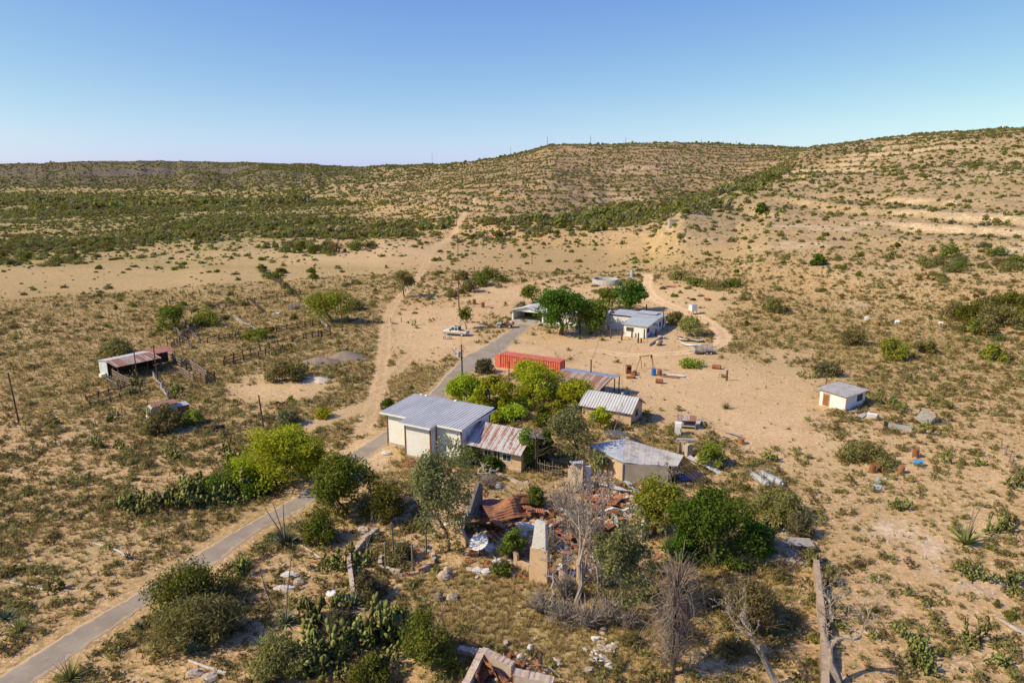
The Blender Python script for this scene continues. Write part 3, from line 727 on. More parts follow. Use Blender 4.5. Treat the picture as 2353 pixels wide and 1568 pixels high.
# dry grass and low herbs
TUFTS = [tuft_mesh('grass_tuft', 300 + i, [16, 22, 18][i], L_GRASS, .38, .035) for i in range(3)] + [tuft_mesh('grass_tuft', 310, 18, L_YUCCA, .4, .035)] + \
        [shrub_mesh('herb_tuft', 320 + i, 60, .10, [L_OLIVE, L_DRY][i], .5, 5, .5, (.2, .3), 2.5) for i in range(2)]
def grass_field():
    n = 600000
    # even cover near by, thinning with distance
    r = 24 * (260 / 24) ** (rng.random(n) ** .75); a = np.radians(rng.uniform(-56, 56, n)); x = np.sin(a) * r; y = np.cos(a) * r
    u, v = project(x, y, hz(x, y))
    gl = gfield(GOLD, x, y); ba = gfield(BARE, x, y); wh = gfield(WHITE, x, y)
    cl = fbm(x / 3.2, y / 3.2, 3, 400); cl2 = fbm(x / 14, y / 14, 2, 401)
    ru = (u > 985) & (u < 1490) & (v > 1105) & (v < 1300)
    den = .24 + .55 * sstep(.46, .62, cl) * (.4 + cl2) + .8 * gl
    den = np.where(ru, den * .15, den)
    den *= (1 - .97 * sstep(0, .7, ba)) * (1 - .9 * wh) * np.clip(r / 90, .35, 1)
    ok = (rng.random(n) < den * .42)
    ok &= path_dist(ROADC, x, y) > 2.6
    for px, hw, rut in TRACKS: ok &= path_dist(smooth_path(px, 4), x, y) > hw * (.9 + .4 * rng.random(n))
    x, y, gl = x[ok], y[ok], gl[ok]; k = len(x)
    idx = np.where(rng.random(k) < gl, rng.integers(0, 3, k), rng.choice([0, 1, 2, 0, 1, 2, 3, 4, 5], k))
    s = rng.uniform(.5, 1.35, k)[:, None] * np.ones((k, 3)) * (1 + .5 * np.clip(np.hypot(x, y) / 200, 0, 1))[:, None]
    print('grass', k)
    return np.stack([x, y, hz(x, y) - .02], 1), s, idx
instancer('dry_grass', *grass_field(), TUFTS)
# stones
M_STONE = mottled('limestone', (.44, .34, .24), (.58, .47, .34), 1.5, .95, .03)
STONES = [MB().blob((0, 0, .1), (.5, .4, .3), 40 + i, 6, 4, .3).mesh('stone', M_STONE) for i in range(3)]
def stone_field():
    n = 60000; r = 26 * (330 / 26) ** (rng.random(n) ** .7); a = np.radians(rng.uniform(-43, 43, n)); x = np.sin(a) * r; y = np.cos(a) * r
    cl = fbm(x / 9, y / 9, 3, 500); wh = gfield(WHITE, x, y)
    ok = (rng.random(n) < (.05 + .35 * sstep(.52, .66, cl) + .8 * wh) * .55) & (path_dist(ROADC, x, y) > 2.4)
    x, y = x[ok], y[ok]; k = len(x); s = (.07 + .3 * rng.random(k) ** 4) * (1 + np.hypot(x, y) / 160)
    return np.stack([x, y, hz(x, y)], 1), s[:, None] * np.ones((k, 3)), rng.integers(0, 3, k)
instancer('gravel', *stone_field(), STONES)
# ---------------------------------------------------------------- building materials
def striped_metal(name, c1, c2, rust, amt=(.45, .6), scale=(1.1, .12, .12), rough=.45, metal=.25, spec=.4):
    """sheet roofing: streaks of rust run down the slope (object y)"""
    if name in _M: return _M[name]
    m, nt, out = new_mat(name); co = objco(nt)
    f = noise(nt, mapped(nt, co, scale), 1.6, 4, .7)
    c = mixc(nt, ramp(nt, noise(nt, mapped(nt, co, (scale[0] * .6, scale[1] * 2, scale[2])), 1.3, 4, .7), .4, .6), c1, c2)
    st = ramp(nt, mth(nt, 'ADD', mth(nt, 'MULTIPLY', f, .7), mth(nt, 'MULTIPLY', noise(nt, co, 2.2, 5, .7), .3)), *amt)
    r = mixc(nt, noise(nt, co, 3, 4), rust, tuple(x * .55 for x in rust))
    c = mixc(nt, st, c, r)
    b = principled(nt, out, c, .6, metal * 0.0, None, spec)
    _M[name] = m; return m
M_SIDING = mottled('white_siding', (.76, .735, .67), (.82, .80, .74), .8, .6, .004, c3=(.50, .43, .33), t3=(.62, .8))
M_WHITE = mottled('white_paint', (.78, .76, .71), (.84, .82, .77), 1.2, .7, .006, c3=(.50, .42, .33), t3=(.6, .78))
M_PEACH = mottled('peach_stucco', (.62, .41, .235), (.68, .48, .30), .9, .9, .012, c3=(.42, .30, .20), t3=(.52, .72))
M_ADOBE = mottled('pale_adobe', (.50, .38, .27), (.60, .49, .38), .8, .95, .03, c3=(.36, .24, .15), t3=(.5, .7))
M_SHADEWALL = mottled('shaded_grey_plaster', (.34, .28, .22), (.42, .36, .29), .7, .9, .012, c3=(.24, .19, .14), t3=(.55, .75))  # grey tone carries the shade of the ruined house's right wall
M_PLASTER = mottled('broken_white_plaster', (.66, .63, .57), (.74, .71, .66), 1.5, .85, .01, c3=(.46, .32, .22), t3=(.52, .66))
M_WOOD = mottled('weathered_wood', (.20, .145, .10), (.30, .235, .175), 2.5, .9, .01, c3=(.11, .08, .055), t3=(.55, .7))
M_DARKWOOD = mottled('dark_wood', (.07, .045, .03), (.13, .085, .055), 2.5, .9, .01)
M_POLE = mottled('creosote_pole', (.085, .055, .035), (.15, .10, .065), 2, .9, .01)
M_GREYWOOD = mottled('silver_grey_wood', (.34, .30, .25), (.48, .43, .37), 2.5, .9, .01, c3=(.2, .16, .13), t3=(.55, .7))
M_RUSTSTEEL = mottled('rusted_steel', (.22, .085, .035), (.34, .15, .06), 1.6, .8, .006, c3=(.12, .05, .03), t3=(.55, .7))
M_RUSTORANGE = mottled('orange_rusted_sheet', (.35, .145, .06), (.43, .21, .105), 1.1, .8, .008, c3=(.24, .09, .04), t3=(.5, .68))
M_GALV = mottled('galvanised_sheet', (.38, .40, .41), (.50, .51, .51), 1.3, .5, .004, c3=(.34, .25, .18), t3=(.62, .78))
M_DARK = mottled('dark_interior', (.02, .018, .015), (.035, .03, .025), 1, .9, .002)
M_GLASS = mottled('dusty_glass', (.035, .045, .05), (.07, .085, .09), 1.5, .15, .0)
M_STONEWALL = mottled('laid_limestone', (.46, .36, .26), (.60, .50, .39), 2.6, .95, .04, c3=(.33, .24, .16), t3=(.5, .62))
M_BRICK = mottled('red_brick', (.44, .17, .10), (.52, .25, .16), 3, .9, .01, c3=(.36, .13, .08), t3=(.5, .65))
M_ROOFGREY = striped_metal('grey_ribbed_roof', (.42, .425, .415), (.49, .49, .475), (.46, .42, .37), (.62, .8))
M_ROOFRUST = striped_metal('rust_streaked_roof', (.42, .42, .41), (.50, .47, .44), (.36, .17, .10), (.50, .56), scale=(2.6, .10, .1))
M_ROOFRUSTB = striped_metal('mostly_rusty_roof', (.44, .38, .32), (.38, .29, .22), (.40, .18, .10), (.455, .52), scale=(1.1, .08, .1))
M_ROOFSILVER = striped_metal('pale_ribbed_roof', (.46, .45, .43), (.53, .52, .49), (.36, .28, .21), (.60, .75))
M_ROOFGREEN = striped_metal('faded_green_roof', (.40, .46, .43), (.46, .50, .47), (.42, .36, .30), (.58, .75))
M_ROOFBLUE = striped_metal('blue_grey_roof', (.24, .30, .37), (.28, .34, .41), (.32, .33, .34), (.66, .8))
M_FELT = mottled('torn_roof_felt', (.42, .395, .365), (.50, .475, .44), .5, .95, .02, c3=(.30, .25, .20), t3=(.5, .66))
M_RED = mottled('faded_red_paint', (.64, .145, .085), (.70, .19, .12), .7, .55, .002, c3=(.60, .24, .17), t3=(.58, .75))
M_CONC = mottled('grey_concrete', (.38, .34, .29), (.50, .45, .39), 1.0, .95, .01, c3=(.28, .24, .20), t3=(.5, .7))
def rib(n, h, duty=.22):
    def f(u, v):
        t = (u * n) % 1.0
        return h if t < duty else 0
    return f
def roof_sheet(mb, a, b, c, d, pitch=.45, h=.035, thick=.03, nv=1, sag=0.0):
    """ribbed sheet: a-b eave, d-c ridge"""
    L = (Vector(b) - Vector(a)).length; n = max(2, int(L / pitch)); nu = n * 5
    def f(u, v):
        k = (round(u * nu)) % 5
        return (h if k in (0, 1) else 0) - sag * math.sin(PI * u) * (1 + .4 * math.sin(7 * u)) * (1 - v)
    return mb.sheet(a, b, c, d, nu, nv, f, thick)
def lap_siding(mb, x0, x1, y, z0, z1, step=.22, lip=.025):
    """overlapping boards on a wall facing -y"""
    n = max(1, int((z1 - z0) / step)); h = (z1 - z0) / n
    for i in range(n):
        z = z0 + i * h
        mb.add([(x0, y - lip, z), (x1, y - lip, z), (x1, y - .004, z + h), (x0, y - .004, z + h), (x0, y, z), (x1, y, z)], [(0, 1, 2, 3), (0, 4, 5, 1)])
    return mb
def window(parent, x, z, w, h, y, face='-y', label=None, frame=M_WHITE):
    """a window set in a wall facing -y (or +x): frame with a pane behind it"""
    f = MB(); t = .07
    def bx(x0, x1, z0, z1, d):
        if face == '-y': f.b2(x0, x1, y - d, y + .02, z0, z1)
        else: f.b2(y - .02, y + d, x0, x1, z0, z1)
    bx(x - w / 2 - t, x + w / 2 + t, z + h / 2, z + h / 2 + t, .05); bx(x - w / 2 - t, x + w / 2 + t, z - h / 2 - t, z - h / 2, .08)
    bx(x - w / 2 - t, x - w / 2, z - h / 2, z + h / 2, .05); bx(x + w / 2, x + w / 2 + t, z - h / 2, z + h / 2, .05); bx(x - .02, x + .02, z - h / 2, z + h / 2, .045)
    o = f.build('window', frame, parent)
    p = MB()
    if face == '-y': p.b2(x - w / 2, x + w / 2, y - .03, y + .01, z - h / 2, z + h / 2)
    else: p.b2(y - .01, y + .03, x - w / 2, x + w / 2, z - h / 2, z + h / 2)
    p.build('pane', M_GLASS, o); return o
def place(u=None, v=None, xy=None, dz=0.0):
    p = G(u, v) if xy is None else ground_at(*xy)
    return (p[0], p[1], p[2] + dz)
DEG = math.radians
# ---------------------------------------------------------------- tall white storehouse beside the road
t = thing('storehouse', 'tall white sided storehouse with a flat grey ribbed roof beside the road', 'storehouse', place(xy=(-15.97, 82.28)), DEG(-28))
core = MB(); fr = -.45
core.b2(0, 4.12, .02, 6.4, 0, 4.62); core.b2(4.12, 7.8, -1.73, 6.4, 0, 4.56); core.b2(7.8, 11.4, fr + .02, 6.4, 0, 4.6)
core.build('wall', M_SIDING, t)
sd = MB(); lap_siding(sd, .02, 4.1, .02, .55, 4.5); lap_siding(sd, 4.14, 7.78, -1.73, .35, 4.45); lap_siding(sd, 7.82, 11.38, fr + .02, .4, 4.45)
for i in range(20):     # the return wall and the right wall, boards seen end on to +x
    z = .4 + i * .2
    sd.add([(7.825, -1.7, z), (7.825, fr, z), (7.803, fr, z + .2), (7.803, -1.7, z + .2)], [(0, 1, 2, 3)])
    sd.add([(11.425, fr, z), (11.425, 6.4, z), (11.403, 6.4, z + .2), (11.403, fr, z + .2)], [(0, 1, 2, 3)])
sd.build('siding', M_SIDING, t)
for x, y in ((-.02, -.02), (4.1, -1.76), (7.84, -1.76), (7.86, fr - .02), (11.42, fr - .02), (11.42, 6.4)):
    MB().b2(x - .07, x + .07, y - .07, y + .07, 0, 4.58).build('corner_post', M_RUSTSTEEL, t)
b = MB(); b.b2(.1, 4.08, -.10, .02, 0, .5); b.b2(4.2, 7.75, -1.86, -1.73, 0, .3); b.b2(7.9, 11.4, fr - .09, fr, 0, .38); b.build('stone_footing', M_STONEWALL, t)
rf = MB(); zb, zf = 4.98, 4.66
def zr(y): return zf + (zb - zf) * (y + .6) / 7.5
for x0, x1, y0 in ((-.6, 3.62, -.62), (3.62, 8.3, -2.36), (8.3, 11.95, -1.06)):
    roof_sheet(rf, (x0, y0, zr(y0)), (x1, y0, zr(y0)), (x1, 6.95, zb), (x0, 6.95, zb), .42, .065)
rf.build('roof', M_ROOFGREY, t)
fa = MB()
for x0, x1, y0 in ((-.6, 3.62, -.64), (3.62, 8.3, -2.38), (8.3, 11.95, -1.08)): fa.b2(x0, x1, y0 - .03, y0, zr(y0) - .22, zr(y0) + .02)
fa.b2(3.59, 3.62, -2.36, -.64, zr(-1.5) - .2, zr(-1.5) + .02); fa.b2(8.3, 8.33, -2.36, -1.08, zr(-1.5) - .2, zr(-1.5) + .02); fa.b2(11.95, 11.98, -1.06, 6.95, 4.5, 4.72); fa.b2(-.63, -.6, -.6, 6.95, 4.5, 4.72)
fa.build('fascia', M_WHITE, t)
sf = MB(); sf.b2(-.58, 3.6, -.6, 6.9, 4.575, 4.6); sf.b2(3.62, 8.28, -2.34, -.02, 4.47, 4.5); sf.b2(8.3, 11.93, -1.04, 6.9, 4.573, 4.597); sf.build('soffit', M_SIDING, t)
for x in (.6, 1.4, 6.1): MB().blob((x, 6.75, 5.08), (.22, .18, .13), int(x * 9), 6, 4).build('vent_cap', M_WHITE, t)
STORE = t
# ---------------------------------------------------------------- rusty roofed cottage joined to its right
t = thing('cottage', 'peach stucco cottage with a rust streaked metal roof, joined to the white storehouse', 'cottage', place(xy=(-15.97, 82.28)), DEG(-28))
w_ = MB(); w_.b2(11.5, 18.9, .75, 6.6, 0, 2.35); w_.extrude_yz([(.75, 2.35), (6.6, 2.35), (3.6, 3.95)], 18.6, 18.9); w_.build('wall', M_PEACH, t)
MB().b2(11.6, 18.95, .55, .72, 0, .3).build('plinth', M_STONEWALL, t)
r_ = MB(); roof_sheet(r_, (11.45, -.15, 2.45), (19.3, -.15, 2.45), (19.3, 3.55, 4.2), (11.45, 3.55, 4.2), .26, .022); r_.build('front_roof', M_ROOFRUST, t)
r_ = MB(); roof_sheet(r_, (19.3, 7.2, 2.45), (11.45, 7.2, 2.45), (11.45, 3.57, 4.2), (19.3, 3.57, 4.2), .26, .022); r_.build('rear_roof', M_ROOFRUST, t)
window(t, 17.0, 1.45, 1.1, .8, .75); window(t, 14.4, 1.45, .9, .9, .75)
d_ = MB(); d_.b2(15.3, 16.0, .70, .76, 0, 2.05); d_.build('door', M_DARKWOOD, t)
MB().b2(15.7, 15.82, .6, .7, 0, 2.3).build('porch_post', M_GREYWOOD, t)
# ---------------------------------------------------------------- small stucco house, pale gable roof
t = thing('outbuilding', 'small peach stucco house with a pale grey gable roof of ribbed metal', 'house', place(xy=(16.46, 89.0)), DEG(-29))
w_ = MB(); w_.b2(-7.3, 0, 0, 4.8, -.1, 2.1); w_.extrude_yz([(0, 2.1), (4.8, 2.1), (2.4, 3.45)], -7.3, 0); w_.build('wall', M_PEACH, t)
r_ = MB(); roof_sheet(r_, (-7.7, -.5, 2.02), (.3, -.5, 2.02), (.3, 2.4, 3.62), (-7.7, 2.4, 3.62), .42, .08); r_.build('front_roof', M_ROOFSILVER, t)
r_ = MB(); roof_sheet(r_, (.3, 5.3, 2.02), (-7.7, 5.3, 2.02), (-7.7, 2.42, 3.62), (.3, 2.42, 3.62), .42, .08); r_.build('rear_roof', M_ROOFSILVER, t)
window(t, -4.6, 1.2, .8, .8, 0); window(t, 2.4, 1.4, .9, .8, 0, '+x', frame=M_DARKWOOD)
b = MB(); b.bar((.33, -.5, 1.98), (.33, 2.4, 3.58), .04, .16); b.bar((.33, 5.3, 1.98), (.33, 2.4, 3.58), .04, .16); b.build('barge_board', M_GREYWOOD, t)
MB().lathe([(0, .0), (.18, .02), (.2, .3), (.1, .36), (0, .38)], 12, (-2.2, 2.45, 3.62)).build('roof_vent', M_GALV, t)
# ---------------------------------------------------------------- open sided shed behind
t = thing('open_shed', 'open sided shed with a half rusty, half blue grey metal roof behind the lime trees', 'shed', place(xy=(8.0, 107.4)), DEG(-30))
r_ = MB(); roof_sheet(r_, (0, -6.2, 2.3), (9.0, -6.2, 2.3), (9.0, 0, 3.2), (0, 0, 3.2), .3, .02); r_.build('front_roof', M_ROOFRUSTB, t)
r_ = MB(); roof_sheet(r_, (9.6, 2.6, 2.9), (0, 2.6, 2.9), (0, .02, 3.24), (9.6, .02, 3.24), .6, .02); r_.build('rear_roof', M_ROOFBLUE, t)
for x, y, h in ((.2, -6, 2.25), (3, -6, 2.25), (6, -6, 2.25), (8.8, -6, 2.25), (.2, 2.4, 2.85), (4.6, 2.4, 2.85), (9.3, 2.4, 2.85), (9.3, .4, 3.0), (.2, -1, 3)):
    MB().tube([(x, y, -.2), (x, y, h)], .09, 6).build('post', M_POLE, t)
MB().b2(.1, .25, -5.8, 2.2, 0, 2.2).build('side_wall', M_GALV, t); MB().b2(.25, 7.0, 1.9, 2.05, 0, 2.2).build('rear_wall', M_GREYWOOD, t)
bm_ = MB(); bm_.bar((0, -6, 2.2), (9, -6, 2.2), .1, .15); bm_.bar((9.0, -6.2, 2.2), (9.0, 0, 3.1), .08, .18); bm_.bar((0, 0, 3.1), (9.3, 0, 3.1), .1, .16); bm_.build('beam', M_RUSTSTEEL, t)
# ---------------------------------------------------------------- red shipping container
t = thing('shipping_container', 'faded red shipping container with its left door standing open', 'container', place(xy=(-2.32, 121.66)), DEG(-28))
def corr(mb, a, b, z0, z1, n, depth, nx, ny):
    """corrugated wall from a to b (xy), pushed along nx,ny"""
    pts = []
    for i in range(n):
        for k, dpt in ((0, 0), (.25, 0), (.5, 1), (.75, 1)):
            s = (i + k) / n; pts.append((a[0] + (b[0] - a[0]) * s + nx * depth * dpt, a[1] + (b[1] - a[1]) * s + ny * depth * dpt))
    pts.append(b); m_ = len(pts)
    mb.add([(x, y, z0) for x, y in pts] + [(x, y, z1) for x, y in pts], [(i, i + 1, m_ + i + 1, m_ + i) for i in range(m_ - 1)])
L, W2, Hc = 12.19, 2.44, 2.59
s_ = MB(); corr(s_, (.1, .06), (L - .1, .06), .15, Hc - .08, 26, .10, 0, 1); corr(s_, (L - .1, W2 - .06), (.1, W2 - .06), .15, Hc - .08, 26, .10, 0, -1); corr(s_, (L - .06, .1), (L - .06, W2 - .1), .15, Hc - .08, 6, .08, -1, 0)
s_.build('side_panel', M_RED, t)
r_ = MB(); r_.sheet((.05, .05, Hc - .03), (L - .05, .05, Hc - .03), (L - .05, W2 - .05, Hc - .03), (.05, W2 - .05, Hc - .03), 160, 1, lambda u, v: .025 if round(u * 160) % 4 in (0, 1) else 0); r_.build('roof', M_RED, t)
f_ = MB()
for x in (0, L - .14):
    for y in (0, W2 - .14): f_.b2(x, x + .14, y, y + .14, 0, Hc)
for y in (0, W2 - .1):
    f_.b2(.14, L - .14, y, y + .1, .002, .16); f_.b2(.14, L - .14, y, y + .1, Hc - .1, Hc - .002)
for x in (0, L - .12):
    f_.b2(x, x + .12, .14, W2 - .14, .004, .16); f_.b2(x, x + .12, .14, W2 - .14, Hc - .1, Hc - .004)
f_.build('frame', M_RED, t)
MB().b2(.1, L - .1, .1, W2 - .1, .1, .14).build('floor_deck', M_WOOD, t)
for (x0, y0), ang in (((-.02, -.02), DEG(165)), ((-.05, W2 + .02), DEG(100))):
    d_ = MB(); corr(d_, (0, 0), (1.18, 0), .12, Hc - .1, 4, .04, 0, 1); d_.b2(0, 1.18, -.03, .0, Hc - .14, Hc - .08); d_.b2(0, 1.18, -.03, .0, .1, .16)
    o = d_.build('door', M_RED, t); o.location = (x0, y0, 0); o.rotation_euler = (0, 0, ang)
    k = MB(); [k.cyl((x, -.06, .15), .02, Hc - .3, 6) for x in (.35, .8)]; k.build('lock_rod', M_GALV, o)
for i in range(5):
    p_ = MB(); p_.b2(1.1 + .3 * (i % 2), 1.22 + .3 * (i % 2), .03, .045, .7 + .32 * i, .84 + .32 * i)
    p_.build('faded_mark', M_RUSTSTEEL, t)
# ---------------------------------------------------------------- white shed with red trim
t = thing('white_shed', 'small white block shed with pink corner trim, standing alone in the scrub', 'shed', place(xy=(49.4, 95.6)), DEG(36))
w_ = MB(); w_.prism([(0, 0), (5.6, 0), (5.6, 4.2), (0, 4.2)], -.1, 2.3); w_.build('wall', M_WHITE, t)
M_PINK = mottled('pink_trim', (.60, .26, .22), (.66, .34, .29), 2, .7, .002)
for q in ((-.03, .07, -.03, .07), (5.54, 5.63, -.03, .06), (-.03, .05, 4.1, 4.23)): MB().b2(*q, 0, 2.28).build('corner_trim', M_PINK, t)
r_ = MB(); r_.sheet((-.45, -.35, 2.42), (6.0, -.35, 2.36), (6.0, 4.6, 2.5), (-.45, 4.6, 2.62), 24, 6, lambda u, v: .02 * math.sin(9 * u + 4 * v), .06); r_.build('roof', M_FELT, t)
d_ = MB(); d_.b2(-.05, .01, 2.6, 3.5, .05, 1.95); dd = d_.build('door', mottled('orange_wood_door', (.36, .16, .06), (.44, .22, .09), 3, .7, .004), t)
k = MB(); [k.b2(-.07, -.05, 2.66, 3.44, .3 + i * .3, .42 + i * .3) for i in range(5)]; k.build('slat', M_DARKWOOD, dd)
fr_ = MB(); fr_.b2(-.06, .01, 2.5, 2.6, .05, 2.05); fr_.b2(-.06, .01, 3.5, 3.6, .05, 2.05); fr_.b2(-.06, .01, 2.6, 3.5, 1.95, 2.05); fr_.build('door_frame', M_PINK, dd)
window(t, 3.9, 1.45, 1.4, .85, 0, frame=M_DARKWOOD)
# ---------------------------------------------------------------- ranch house with carport
t = thing('ranch_house', 'long white ranch house with grey metal roofs, a carport and shade trees in front', 'house', place(xy=(25.74, 152.83), dz=.05), DEG(-30))
w_ = MB(); w_.b2(0, 5.4, 0, 6.4, -.4, 2.75); w_.b2(-6.2, 5.4, 6.4, 14, -.4, 3.0); w_.b2(-22.4, -6.25, 3.4, 10.5, -.4, 2.8); w_.extrude_yz([(3.4, 2.8), (10.5, 2.8), (7, 4.2)], -6.5, -6.25)
w_.build('wall', M_WHITE, t)
r_ = MB(); roof_sheet(r_, (-.4, -.45, 2.85), (5.9, -.45, 2.75), (5.9, 6.6, 3.25), (-.4, 6.6, 3.35), .4, .03); r_.build('annex_roof', M_ROOFGREEN, t)
r_ = MB(); roof_sheet(r_, (-6.4, 6.0, 3.5), (5.9, 6.65, 3.28), (5.9, 14.4, 3.1), (-6.4, 14.4, 3.3), .4, .03); r_.b2(-1, 4, 11, 14.6, 3.42, 3.5); r_.build('rear_roof', M_ROOFGREY, t)
r_ = MB(); roof_sheet(r_, (-23.0, 2.4, 2.75), (-6.0, 2.4, 2.75), (-6.0, 7, 4.3), (-23.0, 7, 4.3), .4, .03); roof_sheet(r_, (-6.0, 11.2, 2.75), (-23.0, 11.2, 2.75), (-23.0, 7.02, 4.3), (-6.0, 7.02, 4.3), .4, .03)
r_.build('main_roof', M_ROOFSILVER, t)
cp = MB(); cp.b2(-31.5, -31.2, 3.2, 9.8, -.4, 2.5); cp.b2(-31.5, -22.5, 9.6, 9.9, -.4, 2.5); cp.b2(-22.9, -22.5, 3.2, 9.8, -.4, 2.5); cp.extrude_xz([(-31.6, 2.4), (-22.4, 2.4), (-27, 3.5)], 3.2, 3.4); cp.build('carport_wall', M_WHITE, t)
r_ = MB(); roof_sheet(r_, (-32.2, 10.4, 2.38), (-32.2, 2.6, 2.38), (-27, 2.6, 3.68), (-27, 10.4, 3.68), .4, .03); roof_sheet(r_, (-21.8, 2.6, 2.38), (-21.8, 10.4, 2.38), (-27, 10.4, 3.7), (-27, 2.6, 3.7), .4, .03); r_.build('carport_roof', M_ROOFSILVER, t)
MB().b2(-31.2, -22.6, .6, 9.6, -.3, .05).build('carport_slab', M_CONC, t)
b = MB(); b.b2(-31.1, -22.9, 9.3, 9.58, .06, 2.3); b.build('carport_rear', M_DARKWOOD, t)
window(t, 1.5, 1.7, 1.7, .8, 0, frame=M_CONC); window(t, 1.2, 1.6, 1.5, .9, 5.4, '+x', frame=M_DARKWOOD); window(t, 9.8, 1.5, 1.0, 1.0, 5.4, '+x', frame=M_DARKWOOD); window(t, 12.4, 1.6, .9, 1.0, 5.4, '+x', frame=M_DARKWOOD)
for x in (-19, -15, -11): window(t, x, 1.5, 1.3, 1.0, 3.4)
MB().b2(-13.2, -12.3, 3.3, 3.41, -.3, 2.0).build('front_door', M_DARKWOOD, t)
MB().b2(5.38, 5.44, 4.6, 5.5, -.3, 1.9).build('side_door', M_WHITE, t)
a_ = MB(); a_.sheet((5.45, 4.2, 2.45), (5.45, 5.9, 2.45), (6.5, 5.9, 2.05), (6.5, 4.2, 2.05), 2, 1, None, .04); a_.build('awning', M_ROOFGREEN, t)
for x in (-20, -17, -14, -11, -8): MB().b2(x - .07, x + .07, 2.5, 2.64, -.3, 2.7).build('porch_post', M_WHITE, t)
rl = MB(); rl.b2(-14, -8, 2.54, 2.6, .75, .83); rl.b2(-14, -8, 2.54, 2.6, .35, .41); rl.build('porch_rail', M_WHITE, t)
MB().b2(-22.4, -6.3, 2.3, 3.4, -.4, 0).build('porch_floor', M_CONC, t)
MB().tube([(3.2, 2.2, 3.0), (3.2, 2.2, 3.5), (3.5, 2.2, 3.55)], .06, 6).build('roof_vent', M_GALV, t)
# ---------------------------------------------------------------- barn on the left
t = thing('barn', 'low tin barn with patchwork rusty roof beside the corrals', 'barn', place(xy=(-69.3, 114.6)), DEG(56))
w_ = MB(); w_.b2(0, .12, 3.3, 6.2, -.2, 2.7); w_.extrude_yz([(3.3, 2.7), (6.2, 2.7), (3.35, 3.05)], 0, .12); w_.build('end_wall', mottled('blue_white_tin', (.52, .58, .58), (.62, .66, .64), 1, .6, .004, c3=(.42, .34, .27), t3=(.55, .75)), t)
w_ = MB(); w_.b2(.12, 12.6, 6.05, 6.2, -.2, 2.7); w_.b2(7.9, 8.0, 3, 6, -.2, 2.6); w_.build('rear_wall', M_DARKWOOD, t)
r_ = MB(); roof_sheet(r_, (-.2, -.4, 2.55), (7.9, -.4, 2.5), (7.9, 3.2, 3.15), (-.2, 3.2, 3.15), .7, .025); r_.build('front_roof', M_ROOFRUSTB, t)
r_ = MB(); roof_sheet(r_, (8.0, 6.5, 2.75), (-.2, 6.5, 2.75), (-.2, 3.22, 3.17), (8.0, 3.22, 3.17), .7, .025); r_.build('rear_roof', M_ROOFSILVER, t)
r_ = MB(); roof_sheet(r_, (6.9, 3.6, 2.45), (13.0, 3.6, 2.4), (13.0, 6.8, 2.8), (6.9, 6.8, 2.85), .7, .025); r_.build('lean_to_roof', striped_metal('red_rust_roof', (.40, .17, .10), (.34, .13, .07), (.46, .34, .27), (.56, .62), scale=(.9, .1, .1)), t)
for x, y in ((.1, -.2), (2.7, -.2), (5.3, -.2), (7.8, -.2), (10, 3.8), (12.8, 3.8), (12.8, 6.4)): MB().tube([(x, y, -.2), (x, y, 2.45)], .08, 6).build('post', M_POLE, t)
bk = MB(); bk.b2(-.75, -.05, 4.2, 5.1, .05, .6); bk.build('feed_box', M_WHITE, t)
# ---------------------------------------------------------------- round stone water tank
t = thing('water_tank', 'round open concrete water tank with low walls up the slope behind the house', 'water tank', place(xy=(31.8, 228.8), dz=-.1))
MB().lathe([(4.05, .1), (4.05, 2.05), (4.5, 2.05), (4.6, -.4)], 56).build('tank_wall', mottled('tank_concrete', (.42, .385, .34), (.52, .48, .42), 1.2, .95, .02, c3=(.34, .29, .24), t3=(.45, .65)), t, True)
MB().lathe([(0, .35), (4.05, .35)], 40).build('tank_floor', mottled('dry_mud', (.20, .155, .11), (.27, .21, .15), 1, .95, .01), t)
# ---------------------------------------------------------------- ruins
def PZ(u, v, z):
    """point at height z above the flat that the photo shows at u, v"""
    x, y, zz = ray(u, v); t = (z - CAMZ) / zz
    return Vector((x * t, y * t, z))
def slab_wall(mb, p, q, prof, th=.35, z0=-.15):
    """upright broken wall from p to q; prof = [(s, z)...] along the top, s in 0..1"""
    p, q = Vector((p[0], p[1], 0)), Vector((q[0], q[1], 0)); d = q - p; L = d.length; d.normalize(); n = Vector((-d.y, d.x, 0)) * th / 2
    bz = min(float(hz(p.x, p.y)), float(hz(q.x, q.y))) + z0
    poly = [(0, bz)] + [(s * L, bz - z0 + z) for s, z in prof] + [(L, bz)]
    m_ = len(poly); vs = [p + d * s + n + Vector((0, 0, z)) for s, z in poly] + [p + d * s - n + Vector((0, 0, z)) for s, z in poly]
    fs = [(0, i, i + 1) for i in range(1, m_ - 1)]; fs += [tuple(k + m_ for k in reversed(f)) for f in fs]
    fs += [(i, m_ + i, m_ + (i + 1) % m_, (i + 1) % m_) for i in range(m_)]
    return mb.add(vs, fs)
def rag(n, h0, h1, seed, amp=.15):
    n *= 3; return [(i / n, max(.1, h0 + (h1 - h0) * i / n + amp * 3.2 * (float(fbm(np.array(i * .33), np.array(1.5), 3, seed)) - .5))) for i in range(n + 1)]
def local(root, mb):
    """move world-built geometry into the thing's own frame"""
    x, y, z = root.location; mb.v = [(a - x, b - y, c - z) for a, b, c in mb.v]; return mb
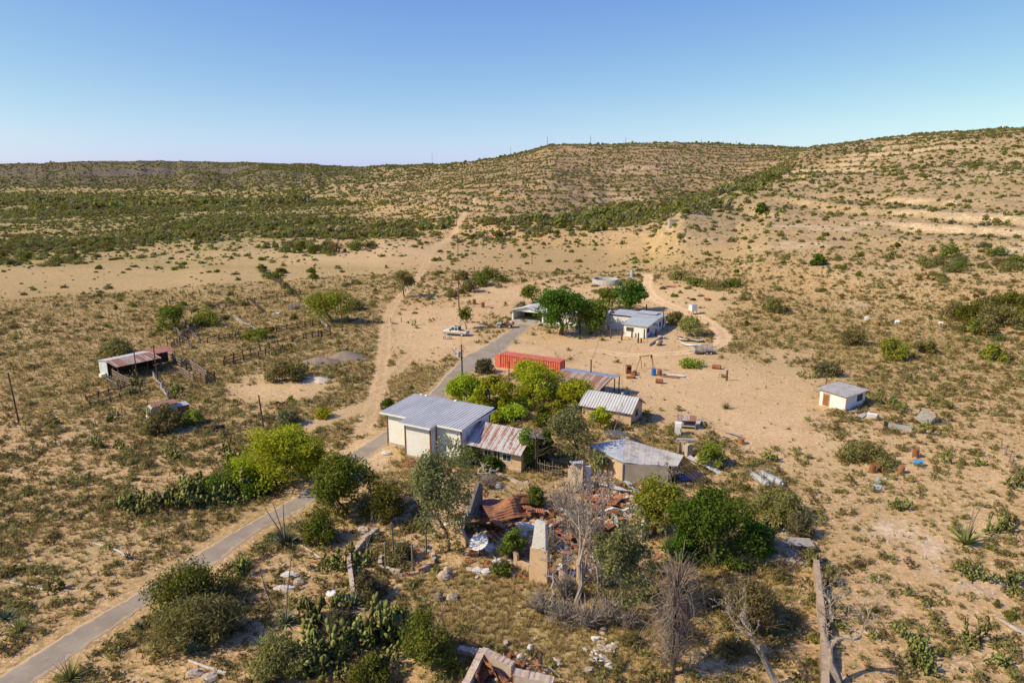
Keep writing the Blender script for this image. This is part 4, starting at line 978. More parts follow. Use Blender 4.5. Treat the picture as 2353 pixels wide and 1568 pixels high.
def crumple(p, w_, l, rz, tilt, seed, amp=.18, ribs=8, rx=0.0, bend=0.0):
    """a torn, buckled sheet of roofing at p: w_ wide, l long"""
    rr = random.Random(seed); M = Matrix.Rotation(rz, 3, 'Z') @ Matrix.Rotation(rx, 3, 'X') @ Matrix.Rotation(tilt, 3, 'Y')
    ph = [rr.uniform(0, 6) for _ in range(4)]; nu, nv = ribs * 2, 9; mb = MB(); vs = []
    for j in range(nv + 1):
        for i in range(nu + 1):
            u, v = i / nu - .5, j / nv - .5
            tri = lambda q: abs((q / 3.1416) % 2 - 1) * 2 - 1; z = amp * (.9 * tri(7 * v + ph[0] + 1.2 * u) + .7 * tri(5 * u + 4 * v + ph[1]) + .3 * math.sin(11 * v + ph[2])) + (.055 if i % 2 else 0) + bend * (v * v) * l + rr.uniform(-.02, .02)
            vs.append(Vector(p) + M @ Vector((u * w_ * (1 + .08 * math.sin(6 * v + ph[3])), v * l, z)))
    fs = [(j * (nu + 1) + i, j * (nu + 1) + i + 1, (j + 1) * (nu + 1) + i + 1, (j + 1) * (nu + 1) + i) for j in range(nv) for i in range(nu)]
    m_ = len(vs); nn = M @ Vector((0, 0, -.012)); mb.add(vs + [q + nn for q in vs], fs + [tuple(k + m_ for k in reversed(f)) for f in fs]); return mb
def lone(name, label, cat, mb, mat, base, group=None, smooth=False):
    """a thing that is one mesh: origin at its base on the ground"""
    x, y, z = base; mb.v = [(a - x, b - y, c - z) for a, b, c in mb.v]
    o = mb.build(name, mat, None, smooth); o.location = base; return tag(o, label, cat, group)
# the long roofless-ended house with a sagging felt roof
P0 = PZ(*(lambda c: ((1700 + c[0] / 3.92) * .735, (1150 + c[1] / 3.92) * .735))((965, 1155)), 2.5)
def rz_b(cx, cy, z): return PZ((1700 + cx / 3.92) * .735, (1150 + cy / 3.92) * .735, z)
A_, B_, C_, D_, E_ = rz_b(540, 950, 2.5), rz_b(965, 1155, 2.45), rz_b(1640, 1195, 2.45), rz_b(1710, 1070, 2.9), rz_b(980, 860, 3.0)
t = thing('ruined_house', 'half collapsed house under a sagging grey felt roof, beams bare at its right end', 'ruined house', ground_at(A_.x + 2, A_.y - 1))
rf = MB()
def lerp2(u, v):
    a = B_.lerp(C_, u); b = E_.lerp(D_, u); return a.lerp(b, v)
nu, nv_ = 40, 12; vs = []
for j in range(nv_ + 1):
    for i in range(nu + 1):
        u, v = i / nu, j / nv_; p = lerp2(u, v)
        p.z += .05 * math.sin(13 * u) * (1 - v) + .03 * math.sin(9 * v + 5 * u) - .12 * math.sin(PI * u) * (1 - v) ** 2 + (.02 if i % 5 == 0 else 0)
        vs.append(p)
fs = [(j * (nu + 1) + i, j * (nu + 1) + i + 1, (j + 1) * (nu + 1) + i + 1, (j + 1) * (nu + 1) + i) for j in range(nv_) for i in range(nu)]
m_ = len(vs); rf.add(vs + [p - Vector((0, 0, .07)) for p in vs], fs + [tuple(k + m_ for k in reversed(f)) for f in fs])
rf.build('roof', M_FELT, t); rf.v = None
o = t.children[-1] if t.children else None
def shift_children(root):
    bpy.context.view_layer.update()
    for ch in root.children_recursive:
        if ch.type == 'MESH' and not ch.get('done'):
            ch.data.transform(Matrix.Translation(-Vector(root.location))); ch['done'] = 1
    for ch in root.children_recursive:
        if 'done' in ch: del ch['done']
rf = MB(); vs = []
for j in range(9):
    for i in range(13):
        u, v = i / 12, j / 8; p = A_.lerp(B_, u).lerp(A_.lerp(E_, .98) if False else E_.lerp(E_, 0), v) if False else A_.lerp(B_, u).lerp(E_, v)
        p.z += .03 * math.sin(8 * u + 6 * v) + .012; vs.append(p)
fs = [(j * 13 + i, j * 13 + i + 1, (j + 1) * 13 + i + 1, (j + 1) * 13 + i) for j in range(8) for i in range(12)]
m_ = len(vs); rf.add(vs + [p - Vector((0, 0, .05)) for p in vs], fs + [tuple(k + m_ for k in reversed(f)) for f in fs]); rf.build('tin_roof', M_GALV, t)
def inset(p, q, k): return Vector(p).lerp(Vector(q), k)
cen = (A_ + B_ + C_ + D_ + E_) / 5
a2, b2_, c2, d2, e2 = [inset(p, cen, .05) for p in (A_, B_, C_, D_, E_)]
w_ = MB(); slab_wall(w_, a2, b2_, [(0, 2.35), (1, 2.3)], .3); slab_wall(w_, e2, a2, [(0, 2.6), (1, 2.35)], .3); w_.build('peach_wall', M_PEACH, t)
w_ = MB(); slab_wall(w_, b2_, c2, [(0, 2.3), (.86, 2.3), (.865, 0.2), (1, .15)], .3); w_.build('shaded_grey_wall', M_SHADEWALL, t)  # wall turned from the sun, its shade painted as grey
w_ = MB(); slab_wall(w_, d2, e2, [(0, .8), (.3, 2.2), (.5, 1.0), (.75, 2.4), (1, 2.6)], .3); w_.build('broken_rear_wall', M_ADOBE, t)
MB().bar(b2_ - Vector((.1, .2, 2.4)), b2_ + Vector((-.1, -.2, -.05)), .09).build('corner_post', M_GREYWOOD, t)
for k in (0.88, .99): MB().bar(b2_.lerp(c2, k) - Vector((0, .1, 2.5)), b2_.lerp(c2, k) + Vector((0, -.1, -.06)), .1).build('post', M_DARKWOOD, t)
for i in range(8):      # bare rafters of the fallen right end, and the bowed ones at the rear
    a = C_.lerp(D_, i / 7) - Vector((.15, 0, .1)); b = a + Vector((3.0 + .2 * (i % 2), -1.6 + .1 * i, 0)); b.z = float(hz(b.x, b.y)) + .15
    MB().bar(a, b, .06, .1).build('rafter', M_DARKWOOD, t)
for i in range(7):
    a = rz_b(720 + 16 * i, 790 + 14 * i, 2.9); b = rz_b(1090 + 24 * i, 880 + 12 * i - 4 * i, .8); pts = [a.lerp(b, k / 6) + Vector((0, 0, .75 * math.sin(PI * k / 6))) for k in range(7)]
    MB().tube(pts, .05, 5).build('bowed_rafter', M_GREYWOOD, t)
shift_children(t)
ruin_sheets = []
def sheet_at(label, u, v, w_, l, rz, tilt, seed, mat, h=.25, amp=.15, name='roof_sheet', rx=0.0, group=None, bend=0.0, cat='metal sheet'):
    b = G(u, v); return lone(name, label, cat, crumple((b[0], b[1], b[2] + h), w_, l, rz, tilt, seed, amp, rx=rx, bend=bend), mat, b, group)
def ub(cx, cy): return ((1700 + cx / 3.92) * .735, (1150 + cy / 3.92) * .735)
def um(cx, cy): return ((1300 + cx / 2.941) * .735, (1500 + cy / 2.941) * .735)
sheet_at('long grey metal sheet sliding off the ruined house to the ground at its right', *ub(1960, 1230), 1.0, 4.2, DEG(52), .1, 3, M_GALV, .5, .05, rx=.25)
sheet_at('blue grey tarpaulin lying on the ground under the fallen rafters', *ub(1800, 1330), 3.4, 2.0, DEG(10), 0, 4, mottled('blue_grey_tarp', (.16, .20, .25), (.22, .26, .31), 1, .7, .01), .1, .04, 'tarpaulin', cat='tarpaulin')
sheet_at('bent silver sheet on its side in front of the grey wall of the ruined house', *ub(1070, 1480), .8, 2.4, DEG(15), .5, 5, M_GALV, .3, .1)
sheet_at('silver sheet leaning over rubble below the left end of the peach wall', *ub(870, 1510), .9, 3.6, DEG(62), .35, 6, M_GALV, .45, .12)
sheet_at('small curled silver scrap standing by the peach wall', *ub(730, 1370), .3, 1.4, DEG(-30), 1.1, 7, M_GALV, .5, .12)
def rock(label, u, v, r, seed, mat=M_STONE, name='boulder', cat='boulder', group=None, n=14, m=9):
    b = G(u, v); return lone(name, label, cat, MB().blob((b[0], b[1], b[2] + r[2] * .55), r, seed, n, m, .13), mat, b, group)
rock('large smooth buff boulder at the right end of the ruined house', 1620, 1068, (1.6, 1.1, .9), 3, M_ADOBE)
# pillar with a capping of broken tin, and the jambs beside it
b = G(*ub(400, 1480)); t = thing('ruin_pier', 'tall broken adobe wall stump capped with torn grey tin, left of the ruined house', 'ruined wall', b)
pr = MB(); p, q = G(*ub(300, 1440)), G(*ub(480, 1490)); slab_wall(pr, p, q, [(0, 2.1), (.15, 2.6), (.4, 2.9), (.75, 3.1), (1, 2.9)], .5); pr.build('wall', M_ADOBE, t)
pr = MB(); slab_wall(pr, (q[0] + .25, q[1] + .1), (q[0] + .8, q[1] + .3), [(0, 2.8), (1, 2.7)], .35); pr.build('white_jamb', M_PLASTER, t)
crumple((b[0], b[1] - .1, b[2] + 3.15), 1.5, .8, .2, .1, 9, .08).build('tin_cap', M_GALV, t)
crumple((p[0] + .2, p[1] - .3, b[2] + 2.3), .6, .9, .4, .7, 10, .06).build('hanging_sheet', mottled('pink_tin', (.45, .33, .29), (.52, .40, .35), 1, .6, .004), t); shift_children(t)
# ---- the roofless ruin in the foreground
t = thing('ruined_walls', 'roofless adobe ruin with a tall white topped peach pier, heaped with rusty roofing', 'ruin', G(*um(1120, 820)))
def wl(name, pts, prof, mat, th=.35):
    mb = MB(); slab_wall(mb, G(*um(*pts[0])), G(*um(*pts[1])), prof, th); return mb.build(name, mat, t)
wl('gable_wall', ((400, 560), (600, 250)), [(0, .9), (.18, 1.0), (.2, 1.5), (.42, 1.7), (.62, 2.6), (.86, 3.4), (.93, 2.9), (1, 2.6)], mottled('shaded_plaster', (.16, .14, .125), (.24, .215, .19), .8, .9, .02, c3=(.33, .30, .27), t3=(.55, .7)))  # gable plaster darkened to paint in the shade on this face
wl('front_wall', ((315, 560), (465, 600)), [(0, 1.6), (.3, 1.9), (.7, 1.75), (.9, 1.2), (1, .8)], M_PEACH)
wl('low_wall', ((480, 590), (760, 640)), [(0, .6), (.4, .5), (.5, .9), (.8, .3), (1, .3)], M_ADOBE)
wl('window_sill_wall', ((905, 790), (1045, 840)), [(0, 1.5), (.22, 1.3), (.24, .75), (.95, .7), (1, .75)], M_PEACH)
# the pier: peach below, white above, leaning edges
p, q = Vector(G(*um(1050, 905))), Vector(G(*um(1215, 952)))
mb = MB(); slab_wall(mb, p, q, [(0, .9), (.06, 3.2), (.9, 3.3), (1, 3.2)], .55); mb.build('pier', M_PEACH, t)
mb = MB(); d = (q - p); pp, qq = p + d * .12, q - d * .1
for s in (0,):
    n_ = Vector((-d.y, d.x, 0)).normalized() * .25; z0, z1 = p.z + 3.1, p.z + 5.7
    a, b2 = pp + d * .0, qq; c1, c2_ = pp + d * .18, qq - d * .06
    vs = [Vector((*(a - n_).xy, z0)), Vector((*(b2 - n_).xy, z0)), Vector((*(b2 + n_).xy, z0)), Vector((*(a + n_).xy, z0)), Vector((*(c1 - n_ * .8).xy, z1)), Vector((*(c2_ - n_ * .8).xy, z1 - .12)), Vector((*(c2_ + n_ * .8).xy, z1 - .2)), Vector((*(c1 + n_ * .8).xy, z1))]
    mb.add(vs, [(3, 2, 1, 0), (4, 5, 6, 7), (0, 1, 5, 4), (1, 2, 6, 5), (2, 3, 7, 6), (3, 0, 4, 7)])
mb.build('white_pier_top', M_PLASTER, t)
wl('front_wall', ((1320, 945), (1400, 975)), [(0, 1.3), (.6, 1.0), (1, .4)], M_PEACH)
wl('pillar', ((1480, 950), (1525, 965)), [(0, 2.4), (1, 2.3)], M_PEACH, .4); wl('pillar', ((1350, 875), (1385, 887)), [(0, 2.0), (1, 2.1)], M_ADOBE, .35)
wl('low_wall', ((1560, 870), (1780, 925)), [(0, .5), (.3, .9), (.5, 1.2), (.8, .9), (1, .4)], M_ADOBE); wl('low_wall', ((1780, 930), (1900, 950)), [(0, .9), (.5, 1.3), (.8, .6), (1, .2)], M_PLASTER)
wl('inner_wall', ((1270, 290), (1440, 370)), [(0, 1.0), (.3, .8), (.6, 1.1), (1, .5)], M_PLASTER, .4); wl('inner_wall', ((930, 440), (1090, 480)), [(0, .5), (.5, .7), (1, .6)], M_PLASTER, .5)
wl('rear_wall', ((1720, 330), (2010, 300)), [(0, .6), (.3, .9), (.6, .5), (1, .8)], M_PLASTER); wl('side_wall', ((2060, 560), (2130, 500)), [(0, 1.2), (.3, 2.2), (.9, 2.4), (1, 2.1)], M_ADOBE, .3)
wl('broken_door', ((1795, 440), (1860, 450)), [(0, 1.6), (.7, 1.5), (1, .9)], M_PLASTER, .15); wl('rear_wall', ((610, 290), (800, 330)), [(0, .9), (.5, .8), (1, .6)], M_BRICK); wl('inner_wall', ((1630, 730), (1700, 800)), [(0, .9), (.5, 1.3), (1, .7)], M_PLASTER, .4)
shift_children(t)
RST = [  # label, place in the ruin, size, turn, tilt, seed, material, lift, buckling
 ('big twisted orange sheet nearest the satellite dish in the ruin', (640, 470), 2.2, 3.4, 70, .5, 21, M_RUSTORANGE, .8, .28),
 ('long ridged rusty sheet folded over the middle of the ruin', (850, 360), 2.0, 4.6, -62, .55, 22, M_RUSTORANGE, .9, .30),
 ('brown rusty sheet lying across the top of the folded one', (920, 300), 1.2, 3.0, -70, .15, 23, M_RUSTSTEEL, 1.2, .12),
 ('flat brick red sheet behind the dark gable wall', (700, 260), 1.5, 3.0, 85, .1, 24, M_BRICK, .5, .08),
 ('upright orange panel behind the twisted sheets', (1020, 330), .9, 1.3, 8, .3, 25, M_RUSTORANGE, .8, .06),
 ('red rusty sheet leaning behind the white topped pier', (1100, 340), 1.7, 1.2, 5, .2, 26, M_BRICK, .5, .12),
 ('flat rectangular orange sheet at the rear right of the ruin', (1710, 250), 2.6, .9, 4, .15, 27, M_RUSTORANGE, .5, .04),
 ('curled orange sheet below the flat rectangular one', (1660, 310), 1.9, 1.6, 40, .3, 28, M_RUSTORANGE, .5, .2),
 ('rounded rusty sheet by the pale rubble at the rear right', (1840, 270), 1.8, 1.0, -10, .2, 29, M_RUSTORANGE, .3, .16),
 ('rusty sheet buckled into a tunnel right of the dead tree', (1700, 500), 1.8, 2.6, 50, .5, 30, M_RUSTORANGE, .6, .34),
 ('dark rusty sheet lying right of the tunnel shaped one', (1790, 490), 1.0, 1.9, 35, .3, 31, M_RUSTSTEEL, .5, .22),
 ('small orange scrap in front of the inner plaster wall', (1480, 400), 1.1, .8, 20, .2, 32, M_RUSTORANGE, .2, .1),
 ('torn orange sheet left of the tunnel shaped one', (1560, 540), 1.3, 1.7, -30, .35, 33, M_RUSTORANGE, .4, .2),
 ('ragged orange sheet at the foot of the tunnel shaped one', (1620, 600), 1.4, 1.2, 15, .2, 34, M_RUSTORANGE, .2, .12),
 ('narrow rusty sheet under the grey tin by the ruined house', (1600, 200), 1.0, 2.0, 70, .2, 35, M_RUSTORANGE, .3, .1),
]
for lb, c, w_, l, rz, tl, sd_, mt, h, am in RST: sheet_at(lb, *um(*c), w_ * 1.15, l * 1.05, DEG(rz), tl, sd_, mt, h + .25, am, group='rusty roof sheets heaped in the ruin')
for i in range(16):
    c = (R0.uniform(1250, 1980), R0.uniform(180, 640)); sheet_at('rusty sheet scrap strewn over the right half of the ruin', *um(*c), R0.uniform(.8, 1.6), R0.uniform(1.0, 2.4), R0.uniform(0, 3), R0.uniform(.1, .6), 340 + i, [M_RUSTORANGE, M_RUSTSTEEL, M_BRICK, M_RUSTORANGE][i % 4], R0.uniform(.2, .7), .14, group='rusty scraps over the right half of the ruin')
# plaster and adobe chunks
CH = [(740, 760), (790, 790), (840, 850), (560, 840), (500, 830), (640, 850), (1000, 500), (1250, 270), (1330, 420), (1720, 330), (1650, 740), (1930, 690), (1440, 880), (590, 650), (670, 640), (480, 560), (1980, 240), (1900, 320), (1560, 300), (1510, 350), (770, 745), (860, 740), (970, 420), (1090, 440), (1630, 620), (1750, 880), (1860, 940), (1000, 570)]
for i, c in enumerate(CH):
    b = G(*um(*c)); s = R0.uniform(.25, .6)
    mb = MB().blob((b[0], b[1], b[2] + s * .25), (s, s * .75, s * .45), 700 + i, 7, 5, .25)
    lone('plaster_chunk', 'broken chunk of pale plaster lying in or beside the roofless ruin', 'rubble', mb, [M_PLASTER, M_ADOBE, M_PLASTER][i % 3], b, 'plaster chunks strewn about the ruin')
b = G(*um(585, 690)); t = thing('satellite_dish', 'round white mesh satellite dish on a short pole beside the ruin', 'satellite dish', b)
MB().tube([(0, 0, -.1), (0, 0, 1.05)], .05, 8).build('pole', M_POLE, t)
ds = MB(); ds.lathe([(0, 0), (.3, .04), (.6, .14), (.9, .32), (.9, .345), (.6, .165), (.3, .065), (0, .025)], 28); o = ds.build('dish', M_WHITE, t, True); o.location = (0, 0, 1.1); o.rotation_euler = (.35, -.25, 0)
k = MB(); [k.bar((0, 0, .03), (.88 * math.cos(a), .88 * math.sin(a), .36), .025) for a in [i * PI / 6 for i in range(12)]]; k.build('rib', M_GALV, o)
k = MB(); [k.bar((.8 * math.cos(a), .8 * math.sin(a), .32), (0, 0, .8), .025) for a in (0, 2.1, 4.2)]; k.box((0, 0, .82), (.12, .12, .12)); k.build('feed_horn', M_GALV, o)
# ---- bottom ruin full of rusty sheets
def uf(cx, cy): return ((1000 + cx / 2.139) * .735, (1400 + cy / 2.139) * .735)
t = thing('stone_ruin', 'broken buff stone wall corner filled with rusty roofing, at the foot of the slope', 'ruin', G(*uf(1200, 1560)))
def wf(name, pts, prof, mat, th=.5):
    mb = MB(); slab_wall(mb, G(*uf(*pts[0])), G(*uf(*pts[1])), prof, th); return mb.build(name, mat, t)
wf('left_wall', ((960, 1700), (1090, 1480)), rag(9, 1.2, 1.7, 51, .06), M_ADOBE); wf('rear_wall', ((1080, 1480), (1290, 1560)), rag(10, 1.7, 1.4, 52, .07), M_ADOBE, .6); wf('right_wall', ((1300, 1600), (1560, 1640)), rag(10, 1.3, 1.1, 53, .07), M_ADOBE, .7)
wf('low_wall', ((930, 1370), (1060, 1400)), rag(7, .5, .6, 54, .15), M_ADOBE); shift_children(t)
for i, (lb, c, w_, l, rz, tl, h) in enumerate((('upright folded rusty sheet against the rear wall of the stone ruin', (1150, 1560), 1.1, 1.8, 20, 1.0, 1.1), ('brown sheet standing left in the stone ruin', (1080, 1580), .9, 1.6, -20, .8, .9), ('fan of rusty sheet in the middle of the stone ruin', (1220, 1600), 1.0, 1.9, 50, .7, .8), ('flat rusty sheet at the front of the stone ruin', (1150, 1680), 1.5, 2.2, 75, .4, .7), ('rusty sheet leaning right in the stone ruin', (1290, 1640), 1.0, 1.8, -40, .6, .7), ('orange scrap by the right wall of the stone ruin', (1390, 1650), 1.0, 1.5, 30, .5, .5))):
    sheet_at(lb, *uf(*c), w_, l, DEG(rz), tl, 60 + i, [M_RUSTORANGE, M_RUSTSTEEL][i % 3 == 1], h, .14, group='rusty sheets in the stone ruin')
# ---- garden walls
def run_wall(name, label, pts, h0, h1, th, mat, seed, cat='wall'):
    b = G(*pts[0]); mb = MB()
    for i in range(len(pts) - 1): slab_wall(mb, G(*pts[i]), G(*pts[i + 1]), rag(8, h0, h1, seed + i, .06), th, -.2)
    return lone(name, label, cat, mb, mat, b)
run_wall('garden_wall', 'long thick stone garden wall running toward the viewer past dead trees', [(1872, 1312), (1881, 1400), (1890, 1480), (1893, 1600)], 1.2, 1.1, .46, mottled('capped_stone', (.40, .29, .19), (.50, .38, .26), 1.2, .95, .03, c3=(.40, .28, .19), t3=(.52, .66)), 80)
run_wall('garden_kerb', 'thin pale kerb on the ground leading left from the long stone wall', [(1870, 1300), (1800, 1282), (1745, 1270)], .18, .12, .2, M_ADOBE, 83, 'kerb')
run_wall('garden_wall', 'low rubble wall slanting up toward the round stone planter', [(803, 1292), (835, 1250), (868, 1222)], .75, .6, .45, M_STONEWALL, 84)
run_wall('garden_wall', 'narrow pale capped wall in front of the prickly pear at the planter', [(802, 1300), (808, 1345), (812, 1378)], .9, .8, .35, M_ADOBE, 86)
run_wall('stone_kerb', 'low broken stone kerb before the rusty roofed cottage', [(1130, 1085), (1165, 1098), (1190, 1110), (1215, 1114)], .3, .25, .4, M_STONEWALL, 88, 'kerb')
# round planter with four posts
cx_, cy_ = G(935, 1290)[:2]; t = thing('stone_planter', 'oval ring of stacked stones and bricks with four tall posts', 'planter', ground_at(cx_, cy_))
for ring, (rx, ry) in enumerate(((2.45, 2.15), (2.4, 2.1))):
    n = 30
    for i in range(n):
        a = 2 * PI * (i + .5 * ring) / n; s = R0.uniform(.85, 1.15)
        if ring and (R0.random() < .35 or math.sin(a) > .4): continue
        MB().box((rx * math.cos(a), ry * math.sin(a), .13 + .24 * ring), (.46 * s, .3, .24), rot=(Matrix.Rotation(a + PI / 2, 3, 'Z') @ Matrix.Rotation(R0.uniform(-.12, .12), 3, 'X'))).build('stone', [M_STONEWALL, M_ADOBE, M_BRICK][R0.choice([0, 0, 1, 1, 2])], t)
for a, b_, h in ((-1.7, -1.1, 2.6), (.75, -1.55, 2.7), (-1.5, 1.5, 2.7), (1.6, 1.2, 2.5)): MB().tube([(a, b_, -.2), (a, b_, h)], .09, 8).build('post', M_WOOD, t)
MB().lathe([(0, .5), (.42, .1), (.44, .05), (.1, 0)], 10, (-1.5, 1.5, 2.7)).build('post_hood', M_DARKWOOD, t)
# brick heap
b = G(948, 1068); t = thing('brick_heap', 'heap of loose red bricks at the foot of the white storehouse', 'bricks', b)
for i in range(95):
    r = R0.random() ** .6; a = R0.uniform(0, 2 * PI); x, y = r * 1.15 * math.cos(a), r * .8 * math.sin(a); z = .62 * (1 - r) * R0.uniform(.6, 1.0) + .06
    MB().box((x, y, z), (.26, .13, .09), rot=Matrix.Rotation(R0.uniform(0, PI), 3, 'Z') @ Matrix.Rotation(R0.uniform(-.5, .5), 3, 'X')).build('brick', M_BRICK, t)
# earth mounds
def mound(name, label, u, v, rx, ry, h, mat, seed):
    c = G(u, v); mb = MB(); vs, fs = [], []; N, M_ = 28, 10
    for j in range(M_ + 1):
        for i in range(N):
            a = 2 * PI * i / N; r = j / M_; k = 1 + .18 * (vnoise(np.array(math.cos(a) * 2 + 5), np.array(math.sin(a) * 2 + 5), seed) - .5) * 2
            x, y = c[0] + rx * r * k * math.cos(a), c[1] + ry * r * k * math.sin(a); f = (math.cos(PI * r) + 1) / 2
            vs.append((x, y, float(hz(x, y)) + h * f * (.8 + .4 * float(vnoise(np.array(x * .6), np.array(y * .6), seed))) - .05 * r))
    fs = [(j * N + i, (j + 1) * N + i, (j + 1) * N + (i + 1) % N, j * N + (i + 1) % N) for j in range(M_) for i in range(N)]
    mb.add(vs, fs); return lone(name, label, 'earth mound', mb, mat, c, None, True)
M_GRAV = mottled('dark_gravel', (.24, .18, .13), (.31, .24, .175), 1.6, .95, .04)
mound('gravel_mound', 'higher of the two dark gravel mounds left of the dirt track', 792, 824, 5.6, 3.6, 1.5, M_GRAV, 3); mound('gravel_mound', 'lower dark gravel mound nearer the corral rail', 735, 832, 4.6, 3.4, 1.1, M_GRAV, 4)
mound('sand_mound', 'pale heap of sand left of the dirt track', 728, 874, 2.9, 2.0, .8, mottled('pale_sand', (.60, .50, .37), (.66, .56, .43), .8, .95, .02), 5)

# small broken pieces covering the floor of the ruin: nobody would count them
RUB = [MB().blob((0, 0, .08), (.5, .32, .17), 900 + i, 5, 3, .4).mesh('piece', [M_PLASTER, M_BRICK, M_ADOBE][i % 3]) for i in range(3)] + [crumple((0, 0, .15), 1.0, .7, .3 * i, .3, 920 + i, .12).mesh('scrap', [M_RUSTORANGE, M_RUSTSTEEL, M_RUSTORANGE][i]) for i in range(3)] + [MB().box((0, 0, .1), (1.6, .09, .06), .2).mesh('lath', M_GREYWOOD)]
def rubble_field():
    P, S, I = [], [], []
    for (u, v, su, sv, n) in ((1130, 1190, 90, 55, 260), (1370, 1190, 130, 55, 420), (1280, 1250, 170, 60, 330), (1330, 1320, 130, 25, 150), (1390, 1130, 60, 25, 110), (1470, 1150, 60, 30, 90), (1175, 1540, 70, 40, 150), (1380, 1500, 25, 40, 60)):
        for _ in range(n):
            b = G(u + R0.gauss(0, su * .55), v + R0.gauss(0, sv * .55)); P.append((b[0], b[1], b[2] + R0.uniform(-.03, .15))); s = R0.uniform(.25, 1.0); S.append((s, s, s * R0.uniform(.6, 1.4))); I.append(R0.choice([0, 2, 1, 2, 2, 3, 4, 4, 5, 6, 6, 6] if n != 60 else [2, 2, 0]))
    return np.array(P), np.array(S), np.array(I)
instancer('rubble', *rubble_field(), RUB)
# ---------------------------------------------------------------- trees and bushes
M_BARK = mottled('mesquite_bark', (.10, .075, .05), (.17, .13, .09), 3, .95, .02)
M_DEADBARK = mottled('dead_grey_bark', (.29, .235, .185), (.42, .35, .28), 3, .95, .02)
def metres(u, v, hpx, wpx):
    s = px_m(u, v); p = G(u, v); dep = math.atan2(CAMZ - p[2], math.hypot(p[0], p[1]))
    return wpx / s, hpx / (s * math.cos(dep))
def fit(mb_list, tips, W, H):
    T = np.array([t for t, _ in tips]); ext = max(1e-3, np.percentile(np.hypot(T[:, 0], T[:, 1]), 92)); top = T[:, 2].max()
    sx, sz = W * .42 / ext, H * .88 / top
    for m_ in mb_list: m_.v = [(x * sx, y * sx, z * sz) for x, y, z in m_.v]
    return [((t.x * sx, t.y * sx, t.z * sz), l) for t, l in tips]
def tree(name, label, u, v, wpx, hpx, mat, seed, n=5000, leaf=.2, clump=.16, levels=4, spread=.75, first=.3, elong=1.6, low=.25, cat='tree', group=None, bark=None, trunk=.03, gnarl=.25, droop=0.0, bare=0.0, tv=.6, fill=.4):
    W, H = metres(u, v, hpx, wpx); b = G(u, v)
    t = thing(name, label, cat, b, 0, group)
    mb, tips = branch_tree(seed, H, max(.06, trunk * H), levels, spread, first=first, gnarl=gnarl)
    tips = fit([mb], tips, W * .88, H * .92)
    mb.build('trunk', bark or M_BARK, t)
    rg = np.random.default_rng(seed)
    cs = [p for p, l in tips if l >= 2 and p[2] > H * low]
    if bare: cs = [p for p in cs if rg.random() > bare]
    if not cs: cs = [tips[0][0]]
    cs = np.array(cs) + rg.normal(size=(len(cs), 3)) * W * .02
    k = max(8, int(len(cs) * fill)); a = rg.uniform(0, 2 * PI, k); q = rg.random(k) ** .5; zz = rg.uniform(max(low, .12), .9, k)
    prof = np.sqrt(np.clip(1 - ((zz - .42) / .56) ** 2, .05, 1)); rad = q * W * .37 * prof
    if fill: cs = np.concatenate([cs, np.stack([np.cos(a) * rad, np.sin(a) * rad, zz * H], 1)])
    r = W * clump * rg.uniform(.6, 1.3, len(cs))
    V, Q, T = leaves(rg, cs, np.stack([r, r, r * .7], 1), n, leaf, elong, tvar=tv, droop=droop)
    V[:, 2] = np.maximum(V[:, 2], .05)
    o = bpy.data.objects.new('crown', np_mesh('crown', V, Q, mat, T)); C.objects.link(o); o.parent = t
    return t
def bush(name, label, u, v, wpx, hpx, mat, seed, n=2200, leaf=.13, elong=1.8, clumps=22, cr=(.09, .22), cat='bush', group=None, tw=14, tv=.55, bark=None):
    """many stemmed bush: leafy mass down to the ground over a fan of stems"""
    W, H = metres(u, v, hpx, wpx); b = G(u, v); t = thing(name, label, cat, b, 0, group)
    rg = np.random.default_rng(seed); cs, rs = [], []
    for i in range(clumps):
        a = rg.uniform(0, 2 * PI); r = rg.random() ** .6 * .36; h = (1 - (r / .5) ** 2) * rg.uniform(.25, .82)
        q = rg.uniform(*cr); cs.append((math.cos(a) * r * W, math.sin(a) * r * W, h * H)); rs.append((q * W, q * W, min(q * W * .8, H * .35)))
    V, Q, T = leaves(rg, cs, rs, n, leaf, elong, tvar=tv)
    V[:, 2] = np.maximum(V[:, 2], .02)
    twm = twigs(rg, tw, H * 1.05, .05, W * .03, (.1, .9), 3)
    twm.build('stem', bark or M_BARK, t)
    o = bpy.data.objects.new('crown', np_mesh('crown', V, Q, mat, T)); C.objects.link(o); o.parent = t
    return t
L_OLIVEG = leafmat('grey_olive_leaf', (.055, .053, .022), (.145, .138, .060))
L_MESQ = leafmat('mesquite_leaf', (.046, .058, .009), (.112, .135, .020), .38)
L_YOLIVE = leafmat('yellow_olive_leaf', (.07, .08, .010), (.18, .188, .028), .38)
LIME = dict(n=8500, leaf=.20, clump=.115, spread=.85, tv=.55, low=.1, first=.2)
tree('mesquite_tree', 'lime green mesquite between the utility pole and the white storehouse', 1082, 936, 112, 80, L_LIME, 11, **LIME)
tree('mesquite_tree', 'lime green mesquite just right of the one beside the utility pole', 1137, 942, 98, 78, L_LIME, 12, **LIME)
tree('mesquite_tree', 'tallest lime green mesquite, its crown in front of the red container', 1237, 926, 142, 98, L_LIME, 13, n=11000, leaf=.2, clump=.13, spread=.9, low=.15, first=.22)
tree('mesquite_tree', 'lime green mesquite in front of the rusty open shed', 1316, 940, 104, 70, L_LIME, 14, **LIME)
tree('mesquite_tree', 'low lime mesquite at the left gable of the small peach house', 1380, 985, 62, 50, L_LIME, 15, n=3600, leaf=.19, clump=.15)
bush('lime_bush', 'rounded fresh green bush behind the vine covered end of the cottage', 1243, 975, 56, 52, L_MESQ, 16, 2600, .17)
